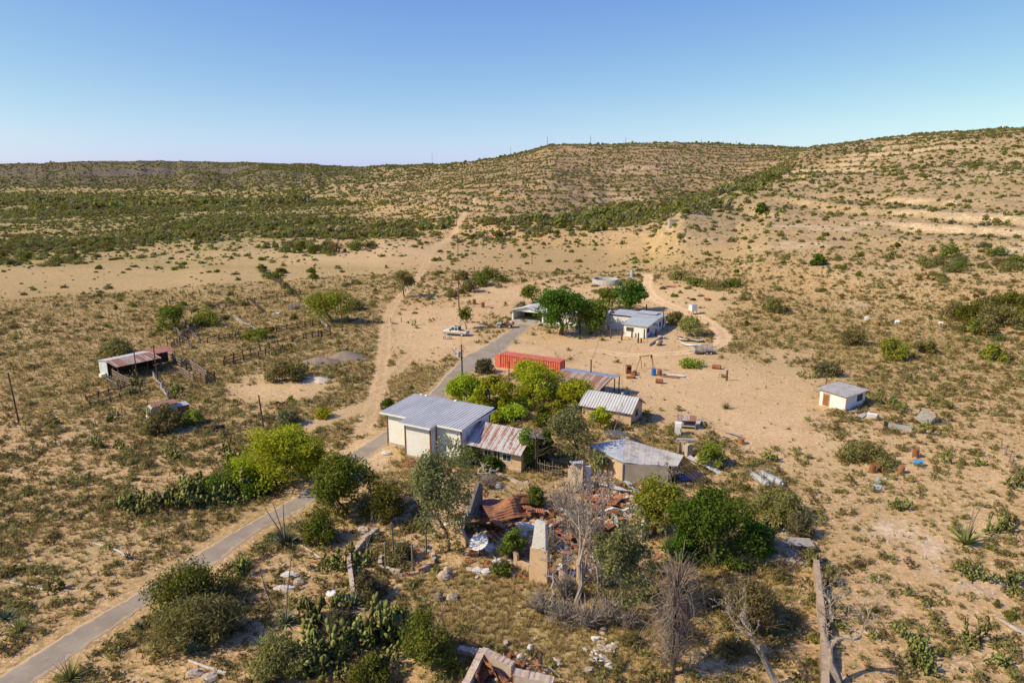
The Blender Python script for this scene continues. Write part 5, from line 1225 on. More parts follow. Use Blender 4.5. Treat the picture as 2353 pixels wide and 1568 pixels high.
bush('lime_bush', 'low lime bush close behind the rusty cottage roof', 1180, 962, 85, 40, L_LIME, 17, 3000, .17)
bush('lime_bush', 'loose lime bush in the yard below the tallest mesquite', 1195, 940, 66, 36, L_LIME, 18, 2000, .17)
bush('lime_bush', 'lime bush right of the storehouse roof corner', 1132, 972, 60, 34, L_LIME, 19, 2000, .17)
bush('dark_bush', 'dark bush under the lime mesquites in the yard', 1290, 940, 54, 36, L_DARK, 20, 1800, .16)
bush('grey_bush', 'grey green bush beside the left end of the red container', 1112, 856, 60, 34, L_OLIVEG, 21, 1600, .2)
tree('tree', 'tall thin grey green tree left of the ruined house', 1322, 1070, 135, 148, L_OLIVEG, 22, n=5200, leaf=.17, clump=.12, levels=5, spread=.7, bare=.15)
tree('mesquite_tree', 'wispy grey green tree leaning over the peach wall of the ruined house', 1375, 1090, 56, 60, L_OLIVEG, 23, n=1100, leaf=.16, clump=.16, elong=3.5)
bush('vine_thicket', 'green creeper smothering the right end of the cottage', 1213, 1075, 46, 112, L_MESQ, 24, 3400, .16, clumps=24, cr=(.2, .34))
bush('vine_thicket', 'shaded creeper hung thicket between the cottage and the grey green tree', 1248, 1062, 54, 92, L_DEEP, 25, 3000, .17, clumps=20)
bush('dark_bush', 'dark bush against the storehouse corner behind the juniper', 1085, 1066, 80, 44, L_DARK, 26, 2400, .16)
bush('dark_bush', 'dark bush before the cottage door', 1128, 1078, 62, 38, L_DEEP, 27, 2000, .16)
bush('lime_bush', 'small bright bush in the grass behind the red sheets of the ruin', 1222, 1168, 60, 58, L_MESQ, 28, 2400, .14, elong=3)
tree('mesquite_tree', 'lime mesquite filling the right end of the roadside clump', 712, 1098, 95, 96, L_LIME, 170, n=6500, leaf=.19, clump=.12, low=.05, first=.2)
bush('lime_bush', 'lime bush filling the left end of the roadside clump', 575, 1112, 110, 84, L_LIME, 171, 5200, .17)
tree('mesquite_tree', 'broad lime green mesquite on the left verge of the asphalt road', 640, 1112, 210, 130, L_LIME, 31, n=14000, leaf=.19, clump=.11, low=.12, spread=.95, first=.22)
bush('lime_bush', 'mid green bush at the left foot of the broad roadside mesquite', 525, 1122, 110, 70, L_MESQ, 32, 3800, .15)
bush('dark_bush', 'dark undergrowth below the broad roadside mesquite', 590, 1135, 90, 50, L_DEEP, 33, 2400, .15)
tree('mesquite_tree', 'dark feathery mesquite leaning over the bend of the asphalt road', 800, 1180, 165, 140, L_MESQ, 34, n=9500, leaf=.15, clump=.13, elong=3, spread=.95, low=.15, trunk=.022)
bush('dark_bush', 'dense dark bush right of the leaning roadside mesquite', 885, 1192, 125, 92, L_DARK, 35, 4600, .14)
bush('dark_bush', 'green bush below the leaning roadside mesquite, behind the agave', 735, 1240, 100, 80, L_MESQ, 36, 3600, .13)
tree('juniper', 'tall grey green juniper with bare forked trunk in front of the storehouse', 1032, 1262, 175, 250, L_OLIVEG, 37, n=14000, leaf=.15, clump=.12, levels=5, spread=.55, first=.28, low=.15, bare=.12, trunk=.02)
tree('half_dead_juniper', 'half dead juniper with green sprays at the right end of the ruin', 1432, 1415, 150, 245, L_OLIVEG, 38, n=7600, leaf=.15, clump=.11, levels=5, spread=.6, low=.08, bare=.35, bark=M_DEADBARK, trunk=.018)
tree('tree', 'yellow green tree beside the dark oak, with dead twigs on top', 1503, 1232, 110, 140, L_YOLIVE, 39, n=7500, leaf=.15, clump=.15, low=.1, spread=.6)
t = tree('oak_tree', 'large dense dark green oak at the right of the ruins', 1648, 1300, 228, 155, L_DEEP, 40, n=17000, leaf=.17, clump=.13, low=.05, spread=1.0, first=.22, levels=4)
bush('dark_bush', 'dark green lower skirt at the right side of the big oak', 1735, 1262, 90, 70, L_DEEP, 41, 3000, .16)
bush('dark_bush', 'dark lower growth at the left side of the big oak', 1560, 1288, 90, 80, L_DEEP, 44, 3000, .16)
bush('dry_topped_bush', 'olive bush with a fan of dry stems, standing before the big oak', 1722, 1440, 150, 120, L_OLIVE, 42, 5200, .12, tw=40)
bush('fresh_bush', 'bright green low growth at the right foot of the big oak', 1692, 1310, 60, 40, L_MESQ, 43, 1600, .13)
bush('dark_bush', 'big dark bush close to the road in the left foreground', 440, 1400, 215, 110, L_DARK, 45, 9500, .12, clumps=30)
bush('olive_bush', 'wide wispy olive bush in front of the big dark roadside bush', 455, 1470, 215, 110, L_OLIVE, 46, 8500, .09, 4.0, 30)
bush('dark_bush', 'dark juniper bush between the prickly pears and the dry grass', 990, 1528, 150, 130, L_DARK, 47, 7600, .11, clumps=26)
bush('olive_bush', 'olive bush left of the foreground prickly pear thicket', 655, 1545, 150, 90, L_OLIVE, 48, 6000, .09, 3.5, 22)
bush('olive_bush', 'grey olive bush among the foreground prickly pears', 780, 1460, 90, 60, L_OLIVEG, 49, 3000, .09, 3)
bush('olive_bush', 'small green bush at the very bottom below the prickly pears', 845, 1568, 100, 60, L_MESQ, 59, 3000, .1, 3)
bush('olive_bush', 'dim olive bush right of the narrow capped wall', 848, 1372, 80, 70, L_OLIVEG, 50, 2600, .1, 3)
bush('olive_bush', 'olive bush inside the stone planter', 930, 1285, 56, 44, L_OLIVEG, 51, 1500, .1, 3)
bush('dark_bush', 'green bush beside the rusty sheets inside the roofless ruin', 1180, 1285, 75, 80, L_MESQ, 52, 2800, .12, 2.2)
bush('dark_bush', 'bright green bush by the satellite dish in the ruin', 1150, 1318, 50, 40, L_MESQ, 53, 1400, .12)
# round the ranch house
tree('shade_tree', 'large dark green shade tree in front of the ranch house', 1288, 768, 132, 112, L_DEEP, 54, n=13000, leaf=.34, clump=.14, low=.2, spread=.9)
tree('shade_tree', 'light green shade tree before the middle of the ranch house', 1358, 768, 98, 82, L_MESQ, 55, n=8000, leaf=.3, clump=.15, low=.2)
tree('shade_tree', 'dark green tree behind the ranch house annex', 1440, 718, 88, 76, L_DEEP, 56, n=6000, leaf=.32, clump=.15, low=.15, spread=.9)
tree('shade_tree', 'paler tree behind the ranch house between two dark ones', 1393, 712, 56, 52, L_MESQ, 57, n=2600, leaf=.3, clump=.17)
tree('shade_tree', 'olive tree behind the carport', 1226, 697, 56, 44, L_MESQ, 58, n=2200, leaf=.3, clump=.17)
tree('small_tree', 'thin olive tree at the left corner of the carport', 1192, 728, 36, 36, L_OLIVEG, 60, n=1100, leaf=.28, clump=.2)
tree('small_tree', 'round olive tree at the right end of the ranch house', 1588, 772, 58, 48, L_OLIVE, 61, n=3000, leaf=.26, clump=.2, low=.25)
bush('dark_bush', 'row of dark shrubs against the right wall of the ranch house', 1548, 742, 56, 34, L_OLIVE, 62, 1600, .28)
tree('small_tree', 'small leafy tree behind the tail of the pickup truck', 1072, 756, 44, 52, L_MESQ, 63, n=1300, leaf=.26, clump=.2, bare=.2)
tree('small_tree', 'many limbed tree alone beside the dirt track', 930, 682, 58, 66, L_OLIVE, 64, n=2600, leaf=.3, clump=.16, spread=.6, low=.15)
tree('mesquite_tree', 'wide yellow green mesquite overhanging the corral fence', 765, 742, 150, 78, L_YOLIVE, 65, n=6500, leaf=.30, clump=.11, spread=1.0, low=.2, bare=.2)
bush('dark_bush', 'dark round shrub right of the corral mesquite', 815, 712, 50, 30, L_OLIVE, 66, 1200, .3)
tree('mesquite_tree', 'green mesquite standing among the pens behind the barn', 392, 756, 72, 54, L_MESQ, 67, n=3600, leaf=.28, clump=.16, low=.1)
bush('lime_bush', 'loose lime green bush right of the pens', 480, 748, 80, 44, L_YOLIVE, 68, 1700, .26)
bush('lime_bush', 'low lime bush inside the pens', 590, 778, 66, 26, L_YOLIVE, 69, 1100, .26)
bush('dark_bush', 'dark olive bush behind the barn', 265, 815, 88, 46, L_OLIVE, 70, 2200, .25)
bush('olive_bush', 'olive bush in front of the pale sand heap', 655, 876, 100, 54, L_OLIVE, 71, 2800, .22, 2.5)
bush('lime_bush', 'small lime bush left of the gravel mounds', 690, 862, 46, 34, L_YOLIVE, 72, 900, .22)
bush('olive_bush', 'olive brush hiding the side of the abandoned van', 378, 990, 92, 66, L_OLIVE, 73, 3400, .17, 3)
bush('lime_bush', 'lime weed clump right of the abandoned van', 445, 972, 48, 40, L_YOLIVE, 74, 1000, .16, 3)
bush('lime_bush', 'small lime bush near the grey post', 742, 958, 48, 22, L_LIME, 75, 700, .18)
bush('olive_bush', 'grey brush behind the broad roadside mesquite', 660, 975, 70, 36, L_OLIVEG, 76, 1400, .18, 3)
bush('dark_bush', 'dark green shrub at the left back corner of the storehouse', 890, 938, 38, 26, L_DEEP, 77, 900, .18)
# bushes on the right
bush('round_bush', 'yellow green round bush behind the buff boulder', 1632, 1070, 78, 58, L_YOLIVE, 80, 3600, .15)
bush('round_bush', 'dark round juniper alone on the hillside', 1880, 610, 38, 28, L_DEEP, 81, 900, .45)
bush('round_bush', 'dark green juniper bush high on the hillside', 1750, 490, 32, 26, L_DEEP, 82, 700, .7)
bush('round_bush', 'first of three olive bushes behind the white shed, counted from the road', 1955, 790, 74, 36, L_OLIVE, 83, 2200, .24)
bush('round_bush', 'bigger yellow green bush left of the tall round one behind the white shed', 2055, 822, 84, 48, L_YOLIVE, 84, 2600, .24)
bush('round_bush', 'tall round bush behind the white shed', 2122, 812, 48, 44, L_OLIVE, 85, 1700, .24)
bush('round_bush', 'yellow green bush near the right edge beyond the white shed', 2282, 828, 60, 42, L_YOLIVE, 86, 1700, .24)
for i, (u, v, w_, h) in enumerate(((2230, 735, 90, 44), (2290, 745, 110, 52), (2340, 740, 80, 40), (2262, 770, 70, 34), (2325, 700, 80, 30))):
    bush('thicket_bush', 'dark bush of the thicket on the far right slope', u, v, w_, h, L_OLIVE if i % 2 else L_DARK, 90 + i, 2200, .28, group='bushes of the far right thicket')
bush('round_bush', 'bushy clump in the flat right of the loop track', 1780, 716, 54, 40, L_OLIVE, 96, 1300, .3)
bush('olive_bush', 'low grey olive brush before the silver tanks', 1795, 1188, 140, 60, L_OLIVE, 97, 4200, .12, 4)
bush('olive_bush', 'sparse olive brush behind the wooden well box', 1838, 1232, 66, 54, L_OLIVEG, 98, 1700, .12, 4)
bush('olive_bush', 'brush pile overgrown with green right of the junk', 1590, 842, 70, 20, L_YOLIVE, 99, 1100, .22)
bush('olive_bush', 'olive brush before the blue barrel', 1985, 1060, 130, 44, L_OLIVE, 101, 3400, .13, 3.5)
bush('olive_bush', 'brown olive brush clump behind the white shed door', 1900, 860, 80, 34, L_OLIVEG, 102, 1500, .2, 3)
for i, (u, v, w_, h) in enumerate(((625, 640, 46, 22), (600, 622, 34, 16), (645, 628, 30, 16), (720, 640, 28, 14), (715, 625, 24, 11))):
    bush('field_bush', 'dark rounded bush at the head of the old fence line in the pasture', u, v, w_, h, L_DARK, 110 + i, 500, .42, group='bushes at the head of the fence line')
for i, (u, v, w_, h) in enumerate(((1100, 655, 62, 44), (1078, 670, 54, 34), (1125, 640, 60, 34), (1060, 642, 40, 24))):
    bush('field_bush', 'dark bush in the clump behind the tall power poles', u, v, w_, h, [L_DARK, L_OLIVE][i % 2], 120 + i, 900, .36, group='clump of bushes by the power poles')
for i, (u, v, w_, h) in enumerate(((720, 582, 60, 26), (770, 580, 66, 30), (815, 574, 56, 24), (850, 570, 40, 18))):
    bush('thicket_bush', 'dark bush of the green thicket bordering the bare pasture', u, v, w_, h, [L_DARK, L_OLIVE][i % 2], 130 + i, 600, .5, group='thicket along the bare pasture')
for i, (u, v, w_, h) in enumerate(((1600, 655, 66, 22), (1640, 662, 80, 26), (1680, 658, 60, 20), (1560, 642, 50, 26))):
    bush('thicket_bush', 'dark bush of the hedge like row behind the loop track', u, v, w_, h, [L_DARK, L_OLIVE][i % 2], 140 + i, 800, .36, group='row of bushes behind the loop track')
for i, (u, v, w_, h) in enumerate(((1868, 1380, 26, 24), (1872, 1470, 30, 22), (1905, 1340, 34, 40), (1862, 1295, 40, 46))): bush('wall_brush', 'brown brush growing against the long stone wall', u, v, w_, h, L_OLIVE, 150 + i, 700, .09, 3.5, group='brush along the long stone wall')
for i, (u, v, w_, h) in enumerate(((1660, 1395, 60, 30), (1600, 1400, 70, 30), (1790, 1330, 50, 26), (1450, 1480, 60, 24), (1680, 1500, 80, 34), (1590, 1470, 60, 30))): bush('dry_brush', 'low tangle of dry brown brush around the dead weeping tree', u, v, w_, h, L_DRY, 160 + i, 900, .07, 5, tw=24, group='dry brush about the dead weeping tree')
for i, (u, v, w_, h) in enumerate(((655, 662, 24, 18), (668, 676, 22, 16), (560, 702, 28, 14), (480, 706, 26, 13), (446, 716, 24, 14), (420, 702, 22, 12), (520, 735, 24, 14), (300, 905, 30, 16), (340, 985, 26, 14), (120, 975, 30, 16))): bush('fence_brush', 'brush grown into the old fence lines of the pens', u, v, w_, h, L_OLIVE, 180 + i, 420, .24, 3, group='brush along the old fence lines')
L_TWIG = leafmat('bleached_twig', (.085, .068, .05), (.17, .14, .11), .1)
for i, (u, v, w_, h) in enumerate(((1240, 1405, 60, 50), (1292, 1428, 80, 50), (1345, 1440, 80, 56), (1395, 1428, 70, 60), (1300, 1375, 60, 60), (1385, 1345, 70, 70), (1262, 1262, 46, 46), (1335, 1235, 70, 80), (1290, 1180, 60, 70), (1440, 1440, 70, 40), (1120, 1120, 70, 30))): bush('dead_brush', 'tangle of grey dead brush in and before the roofless ruin', u, v, w_, h, L_TWIG, 230 + i, 900, .035, 9, 18, (.12, .26), tw=46, bark=M_DEADBARK, group='grey dead brush about the ruin')
for i, (u, v, w_, h) in enumerate(((1105, 948, 56, 30), (1162, 936, 50, 36), (1272, 948, 54, 34), (1216, 915, 50, 36), (1350, 935, 46, 34), (1100, 905, 50, 40))): bush('lime_bush', 'lime green bush in the mass of green behind the storehouse', u, v, w_, h, L_LIME, 250 + i, 1900, .18, group='lime bushes behind the storehouse')
# dead trees
def dead_tree(name, label, u, v, wpx, hpx, seed, levels=6, spread=.7, lean=(0, 0, 0), trunk=.022, first=.3, gnarl=.3, nfork=(2, 3), mat=None, upbias=.1, thick=1.0):
    W, H = metres(u, v, hpx, wpx); b = G(u, v); t = thing(name, label, 'dead tree', b)
    mb, mb2, tips = branch_tree(seed, H, max(.05, trunk * H), levels, spread, nfork, lean, gnarl, first, split=2, upbias=upbias)
    fit([mb, mb2], tips, W * 1.1, H * 1.05); mb.build('trunk', mat or M_DEADBARK, t); mb2.build('branch', mat or M_DEADBARK, t); return t
dead_tree('dead_tree', 'tallest grey dead tree standing over the middle of the ruin', 1318, 1412, 235, 310, 201, 7, .75, (.1, 0, 0), trunk=.018, first=.18, nfork=(2, 3), gnarl=.3, upbias=.2)
dead_tree('dead_tree', 'grey dead tree leaning right of the tallest one in the ruin', 1362, 1405, 170, 250, 213, 7, .6, (.25, .1, 0), trunk=.016, first=.2, nfork=(2, 3), gnarl=.35)
dead_tree('dead_tree', 'low grey dead branches sprawling left before the white topped pier', 1285, 1400, 170, 140, 214, 6, .9, (-.4, 0, 0), trunk=.03, first=.25, nfork=(2, 3), gnarl=.4)
dead_tree('dead_tree', 'second grey dead trunk tangled behind the sprawling dead tree', 1340, 1330, 150, 210, 202, 6, .7, trunk=.018, first=.2, nfork=(3, 3), gnarl=.35)
dead_tree('dead_tree', 'bare leafless sapling before the small peach house', 1408, 995, 60, 78, 203, 5, .45, trunk=.014)
dead_tree('dead_tree', 'pale fallen looking dead tree at the bottom, left of the stone wall', 1790, 1580, 300, 230, 204, 6, .95, (-.6, .2, 0), .04, first=.35, gnarl=.35)
dead_tree('dead_tree', 'pale twisted dead tree right of the stone wall, top reaching over it', 1930, 1580, 220, 240, 205, 6, .8, (.15, 0, 0), .04, gnarl=.35)
dead_tree('dead_tree', 'dead tree with upcurved branches against the right side of the stone wall', 1905, 1440, 120, 120, 206, 6, .9, (.5, .1, 0), .035, gnarl=.35)
dead_tree('dead_tree', 'dead twigs standing in front of the grey wall of the ruined house', 1545, 1130, 80, 70, 207, 5, .7, trunk=.014)
dead_tree('dead_tree', 'small bare tree by the silver tanks', 1745, 1135, 70, 70, 208, 5, .8, trunk=.016)
dead_tree('dead_tree', 'bare white branch leaning by the garden wall at the planter', 838, 1292, 90, 110, 209, 4, .5, (.6, .1, 0), .016)
dead_tree('dead_tree', 'dark dead branches piled left of the ruined house', 1268, 1060, 80, 50, 210, 5, 1.0, (-.5, 0, 0), .03, mat=M_BARK)
dead_tree('dead_tree', 'low dead branch behind the storehouse juniper', 1110, 1098, 100, 36, 211, 4, .9, (.8, 0, 0), .05)
dead_tree('dead_tree', 'bleached twigs on top of the yellow green tree', 1515, 1150, 60, 60, 212, 5, .8, trunk=.016)
# the grey weeping one
W, H = metres(1545, 1548, 250, 120); t = thing('dead_weeping_tree', 'dead weeping tree, a column of hanging grey twigs', 'dead tree', G(1545, 1548))
tm = MB().tube([(0, 0, -.1), (.08, 0, H * .4), (.0, .05, H * .75), (.05, 0, H * .98)], [.17, .13, .08, .02], 7); tm.build('trunk', M_BARK, t)
wb = MB(); rr = random.Random(9)
for i in range(1000):
    a = rr.uniform(0, 2 * PI); lob = .7 + .3 * math.sin(3 * a + 1) + .2 * math.sin(5 * a); d = Vector((math.cos(a), math.sin(a), 0))
    if i % 10 < 6:     # wisps rising from the stem, a ragged broom
        z = H * (.06 + .60 * rr.random()); L = H * rr.uniform(.16, .36); th = rr.uniform(.12, .85) * lob
        p0 = Vector((0, 0, z)); p1 = p0 + (d * math.sin(th) + Vector((0, 0, math.cos(th)))) * L * .5; p2 = p1 + (d * math.sin(th * 1.3) + Vector((rr.gauss(0, .12), rr.gauss(0, .12), math.cos(th * 1.3)))) * L * .4
        p3 = p2 + (d * math.sin(th * 2.2) + Vector((rr.gauss(0, .25), rr.gauss(0, .25), math.cos(th * 2.2)))) * L * .25
    else:              # broken side twigs that arch over and hang
        z = H * (.18 + .55 * rr.random()); L = W * .62 * lob * rr.uniform(.4, 1.1)
        p0 = Vector((0, 0, z)); p1 = p0 + d * L * .5 + Vector((rr.gauss(0, .08), rr.gauss(0, .08), L * rr.uniform(.25, .6))); p2 = p0 + d * L * .9 + Vector((rr.gauss(0, .15), rr.gauss(0, .15), L * rr.uniform(-.1, .3))); p3 = p2 + d * L * .15 + Vector((rr.gauss(0, .08), rr.gauss(0, .08), -L * rr.uniform(.2, .9)))
    p3.z = min(max(p3.z, .05), H * 1.02); wb.tube([p0, p1, p2, p3], [.032, .024, .017, .009], 3, False)
wb.build('branch', mottled('brown_grey_twig', (.20, .15, .11), (.31, .24, .185), 2, .95, .01), t)
# ---------------------------------------------------------------- prickly pears
pear_n = [0]
def pears(label, group, u, v, n, su, sv, smin, smax, seed):
    r = random.Random(seed)
    for i in range(n):
        uu, vv = u + r.uniform(-su, su), v + r.uniform(-sv, sv); b = G(uu, vv); s = r.uniform(smin, smax)
        o = bpy.data.objects.new('prickly_pear', PEARS[r.randrange(4)]); C.objects.link(o); o.location = (b[0], b[1], b[2] - .05); o.rotation_euler = (0, 0, r.uniform(0, 6.28)); o.scale = (s, s, s * r.uniform(1.05, 1.6)); tag(o, label, 'cactus', group)
PL_ = [('prickly pear in the long thicket beside the asphalt road', 'prickly pears in the roadside thicket', [(330, 1165, 9, 45, 18), (420, 1155, 12, 45, 22), (505, 1150, 10, 40, 18), (565, 1125, 8, 35, 18), (540, 1060, 4, 25, 15)], 1.5, 2.5),
       ('prickly pear in the foreground thicket above the picture edge', 'prickly pears in the foreground thicket', [(860, 1500, 14, 45, 45), (760, 1520, 8, 45, 35), (905, 1450, 6, 25, 25), (720, 1440, 4, 20, 15)], 1.6, 2.7),
       ('prickly pear by the garden wall near the planter', 'prickly pears by the planter', [(775, 1300, 5, 22, 14), (830, 1300, 2, 10, 8), (545, 1315, 3, 22, 10), (800, 1392, 3, 20, 8)], 1.3, 2.0),
       ('yellow green prickly pear scattered on the slope right of the stone wall', 'prickly pears on the right slope', [(2125, 1530, 7, 28, 22), (2295, 1520, 2, 12, 10), (2225, 1478, 2, 14, 10), (2060, 1160, 3, 15, 8), (1765, 1060, 3, 16, 14), (1780, 1215, 4, 16, 10), (2160, 1058, 4, 24, 8), (2240, 1068, 2, 14, 6), (2325, 1110, 3, 16, 18), (2300, 1210, 4, 30, 14), (2115, 990, 3, 14, 8), (2045, 930, 4, 22, 6), (1850, 870, 4, 20, 6), (2130, 865, 5, 40, 12), (2300, 1350, 4, 30, 14), (2230, 1330, 3, 20, 8), (2090, 1480, 2, 10, 8)], 1.0, 1.7),
       ('dark green prickly pear dotted about the left pasture and corrals', 'prickly pears of the left pasture', [(245, 752, 3, 12, 6), (395, 905, 5, 24, 14), (300, 890, 4, 25, 8), (262, 970, 3, 15, 6), (225, 1030, 3, 20, 5), (275, 1030, 2, 12, 5), (395, 1045, 2, 8, 5), (415, 1055, 2, 10, 5), (640, 812, 3, 14, 8), (605, 795, 2, 14, 4), (795, 748, 4, 20, 10), (560, 780, 3, 30, 10), (520, 690, 4, 30, 10), (935, 742, 2, 18, 5), (1000, 735, 2, 14, 5), (135, 1355, 2, 20, 5)], .9, 1.7)]
k = 0
for lb, gr, cl, s0, s1 in PL_:
    for (u, v, n, su, sv) in cl: pears(lb, gr, u, v, n, su, sv, s0, s1, 900 + k); k += 1
# ---------------------------------------------------------------- agaves and yuccas
def agave(label, u, v, wpx, seed, stalks=(), n=44, grey=True):
    W, _ = metres(u, v, 10, wpx); b = G(u, v); t = thing('agave', label, 'agave', b)
    rg = np.random.default_rng(seed); V, Q, T = blades(rg, n, W * .04, W * .48, W * .075, (.15, 1.35), .25, .05, 3, .08)
    o = bpy.data.objects.new('rosette', np_mesh('rosette', V, Q, L_AGAVE if grey else L_YUCCA, T)); C.objects.link(o); o.parent = t
    for lx, ly, h in stalks: MB().tube([(0, 0, .2), (lx * .4, ly * .4, h * .5), (lx, ly, h)], [.07, .055, .03], 6).build('flower_stalk', M_WOOD, t)
    return t
agave('large blue green agave by the road with three tall dead flower stalks', 655, 1250, 95, 1, ((-1.6, 0, 3.8), (-.9, .2, 4.2), (.1, .1, 4.4)), 60)
agave('agave in the open ground below the road with one tall thin stalk', 657, 1432, 75, 2, ((.9, .1, 6.2),), 50)
agave('agave with broad pale leaves beside the white log', 445, 1500, 70, 3)
agave('dark agave left of the garden wall end', 808, 1392, 75, 4); agave('dark agave beside the olive bush near the white log', 600, 1482, 66, 5)
agave('small agave alone in the dry grass', 966, 1378, 28, 6, n=36); agave('blue agave at the left edge below the road', 14, 1420, 66, 7); agave('agave at the left tip of the wispy olive bush', 322, 1442, 44, 8)
agave('agave with yellowing leaves and two stalks on the right slope', 2218, 1248, 95, 9, ((.4, .2, 4.2), (1.0, .1, 4.4)), 60, False)
agave('yucca with a stiff pale head in the scrub right of the white shed', 2072, 944, 50, 10, n=60, grey=False); agave('second yucca near the right edge beyond the white shed', 2180, 938, 46, 11, n=60, grey=False)
for i, (lb, u, v, w_) in enumerate((('grassy yucca on the right verge of the road by the dark bush', 553, 1302, 66), ('grassy yellow yucca at the left edge by the road', 45, 1448, 75), ('grassy yucca at the bottom left corner below the road', 160, 1560, 100), ('yucca in front of the ranch house posts', 1332, 778, 22), ('yucca right of the one before the ranch house posts', 1384, 782, 26), ('bushy yucca beside the foot of the first ranch house post', 1262, 765, 26), ('small dark sotol alone on the bare ground behind the junk', 1667, 938, 36))):
    W, _ = metres(u, v, 10, w_); o = bpy.data.objects.new('yucca', SOTOL[i % 3]); C.objects.link(o); o.location = G(u, v); s = W / 1.0; o.scale = (s, s, s); tag(o, lb, 'yucca')
# ---------------------------------------------------------------- the largest of the plain desert shrubs, each on its own
def region(u, v):
    if v < 690: return ('far flat below the hills' if u < 1200 else 'lower hillside on the right')
    if u < 860: return ('pasture around the corrals' if v < 960 else 'slope left of the asphalt road' if v < 1290 - .25 * u + 160 else 'foreground beside the road')
    if u < 1500: return ('ground between the track and the ranch house' if v < 880 else 'yard among the ruins' if v < 1300 else 'foreground dry grass')
    return ('stony flat right of the ranch house' if v < 900 else 'slope right of the ruins' if v < 1280 else 'slope right of the stone garden wall')
for i in solo:
    o = bpy.data.objects.new('desert_shrub', (NEAR_SHRUB + NEAR_WISP + NEAR_WISP)[rng.integers(0, 14)]); C.objects.link(o)
    s = float(SS[i]); o.location = (SX[i], SY[i], SZ[i] - .03); o.rotation_euler = (0, 0, rng.uniform(0, 6.28)); o.scale = (s * rng.uniform(.85, 1.2), s * rng.uniform(.85, 1.2), s * rng.uniform(.7, 1.2))
    rg_ = region(SU[i], SV[i]); tag(o, 'low olive desert shrub dotted over the ' + rg_, 'shrub', 'desert shrubs on the ' + rg_)
# ---------------------------------------------------------------- poles
def hgt(u, v, vtop):
    p = G(u, v); dep = math.atan2(CAMZ - p[2], math.hypot(p[0], p[1])); z = p[2]
    lo, hi = 0.0, 40.0
    for _ in range(40):
        m_ = (lo + hi) / 2
        if float(project(p[0], p[1], z + m_)[1]) > vtop: lo = m_
        else: hi = m_
    return p, lo
def pole(label, u, v, vtop, r=.14, arms=0, name='utility_pole', mat=None, lean=0.0, group=None):
    p, h = hgt(u, v, vtop); t = thing(name, label, 'pole', p, 0, group)
    MB().tube([(0, 0, -.3), (lean * .5, 0, h * .5), (lean, 0, h)], [r, r * .88, r * .75], 8).build('shaft', mat or M_POLE, t)
    for i in range(arms):
        z = h - .35 - .9 * i; MB().b2(-1.0, 1.0, -.06, .06, z - .06, z + .06).build('crossarm', M_POLE, t)
        for x in (-.9, -.4, .4, .9): MB().lathe([(0, .16), (.04, .15), (.05, .05), (.03, 0)], 8, (x, 0, z + .06)).build('insulator', M_GLASS, t)
    return t, h
t, h = pole('tall wooden utility pole with grey transformer at the edge of the road', 1062, 898, 791, .15)
tr_ = MB(); tr_.lathe([(0, 0), (.30, 0), (.32, .9), (.22, 1.0), (0, 1.03)], 16, (-.5, 0, h - 2.1)); o = tr_.build('transformer', M_GALV, t)
MB().b2(-.3, 0, -.05, .05, h - 1.4, h - 1.3).build('bracket', M_RUSTSTEEL, t)
ar = MB(); ar.tube([(0, 0, h - .6), (-.5, 0, h - .45), (-1.0, 0, h - .5)], .035, 6); la = ar.build('lamp_arm', M_GALV, t)
MB().lathe([(0, .25), (.12, .2), (.22, 0), (0, .0)], 12, (-1.05, 0, h - .75)).build('lamp_shade', M_GALV, la)
for x in (-.25, .25): MB().lathe([(0, .2), (.05, .18), (.05, 0)], 8, (x, 0, h - .35)).build('insulator', M_GLASS, t)
pole('thin dark pole between the two lime mesquites in the yard', 1169, 900, 830, .10, name='pole')
pole('reddish pole in front of the small peach house roof', 1356, 896, 826, .14, name='pole')
pole('slim metal pole before the shaded half of the cottage roof', 1074, 1066, 998, .05, name='pole')
t, h = pole('pole right of the cottage crowned with a tangle of dead creeper', 1230, 1084, 1000, .09, name='pole')
tw_ = twigs(np.random.default_rng(4), 46, 1.3, .03, .1, (.6, 2.3), 2); tw_.v = [(x, y, z + h - .2) for x, y, z in tw_.v]; tw_.build('dead_creeper', M_GREYWOOD, t)
pole('grey leaning post standing alone in the field left of the storehouse', 606, 985, 907, .13, name='pole', lean=-.3)
pole('dark pole at the end of the corral rails', 786, 761, 690, .15, name='pole'); pole('dark pole at the left edge of the pasture', 44, 972, 856, .12, name='pole', lean=-.3)
for i, (u, v, vt) in enumerate(((1054, 706, 637), (1052, 590, 536), (1049, 518, 459))): pole(['nearest of the three tall poles in line up the dirt track', 'middle one of the three tall poles up the dirt track', 'farthest and smallest of the three poles up the dirt track'][i], u, v, vt, .17, 1)
pole('rust red pole right of the nearest tall power pole', 1090, 674, 612, .14, name='pole'); pole('thin pole in the brush left of the round tank', 1222, 607, 580, .14, name='pole')
pole('red brown pole standing in front of the ranch house trees', 1394, 773, 704, .16, name='pole'); pole('dark pole against the right wall of the ranch house', 1522, 757, 706, .12, name='pole')
pole('pole behind the roof of the ranch house', 1404, 722, 690, .14, name='pole'); pole('pole right of the round water tank', 1420, 668, 650, .12, name='pole'); pole('thin pole behind the white shed', 1896, 892, 852, .09, name='pole')
pole('tall post of the barn front nearest the pens', 317, 880, 810, .11, name='pole'); pole('tall pole at the right corner of the barn roof', 363, 880, 792, .11, name='pole'); pole('pole behind the lean-to of the barn', 386, 803, 772, .11, name='pole')
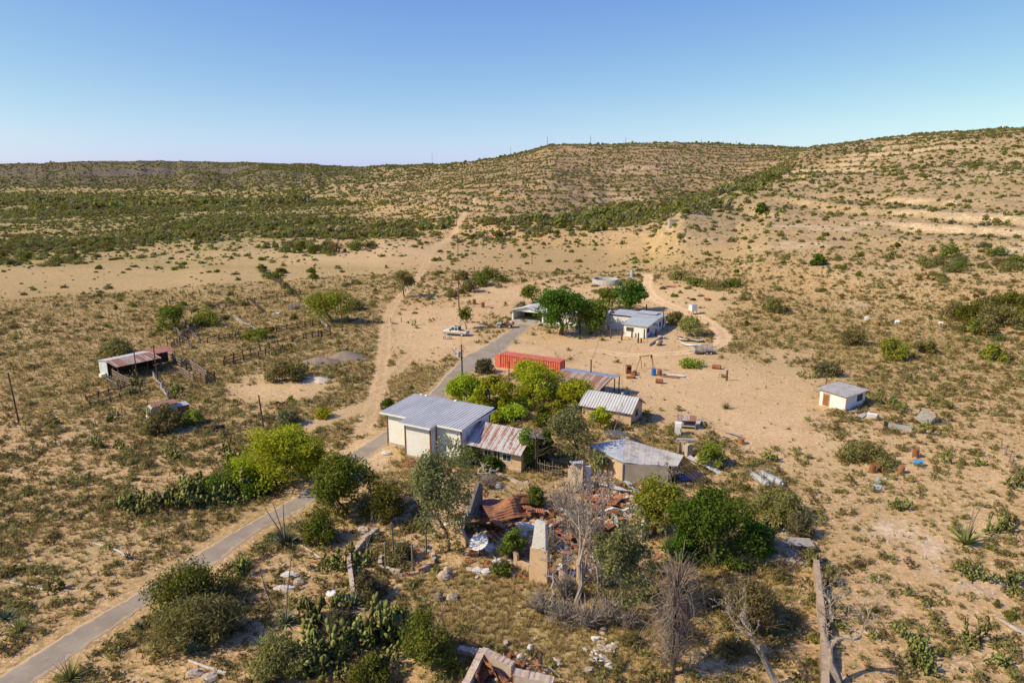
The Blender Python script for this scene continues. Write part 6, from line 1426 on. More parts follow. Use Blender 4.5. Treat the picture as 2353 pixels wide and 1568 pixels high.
for i, (u, v0, v1) in enumerate(((1257, 336, 316), (1356, 333, 314), (1437, 333, 318), (1173, 364, 340), (993, 378, 352), (1610, 336, 322), (1690, 338, 326))):
    p = G(u, v0 + 3.0); p2, hh = p, max(5, (v0 - v1) * math.hypot(p[0], p[1]) / FOC * .95)
    t = thing('mast', 'thin mast on the skyline of the hills', 'mast', p, 0, 'masts along the skyline')
    MB().tube([(0, 0, -1), (0, 0, hh + 3)], [.35, .22], 5).build('shaft', M_POLE, t)
# heavy posts before the ranch house
def uh(cx, cy): return ((1560 + cx / 3.18) * .735, (840 + cy / 3.18) * .735)
for i, (cx, c0, c1) in enumerate(((520, 520, 580), (803, 545, 640), (900, 560, 652), (1000, 590, 675), (1108, 595, 690), (1217, 610, 710), (1318, 610, 680), (1380, 636, 736), (1440, 600, 696), (1556, 595, 668), (1410, 690, 735), (1463, 355, 415))):
    u, v = uh(cx, c1); p, h = hgt(u, v, uh(cx, c0)[1])
    o = lone('gate_post', 'thick weathered post in the row before the ranch house', 'post', MB().tube([(p[0], p[1], p[2] - .2), (p[0], p[1], p[2] + h)], [.19, .16], 8), M_POLE, p, 'thick posts before the ranch house')
p, h = hgt(1669, 874, 850); lone('gate_post', 'single brown post standing in the bare flat left of the white shed', 'post', MB().tube([(p[0], p[1], p[2] - .2), (p[0], p[1], p[2] + h)], .17, 8), M_POLE, p)
for u, v, vt in ((898, 742, 730), (922, 740, 729), (868, 745, 733), (843, 750, 738), (1265, 640, 630), (1230, 655, 645)):
    p, h = hgt(u, v, vt); lone('fence_post', 'short post of the broken wire fence beside the dirt track', 'post', MB().tube([(p[0], p[1], p[2] - .2), (p[0], p[1], p[2] + h)], .09, 6), M_POLE, p, 'posts beside the dirt track')
# ---------------------------------------------------------------- corral fences
def fence(label, pts, rails=4, h=1.5, gap=2.4, mat=None, r=.08, rail=.095, wob=.05, name='rail_fence', seed=0, posts=True, pr=.14):
    rr = random.Random(seed + len(label)); b = G(*pts[0]); t = thing(name, label, 'fence', b)
    P = [Vector(G(*q)) for q in pts]; O = Vector(b); tops = []
    for a, c in zip(P[:-1], P[1:]):
        n = max(1, round((c - a).length / gap))
        for i in range(n): tops.append(a.lerp(c, i / n))
    tops.append(P[-1])
    tops = [Vector((q.x, q.y, float(hz(q.x, q.y)))) - O for q in tops]
    if posts:
        for q in tops:
            hh = h * rr.uniform(.95, 1.25); MB().tube([q - Vector((0, 0, .2)), q + Vector((rr.uniform(-wob, wob), rr.uniform(-wob, wob), hh))], [pr, pr * .85], 6).build('post', mat or M_DARKWOOD, t)
    for k in range(rails):
        z = h * (k + .7) / (rails) ; mb = MB()
        pts_ = [q + Vector((rr.uniform(-wob, wob), rr.uniform(-wob, wob) - .08, z + rr.uniform(-wob, wob))) for q in tops]
        mb.tube(pts_, rail, 5); mb.build('rail', mat or M_DARKWOOD, t)
    return t
def u2(cx, cy): return ((200 + cx / 2.139) * .735, (750 + cy / 2.139) * .735)
def ul(cx, cy): return ((270 + cx / 5.227) * .735, (1040 + cy / 5.227) * .735)
fence('long dark pole rail fence running from the pens to the corral gate', [u2(1075, 820), u2(1250, 760), u2(1430, 705), u2(1620, 660), u2(1780, 630)], 1, 1.4, 3.2, seed=1, rail=.07)
fence('dense rail end of the long dark pole fence', [u2(1600, 665), u2(1780, 632)], 4, 1.5, 2.2, seed=2)
fence('dark rail fence behind the low lime bush of the pens', [u2(960, 690), u2(1110, 660), u2(1290, 630), u2(1405, 618)], 3, 1.3, 2.4, seed=3)
fence('short solid board fence at the middle of the corrals', [u2(1295, 632), u2(1405, 618)], 6, 1.4, 2.0, seed=4, rail=.09)
fence('rail fence leading to the yellow green mesquite', [u2(1420, 615), u2(1560, 595), u2(1715, 570)], 4, 1.5, 2.3, seed=5)
fence('fallen pale log barrier slanting through the pens', [u2(1130, 520), u2(1200, 570), u2(1310, 615)], 3, .9, 3, M_GREYWOOD, seed=6, rail=.11, wob=.2)
fence('pale log barrier under the wide corral mesquite', [u2(1620, 450), u2(1690, 520), u2(1760, 590)], 3, 1.0, 3, M_GREYWOOD, seed=7, rail=.11, wob=.2)
fence('ragged picket line slanting between the pens', [u2(725, 590), u2(790, 660), u2(855, 725)], 2, 1.1, 1.6, M_WOOD, seed=8, wob=.25)
fence('second ragged picket line right of the first', [u2(800, 560), u2(860, 640), u2(910, 690)], 2, 1.1, 1.6, M_WOOD, seed=9, wob=.25)
fence('pale rail fence behind the blue junk in the pens', [u2(1500, 465), u2(1575, 445)], 4, 1.3, 2, M_GREYWOOD, seed=10)
fence('dark brush fence line running to the head bushes', [u2(1240, 400), u2(1290, 450), u2(1330, 490)], 2, 1.1, 1.8, seed=11, wob=.2)
fence('upper dark fence line slanting toward the pasture bushes', [u2(1420, 270), u2(1480, 310), u2(1545, 365)], 3, 1.0, 2.2, seed=12, wob=.25)
fence('thin picket fence across the back of the pens', [u2(795, 465), u2(890, 455), u2(1000, 440), u2(1110, 425)], 1, 1.0, 2.0, seed=13, rail=.02, pr=.07)
fence('row of far fence posts behind the pens', [u2(690, 440), u2(725, 405), u2(910, 365), u2(990, 350), u2(1105, 335)], 1, 1.3, 5, seed=14, rail=.015, pr=.15)
fence('barn yard fence of sunlit planks at the left front of the barn', [ul(310, 640), ul(450, 745), ul(590, 830), ul(740, 900)], 4, 1.7, 2.0, M_WOOD, seed=15, rail=.09)
fence('picket screen in front of the barn yard planks', [ul(345, 830), ul(440, 880), ul(520, 935)], 1, 1.5, .8, M_WOOD, seed=16, wob=.1)
fence('grey pipe gate across the barn yard', [ul(1170, 770), ul(1350, 720), ul(1540, 680)], 6, 1.4, 2.6, M_DARKWOOD, seed=17, rail=.035, pr=.05)
fence('planks at the right side of the barn yard', [ul(1320, 420), ul(1430, 490), ul(1560, 560)], 3, 1.7, 2.4, M_WOOD, seed=18, rail=.11)
fence('left side of the cattle chute', [ul(1540, 690), ul(1640, 740), ul(1760, 810)], 4, 1.6, 1.7, M_WOOD, seed=19, rail=.09)
fence('right side of the cattle chute with heavy top rails', [ul(1710, 590), ul(1830, 680), ul(1980, 790)], 4, 1.9, 2.0, M_WOOD, seed=20, rail=.10)
fence('far end of the chute yard', [ul(1560, 640), ul(1640, 610), ul(1720, 580)], 4, 1.4, 1.8, M_DARKWOOD, seed=21)
fence('loading end of the cattle chute', [ul(1870, 820), ul(1960, 850), ul(2100, 800)], 5, 1.6, 1.4, M_DARKWOOD, seed=22)
fence('tumbled grey pole fence leading down from the pipe gate', [ul(1110, 740), ul(1170, 830), ul(1260, 960), ul(1350, 1090)], 2, 1.0, 2.2, M_GREYWOOD, seed=23, wob=.25, rail=.08)
fence('old fence with a sagging rail left of the abandoned van', [ul(70, 1200), ul(220, 1180), ul(400, 1140), ul(560, 1090), ul(720, 1040), ul(890, 1000), ul(1040, 970)], 1, 1.0, 2.2, M_DARKWOOD, seed=24, wob=.15)
fence('second old fence line behind the sagging one', [ul(20, 1110), ul(200, 1050), ul(360, 1000), ul(560, 950), ul(730, 880)], 1, .9, 2.4, M_DARKWOOD, seed=25, wob=.2)
fence('wire fence of thin pickets at the left edge', [(-10, 1060), (40, 1050), (110, 1035), (170, 1020)], 1, 1.0, 1.6, M_WOOD, seed=26, rail=.012, pr=.05, wob=.15)
fence('wire fence of thin pickets before the old fence line', [u2(215, 1245), u2(300, 1195), u2(390, 1180), u2(495, 1150), u2(560, 1110)], 1, 1.1, 2.4, M_WOOD, seed=27, rail=.012, pr=.07, wob=.12)
fence('picket fence between the cottage and the grey pier', [(1235, 1085), (1262, 1092), (1290, 1096)], 2, 1.5, .35, M_WOOD, seed=28, rail=.04, pr=.05, name='picket_fence')
fence('thin wire fence far right on the slope', [(1700, 690), (1850, 700), (1980, 712)], 1, 1.2, 6, M_WOOD, seed=29, rail=.01, pr=.08)
fence('tangle of posts and wire at the right edge', [(2300, 1030), (2318, 1060), (2330, 1100)], 2, 1.3, 2, M_WOOD, seed=30, rail=.015, pr=.09, wob=.2)
fence('line of old posts leading right from behind the barn', [(395, 800), (430, 770), (470, 748), (520, 735)], 3, 1.3, 2.2, seed=31)
fence('upper picket line of the pens below the far posts', [(440, 722), (520, 705), (600, 690), (690, 676)], 2, 1.2, 2.4, seed=32, wob=.15)
fence('brushy fence line climbing from the pens to the head bushes', [(690, 690), (665, 668), (640, 650), (618, 640)], 3, 1.2, 1.8, seed=33, wob=.25)
fence('post and rail line before the gravel mounds', [(515, 842), (560, 828), (610, 815), (670, 800)], 3, 1.2, 2.2, seed=34, wob=.1)
# ---------------------------------------------------------------- vehicles
M_TRUCKW = mottled('pearl_car_paint', (.66, .65, .62), (.72, .71, .68), .5, .3, .0); M_TAN = mottled('tan_car_paint', (.40, .32, .22), (.45, .36, .25), .5, .35, .0)
M_TYRE = mottled('tyre_rubber', (.02, .02, .02), (.035, .033, .03), 3, .9, .003); M_RIM = mottled('wheel_rim', (.45, .45, .45), (.55, .55, .55), 2, .35, .0)
M_REDP = mottled('red_plastic', (.45, .04, .03), (.5, .06, .04), 2, .5, .0); M_BLUE = mottled('blue_drum_paint', (.03, .13, .36), (.05, .19, .44), 1.5, .45, .0, c3=(.2, .28, .38), t3=(.62, .75)); M_PALEBLUE = mottled('pale_blue_plastic', (.07, .26, .55), (.10, .32, .62), 1.5, .4, .0)  # lighter blue for the lying drum and the garden chair
M_SILVER = mottled('silver_tank_skin', (.34, .34, .33), (.44, .44, .42), 1.5, .35, .004, c3=(.40, .37, .33), t3=(.6, .75))
def wheel(parent, x, y, r=.4, w_=.26):
    o = MB().tube([(x, y - w_ / 2, r), (x, y - w_ / 2 + .03, r), (x, y + w_ / 2 - .03, r), (x, y + w_ / 2, r)], [r - .05, r, r, r - .05], 20).build('wheel', M_TYRE, parent)
    MB().tube([(x, y - w_ / 2 - .012, r), (x, y + w_ / 2 + .012, r)], r * .62, 14).build('rim', M_RIM, o); return o
t = thing('pickup_truck', 'white and tan crew cab pickup parked on the dirt facing left', 'pickup', place(1047, 770), DEG(161))
t.scale = (1, 1, 1.2)
sec = [(-3.0, .48, .98, .9), (-2.9, .42, 1.06, .97), (-1.0, .42, 1.08, 1.0), (1.15, .42, 1.10, 1.0), (2.3, .42, 1.08, .98), (2.85, .46, 1.0, .93), (3.0, .52, .88, .82)]
def loft(secs, prof):
    """sections along x: prof(sec) -> ring of (y,z)"""
    mb = MB(); vs, n = [], None
    for s in secs:
        r = prof(s); n = len(r); vs += [(s[0], y, z) for y, z in r]
    fs = [(i * n + k, i * n + (k + 1) % n, (i + 1) * n + (k + 1) % n, (i + 1) * n + k) for i in range(len(secs) - 1) for k in range(n)]
    fs += [tuple(range(n)), tuple((len(secs) - 1) * n + k for k in range(n))[::-1]]
    return mb.add(vs, fs)
def ring_up(s): _, z0, z1, w_ = s; return [(-w_, .78), (w_, .78), (w_ * .99, z1 - .1), (w_ * .93, z1), (-w_ * .93, z1), (-w_ * .99, z1 - .1)]
def ring_lo(s): _, z0, z1, w_ = s; return [(-w_ * .9, z0), (w_ * .9, z0), (w_ * 1.005, z0 + .1), (w_ * 1.005, .78), (-w_ * 1.005, .78), (-w_ * 1.005, z0 + .1)]
cabs = [q for q in sec if q[0] >= -1.0]
loft(cabs, ring_up).build('body', M_TRUCKW, t, False); loft(sec, ring_lo).build('lower_body', M_TAN, t)
bd = MB(); bd.b2(-3.0, -1.0, .88, .99, .78, 1.12); bd.b2(-3.0, -1.0, -.99, -.88, .78, 1.12); bd.b2(-3.02, -2.92, -.88, .88, .78, 1.1); bd.build('bed', M_TRUCKW, t); MB().b2(-2.92, -1.0, -.88, .88, .785, .80).build('bed_liner', M_DARK, t)
cb = [(-1.05, .98, .9), (-.85, 1.78, .72), (.55, 1.82, .72), (1.45, 1.1, .86)]
cab = MB().add([(-1.05, -.93, 1.06), (-1.05, .93, 1.06), (-.82, .74, 1.80), (-.82, -.74, 1.80), (1.5, -.93, 1.09), (1.5, .93, 1.09), (.62, .74, 1.84), (.62, -.74, 1.84)], [(0, 1, 2, 3), (4, 7, 6, 5), (3, 2, 6, 7), (0, 3, 7, 4), (1, 5, 6, 2)]); cab.build('cab', M_TRUCKW, t)
gl = MB()
for s in (-1, 1):
    for x0, x1, x2, x3 in ((-.88, -.1, -.14, -.72), (0, 1.2, .55, .0)): gl.add([(x0, s * .925, 1.14), (x1, s * .925, 1.14), (x2, s * .775, 1.74), (x3, s * .775, 1.74)], [(0, 1, 2, 3)])
gl.add([(1.47, -.84, 1.15), (1.47, .84, 1.15), (.70, .68, 1.80), (.70, -.68, 1.80)], [(0, 1, 2, 3)]); gl.add([(-1.07, -.8, 1.2), (-1.07, .8, 1.2), (-.88, .66, 1.72), (-.88, -.66, 1.72)], [(0, 1, 2, 3)]); gl.add([(-.5, -.55, 1.835), (.35, -.55, 1.85), (.35, .55, 1.85), (-.5, .55, 1.835)], [(0, 1, 2, 3)])
gl.build('window_glass', M_GLASS, t)
for x, y in ((1.95, -.86), (1.95, .86), (-1.85, -.86), (-1.85, .86)): wheel(t, x, y)
for y in (-.7, .7): MB().b2(2.96, 3.03, y - .2, y + .2, .78, .95).build('headlight', M_RIM, t)
for y in (-.86, .86): MB().b2(-3.05, -3.0, y - .08, y + .08, .8, 1.05).build('tail_light', M_REDP, t)
MB().b2(2.98, 3.1, -.85, .85, .5, .68).build('front_bumper', M_RIM, t); MB().b2(-3.15, -3.02, -.85, .85, .52, .68).build('rear_bumper', M_RIM, t); MB().b2(3.0, 3.04, -.45, .45, .72, .98).build('grille', M_DARK, t)
for y in (-1.08, 1.08): MB().b2(1.0, 1.15, y - .1, y + .1, 1.1, 1.28).build('mirror', M_DARK, t)
rk = MB(); rk.bar((-1.0, -.8, 1.08), (-1.0, -.7, 2.0), .06); rk.bar((-1.0, .8, 1.08), (-1.0, .7, 2.0), .06); rk.bar((-1.0, -.72, 2.0), (-1.0, .72, 2.0), .06); rk.build('headache_rack', M_DARK, t)
b = place(1056, 766); lone('red_cooler', 'red box lying in the bed of the pickup truck', 'cooler', MB().box((0, 0, 0), (.8, .5, .4), .4), M_REDP, (0, 0, 0)).location = Vector(t.location) + Matrix.Rotation(DEG(161), 3, 'Z') @ Vector((-1.6, .2, 1.01))
def motorbike(label, u, v, rz, body, group=None):
    t = thing('motorcycle', label, 'motorcycle', place(u, v), rz, group)
    for x in (-.68, .72):
        wm = MB()
        for i in range(18):
            a0, a1 = 2 * PI * i / 18, 2 * PI * (i + 1) / 18; wm.bar((x + .29 * math.cos(a0), 0, .33 + .29 * math.sin(a0)), (x + .29 * math.cos(a1), 0, .33 + .29 * math.sin(a1)), .09)
        o = wm.build('wheel', M_TYRE, t); k = MB(); k.tube([(x, -.05, .33), (x, .05, .33)], .06, 8); [k.bar((x, 0, .33), (x + .27 * math.cos(a), 0, .33 + .27 * math.sin(a)), .012) for a in [i * PI / 5 for i in range(10)]]; k.build('rim', M_RIM, o)
    f = MB(); f.bar((-.68, 0, .33), (-.1, 0, .45), .07); f.bar((-.1, 0, .4), (.4, 0, .9), .07); f.bar((.72, 0, .33), (.42, 0, 1.02), .06); f.box((0, 0, .45), (.4, .25, .35)); f.build('frame', M_RIM, t)
    MB().extrude_xz([(-.75, .95), (-.2, .82), (.2, .82), (.42, .98), (.2, 1.02), (-.2, .92), (-.7, 1.02)], -.13, .13).build('tank', body, t); MB().box((-.35, 0, .98), (.7, .2, .07)).build('seat', M_DARK, t)
    MB().bar((.38, -.38, 1.12), (.38, .38, 1.12), .035).build('handlebar', M_DARK, t); MB().box((.85, 0, .7), (.4, .14, .03)).build('front_fender', body, t); MB().box((-.95, 0, .85), (.4, .14, .03)).build('rear_fender', body, t)
motorbike('white dirt bike standing beside the pickup truck', 1028, 779, DEG(165), M_TRUCKW); motorbike('dark motorcycle parked by the pallet before the ranch house', 1293, 765, DEG(20), M_DARK)
# utility buggy by the carport
t = thing('buggy', 'open four wheeled buggy loaded with gear near the carport', 'buggy', place(1160, 752), DEG(170))
t.scale = (1.35, 1.35, 1.35)
MB().b2(-1.4, 1.4, -.6, .6, .42, .56).build('chassis', M_DARK, t); MB().b2(.6, 1.5, -.55, .55, .56, .85).build('hood', M_GALV, t); MB().b2(-.4, -.25, -.55, .55, .56, 1.1).build('seat_back', M_RUSTSTEEL, t); MB().b2(-.25, .3, -.55, .55, .6, .75).build('seat', M_DARK, t)
c_ = MB()
for x in (-.4, .55):
    for y in (-.6, .6): c_.bar((x, y, .5), (x - .05, y * .85, 1.85), .05)
    c_.bar((x - .05, -.52, 1.85), (x - .05, .52, 1.85), .05)
for y in (-.52, .52): c_.bar((-.45, y, 1.85), (.5, y, 1.85), .05)
c_.build('roll_cage', M_DARK, t)
tb = MB(); tb.b2(-1.6, -.5, -.65, .65, .6, .66); [tb.b2(-1.6, -.5, y - .03, y + .03, .66, 1.0) for y in (-.62, .62)]; tb.b2(-1.62, -1.58, -.6, .6, .66, 1.0); tb.build('cargo_bed', M_RUSTSTEEL, t)
MB().b2(-1.3, -.8, -.3, .3, .66, 1.15).build('load', M_WHITE, t)
for x, y in ((.95, -.62), (.95, .62), (-.95, -.62), (-.95, .62)): wheel(t, x, y, .33, .24)
# abandoned van
VA, VB = Vector(G(342, 966)), Vector(G(432, 948)); va = math.atan2(VA.y - VB.y, VA.x - VB.x)
L = min(7.6, (VA - VB).length); t = thing('abandoned_van', 'abandoned old van with rusty red roof and pale green front, half hidden by brush', 'van', tuple(VB.lerp(VA, .5).xy) + (float(hz(*VB.lerp(VA, .5).xy)),), va)
M_VGREEN = mottled('faded_green_paint', (.33, .38, .22), (.46, .47, .34), 1.2, .6, .0, c3=(.36, .17, .09), t3=(.52, .65))
MB().extrude_xz([(-.3 * L + .6, .45), (L / 2, .45), (L / 2 + .05, 1.1), (L / 2 - .25, 1.95), (L / 2 - .5, 2.15), (-.2 * L, 2.2), (-.2 * L, .45)][1:], -1.0, 1.0).build('body', M_VGREEN, t)
MB().sheet((-.22 * L, -1.05, 2.22), (L / 2 - .4, -1.05, 2.2), (L / 2 - .4, 1.05, 2.2), (-.22 * L, 1.05, 2.22), 8, 6, lambda u, v: .10 * math.sin(PI * v), .05).build('roof', mottled('dull_red_rust', (.27, .115, .085), (.36, .18, .14), .8, .8, .0), t)
MB().b2(-.5 * L, -.21 * L, -.95, .95, .5, 1.5).build('rear_box', M_RUSTSTEEL, t); MB().b2(-.52 * L, -.2 * L, -1.0, 1.0, 1.52, 1.6).build('bonnet', M_GALV, t)
for y in (-.48, .48): MB().add([(L / 2 + .01, y - .38, 1.25), (L / 2 + .01, y + .38, 1.25), (L / 2 - .22, y + .36, 1.92), (L / 2 - .22, y - .36, 1.92)], [(0, 1, 2, 3)]).build('windscreen', M_GLASS, t)
for x in (-.12, .08, .27): MB().b2(x * L, x * L + .13 * L, -1.02, -1.005, 1.3, 1.85).build('side_window', M_GLASS, t)
for x in (-.33, .3):
    for y in (-.92, .92): wheel(t, x * L, y, .38, .22)
MB().b2(L / 2, L / 2 + .14, -1.0, 1.0, .42, .6).build('bumper', M_WHITE, t)
# stock trailer
t = thing('trailer', 'silver slat sided livestock trailer with two axles beside the loop track', 'trailer', place(1616, 812), DEG(6))
MB().b2(-2.2, 2.2, -1.0, 1.0, .5, .6).build('bed', M_WOOD, t)
fr_ = MB()
for z in (.72, .95, 1.2, 1.5): [fr_.b2(-2.2, 2.2, y - .02, y + .02, z, z + .12) for y in (-1, 1)]
for x in (-2.2, -1.1, 0, 1.1, 2.2): [fr_.b2(x - .03, x + .03, y - .03, y + .03, .6, 1.65) for y in (-1, 1)]
fr_.build('side_rail', M_SILVER, t); MB().b2(-2.24, -2.2, -1.0, 1.0, .6, 1.5).build('front_board', M_SILVER, t)
for x in (.3, 1.1):
    for y in (-1.0, 1.0): wheel(t, x, y, .33, .2)
hb = MB(); hb.bar((-2.2, -.5, .5), (-3.3, 0, .5), .08); hb.bar((-2.2, .5, .5), (-3.3, 0, .5), .08); hb.build('tow_bar', M_SILVER, t); MB().b2(.0, 1.5, -1.15, -1.0, .72, .78).build('fender', M_DARK, t)
# ---------------------------------------------------------------- drums, tanks, junk
def drum(label, u, v, mat, lying=None, r=.3, h=.9, tilt=0.0, group=None):
    t = thing('drum', label, 'drum', place(u, v), 0, group)
    o = MB().lathe([(0, .02), (r, 0), (r, .28 * h), (r + .02, .30 * h), (r, .32 * h), (r, .65 * h), (r + .02, .67 * h), (r, .69 * h), (r, h), (r - .03, h - .02), (0, h - .03)], 18).build('shell', mat, t, False)
    MB().cyl((r * .5, 0, h - .035), .04, .03, 8).build('bung', M_DARK, o)
    if lying is not None: o.rotation_euler = (PI / 2, 0, lying); o.location = (0, 0, r)
    else: o.rotation_euler = (tilt, tilt * .6, 0)
    return t
drum('blue drum standing upright among the rusty junk by the hoist', 1501, 862, M_BLUE, None, .4, 1.2); drum('bright blue drum lying on its side on the right slope', 2098, 1066, M_PALEBLUE, DEG(60), .34, 1.05)
drum('dark rusty drum standing just above the fallen blue one', 2102, 1050, M_RUSTSTEEL, None, .38, 1.1); drum('left one of two rusty drums side by side in the brush', 2002, 1084, M_RUSTSTEEL, None, .36, 1.0, .1); drum('right one of two rusty drums side by side in the brush', 2018, 1078, M_RUSTSTEEL, None, .36, 1.0)
drum('orange rusty drum left of the fallen blue one', 2067, 1085, M_RUSTORANGE, None, .36, .9, .15); drum('rusty drum lying on the bare ground left of the single post', 1636, 846, M_RUSTSTEEL, DEG(60), .42, 1.5)
drum('rusty drum lying below the blue standing drum', 1506, 879, M_RUSTSTEEL, DEG(70), .4, 1.2); drum('rusty drum tipped beside the hoist leg', 1458, 860, M_RUSTSTEEL, DEG(-30), .42, 1.1); drum('rusty drum right of the blue standing drum', 1514, 862, M_RUSTSTEEL, None, .4, 1.0, .1)
drum('left rusty drum on the slope behind the small leafy tree', 1089, 699, M_RUSTSTEEL, None, .5, 1.5); drum('right rusty drum on the slope behind the small leafy tree', 1109, 706, M_RUSTSTEEL, None, .5, 1.5)
def boxy(name, label, cat, u, v, dims, rz, mat, extra=()):
    t = thing(name, label, cat, place(u, v), rz); x, y, z = dims
    MB().b2(-x / 2, x / 2, -y / 2, y / 2, 0, z).build('case', mat, t)
    for nm, (x0, x1, y0, y1, z0, z1), m2 in extra: MB().b2(x0, x1, y0, y1, z0, z1).build(nm, m2, t)
    return t
# hoist frame
t = thing('hoist_frame', 'rusty pipe hoist frame standing over the junk in the yard', 'hoist', place(1480, 852))
ga = [Vector(G(*q)) - Vector(t.location) for q in ((1461, 851), (1474, 846), (1506, 854), (1500, 846))]; top = ga[0].lerp(ga[2], .75) + Vector((0, 0, 3.1)); top2 = ga[0].lerp(ga[1], .5) + Vector((.2, 0, 2.5))
for p_, q in ((ga[0], top2), (ga[1], top2), (ga[2], top), (ga[3], top)): MB().bar(p_, q, .08).build('leg', M_RUSTSTEEL, t)
MB().bar(top2 - (top - top2) * .1, top + (top - top2) * .05, .2).build('beam', M_RUSTSTEEL, t); MB().box(top - Vector((0, 0, .25)), (.3, .25, .45)).build('winch', M_DARK, t)
boxy('steel_cabinet', 'dark rusty steel cabinet standing left in the hoist junk', 'cabinet', 1443, 858, (.9, .7, 1.6), .2, M_RUSTSTEEL, [('drawer', (-.4, .4, -.39, -.355, .9, 1.3), M_DARK)])
boxy('red_engine_block', 'orange red machine block lying in the hoist junk', 'machine', 1448, 869, (1.5, .6, .45), .1, M_RUSTORANGE, [('pulley', (.5, .8, -.35, -.3, .1, .4), M_DARK)])
sheet_at('pale grey metal sheet on the ground right of the hoist junk', *ub(1585, 95), 1.0, 4.0, DEG(62), 0, 301, M_GALV, .2, .04); sheet_at('rusty sheet under the pale grey one by the hoist', *ub(1545, 112), .9, 3.2, DEG(65), 0, 302, M_RUSTSTEEL, .12, .06); sheet_at('rusty plates lying on the slope right of the round tank', 1543, 658, 3.2, 4.0, DEG(40), 0, 303, M_RUSTORANGE, .15, .05)
# propane tank
t = thing('propane_tank', 'small tan tank lying on legs before the ranch house annex', 'tank', place(1514, 793), DEG(50))
pr = [(.0, -1.05), (.25, -1.0), (.42, -.85), (.5, -.6), (.5, .6), (.42, .85), (.25, 1.0), (0, 1.05)]; o = MB().lathe(pr, 18).build('shell', mottled('tan_tank', (.44, .30, .20), (.50, .36, .25), 1, .5, .0), t, True); o.rotation_euler = (0, PI / 2, 0); o.location = (0, 0, .72)
for x in (-.6, .6): MB().b2(x - .06, x + .06, -.3, .3, 0, .35).build('leg', M_DARK, t)
b = MB(); b.cyl((0, 0, 1.2), .1, .15, 10); b.build('valve_cap', M_DARK, t)
t = thing('garden_chair', 'pale blue garden chair at the corner of the ranch house annex', 'chair', place(1494, 774), DEG(-50))
MB().box((0, 0, .42), (.6, .55, .06)).build('seat', M_PALEBLUE, t); MB().box((0, .27, .8), (.6, .06, .75), rot=Matrix.Rotation(-.2, 3, 'X')).build('backrest', M_PALEBLUE, t)
for x in (-.26, .26):
    for y in (-.22, .22): MB().b2(x - .04, x + .04, y - .04, y + .04, 0, .4).build('leg', M_PALEBLUE, t)
    MB().b2(x - .05, x + .05, -.28, .28, .6, .65).build('armrest', M_PALEBLUE, t)
p, q = G(*uh(1485, 768)), G(*uh(1605, 690)); mb = MB(); slab_wall(mb, p, q, [(0, .6), (1, .55)], .4); lone('stone_bench', 'low straight stone wall beside the tan tank', 'wall', mb, M_STONEWALL, p)
boxy('pallet', 'flat wooden pallet lying by the dark motorcycle', 'pallet', 1316, 767, (2.6, 2.0, .14), DEG(-20), M_GREYWOOD, [('runner', (-1.3, 1.3, -1.05, -1.0, 0, .1), M_WOOD)])
t = thing('tank_stand', 'white square tank on short legs by the loop track', 'tank', place(1591, 722), .3)
MB().b2(-.8, .8, -.8, .8, 1.0, 2.6).build('tank_shell', M_WHITE, t); MB().b2(-.85, .85, -.85, .85, 2.6, 2.68).build('lid', M_GALV, t)
for x in (-.7, .7):
    for y in (-.7, .7): MB().b2(x - .06, x + .06, y - .06, y + .06, -.1, 1.0).build('leg', M_RUSTSTEEL, t)
t = thing('pump_housing', 'grey upright pump housing on a slab behind the round tank', 'pump', place(1451, 637)); MB().b2(-1.6, 1.8, -1.2, 1.2, 0, .15).build('slab', M_CONC, t); MB().lathe([(0, 2.7), (.55, 2.6), (.6, .15)], 14).build('casing', M_GALV, t)
t = thing('hillside_cistern', 'small pale concrete box half way up the right hillside', 'cistern', place(1546, 516)); MB().b2(-2.0, 2.0, -1.6, 1.6, -1, 2.2).build('wall', M_CONC, t); MB().b2(-2.15, 2.15, -1.75, 1.75, 2.2, 2.4).build('lid', M_CONC, t)
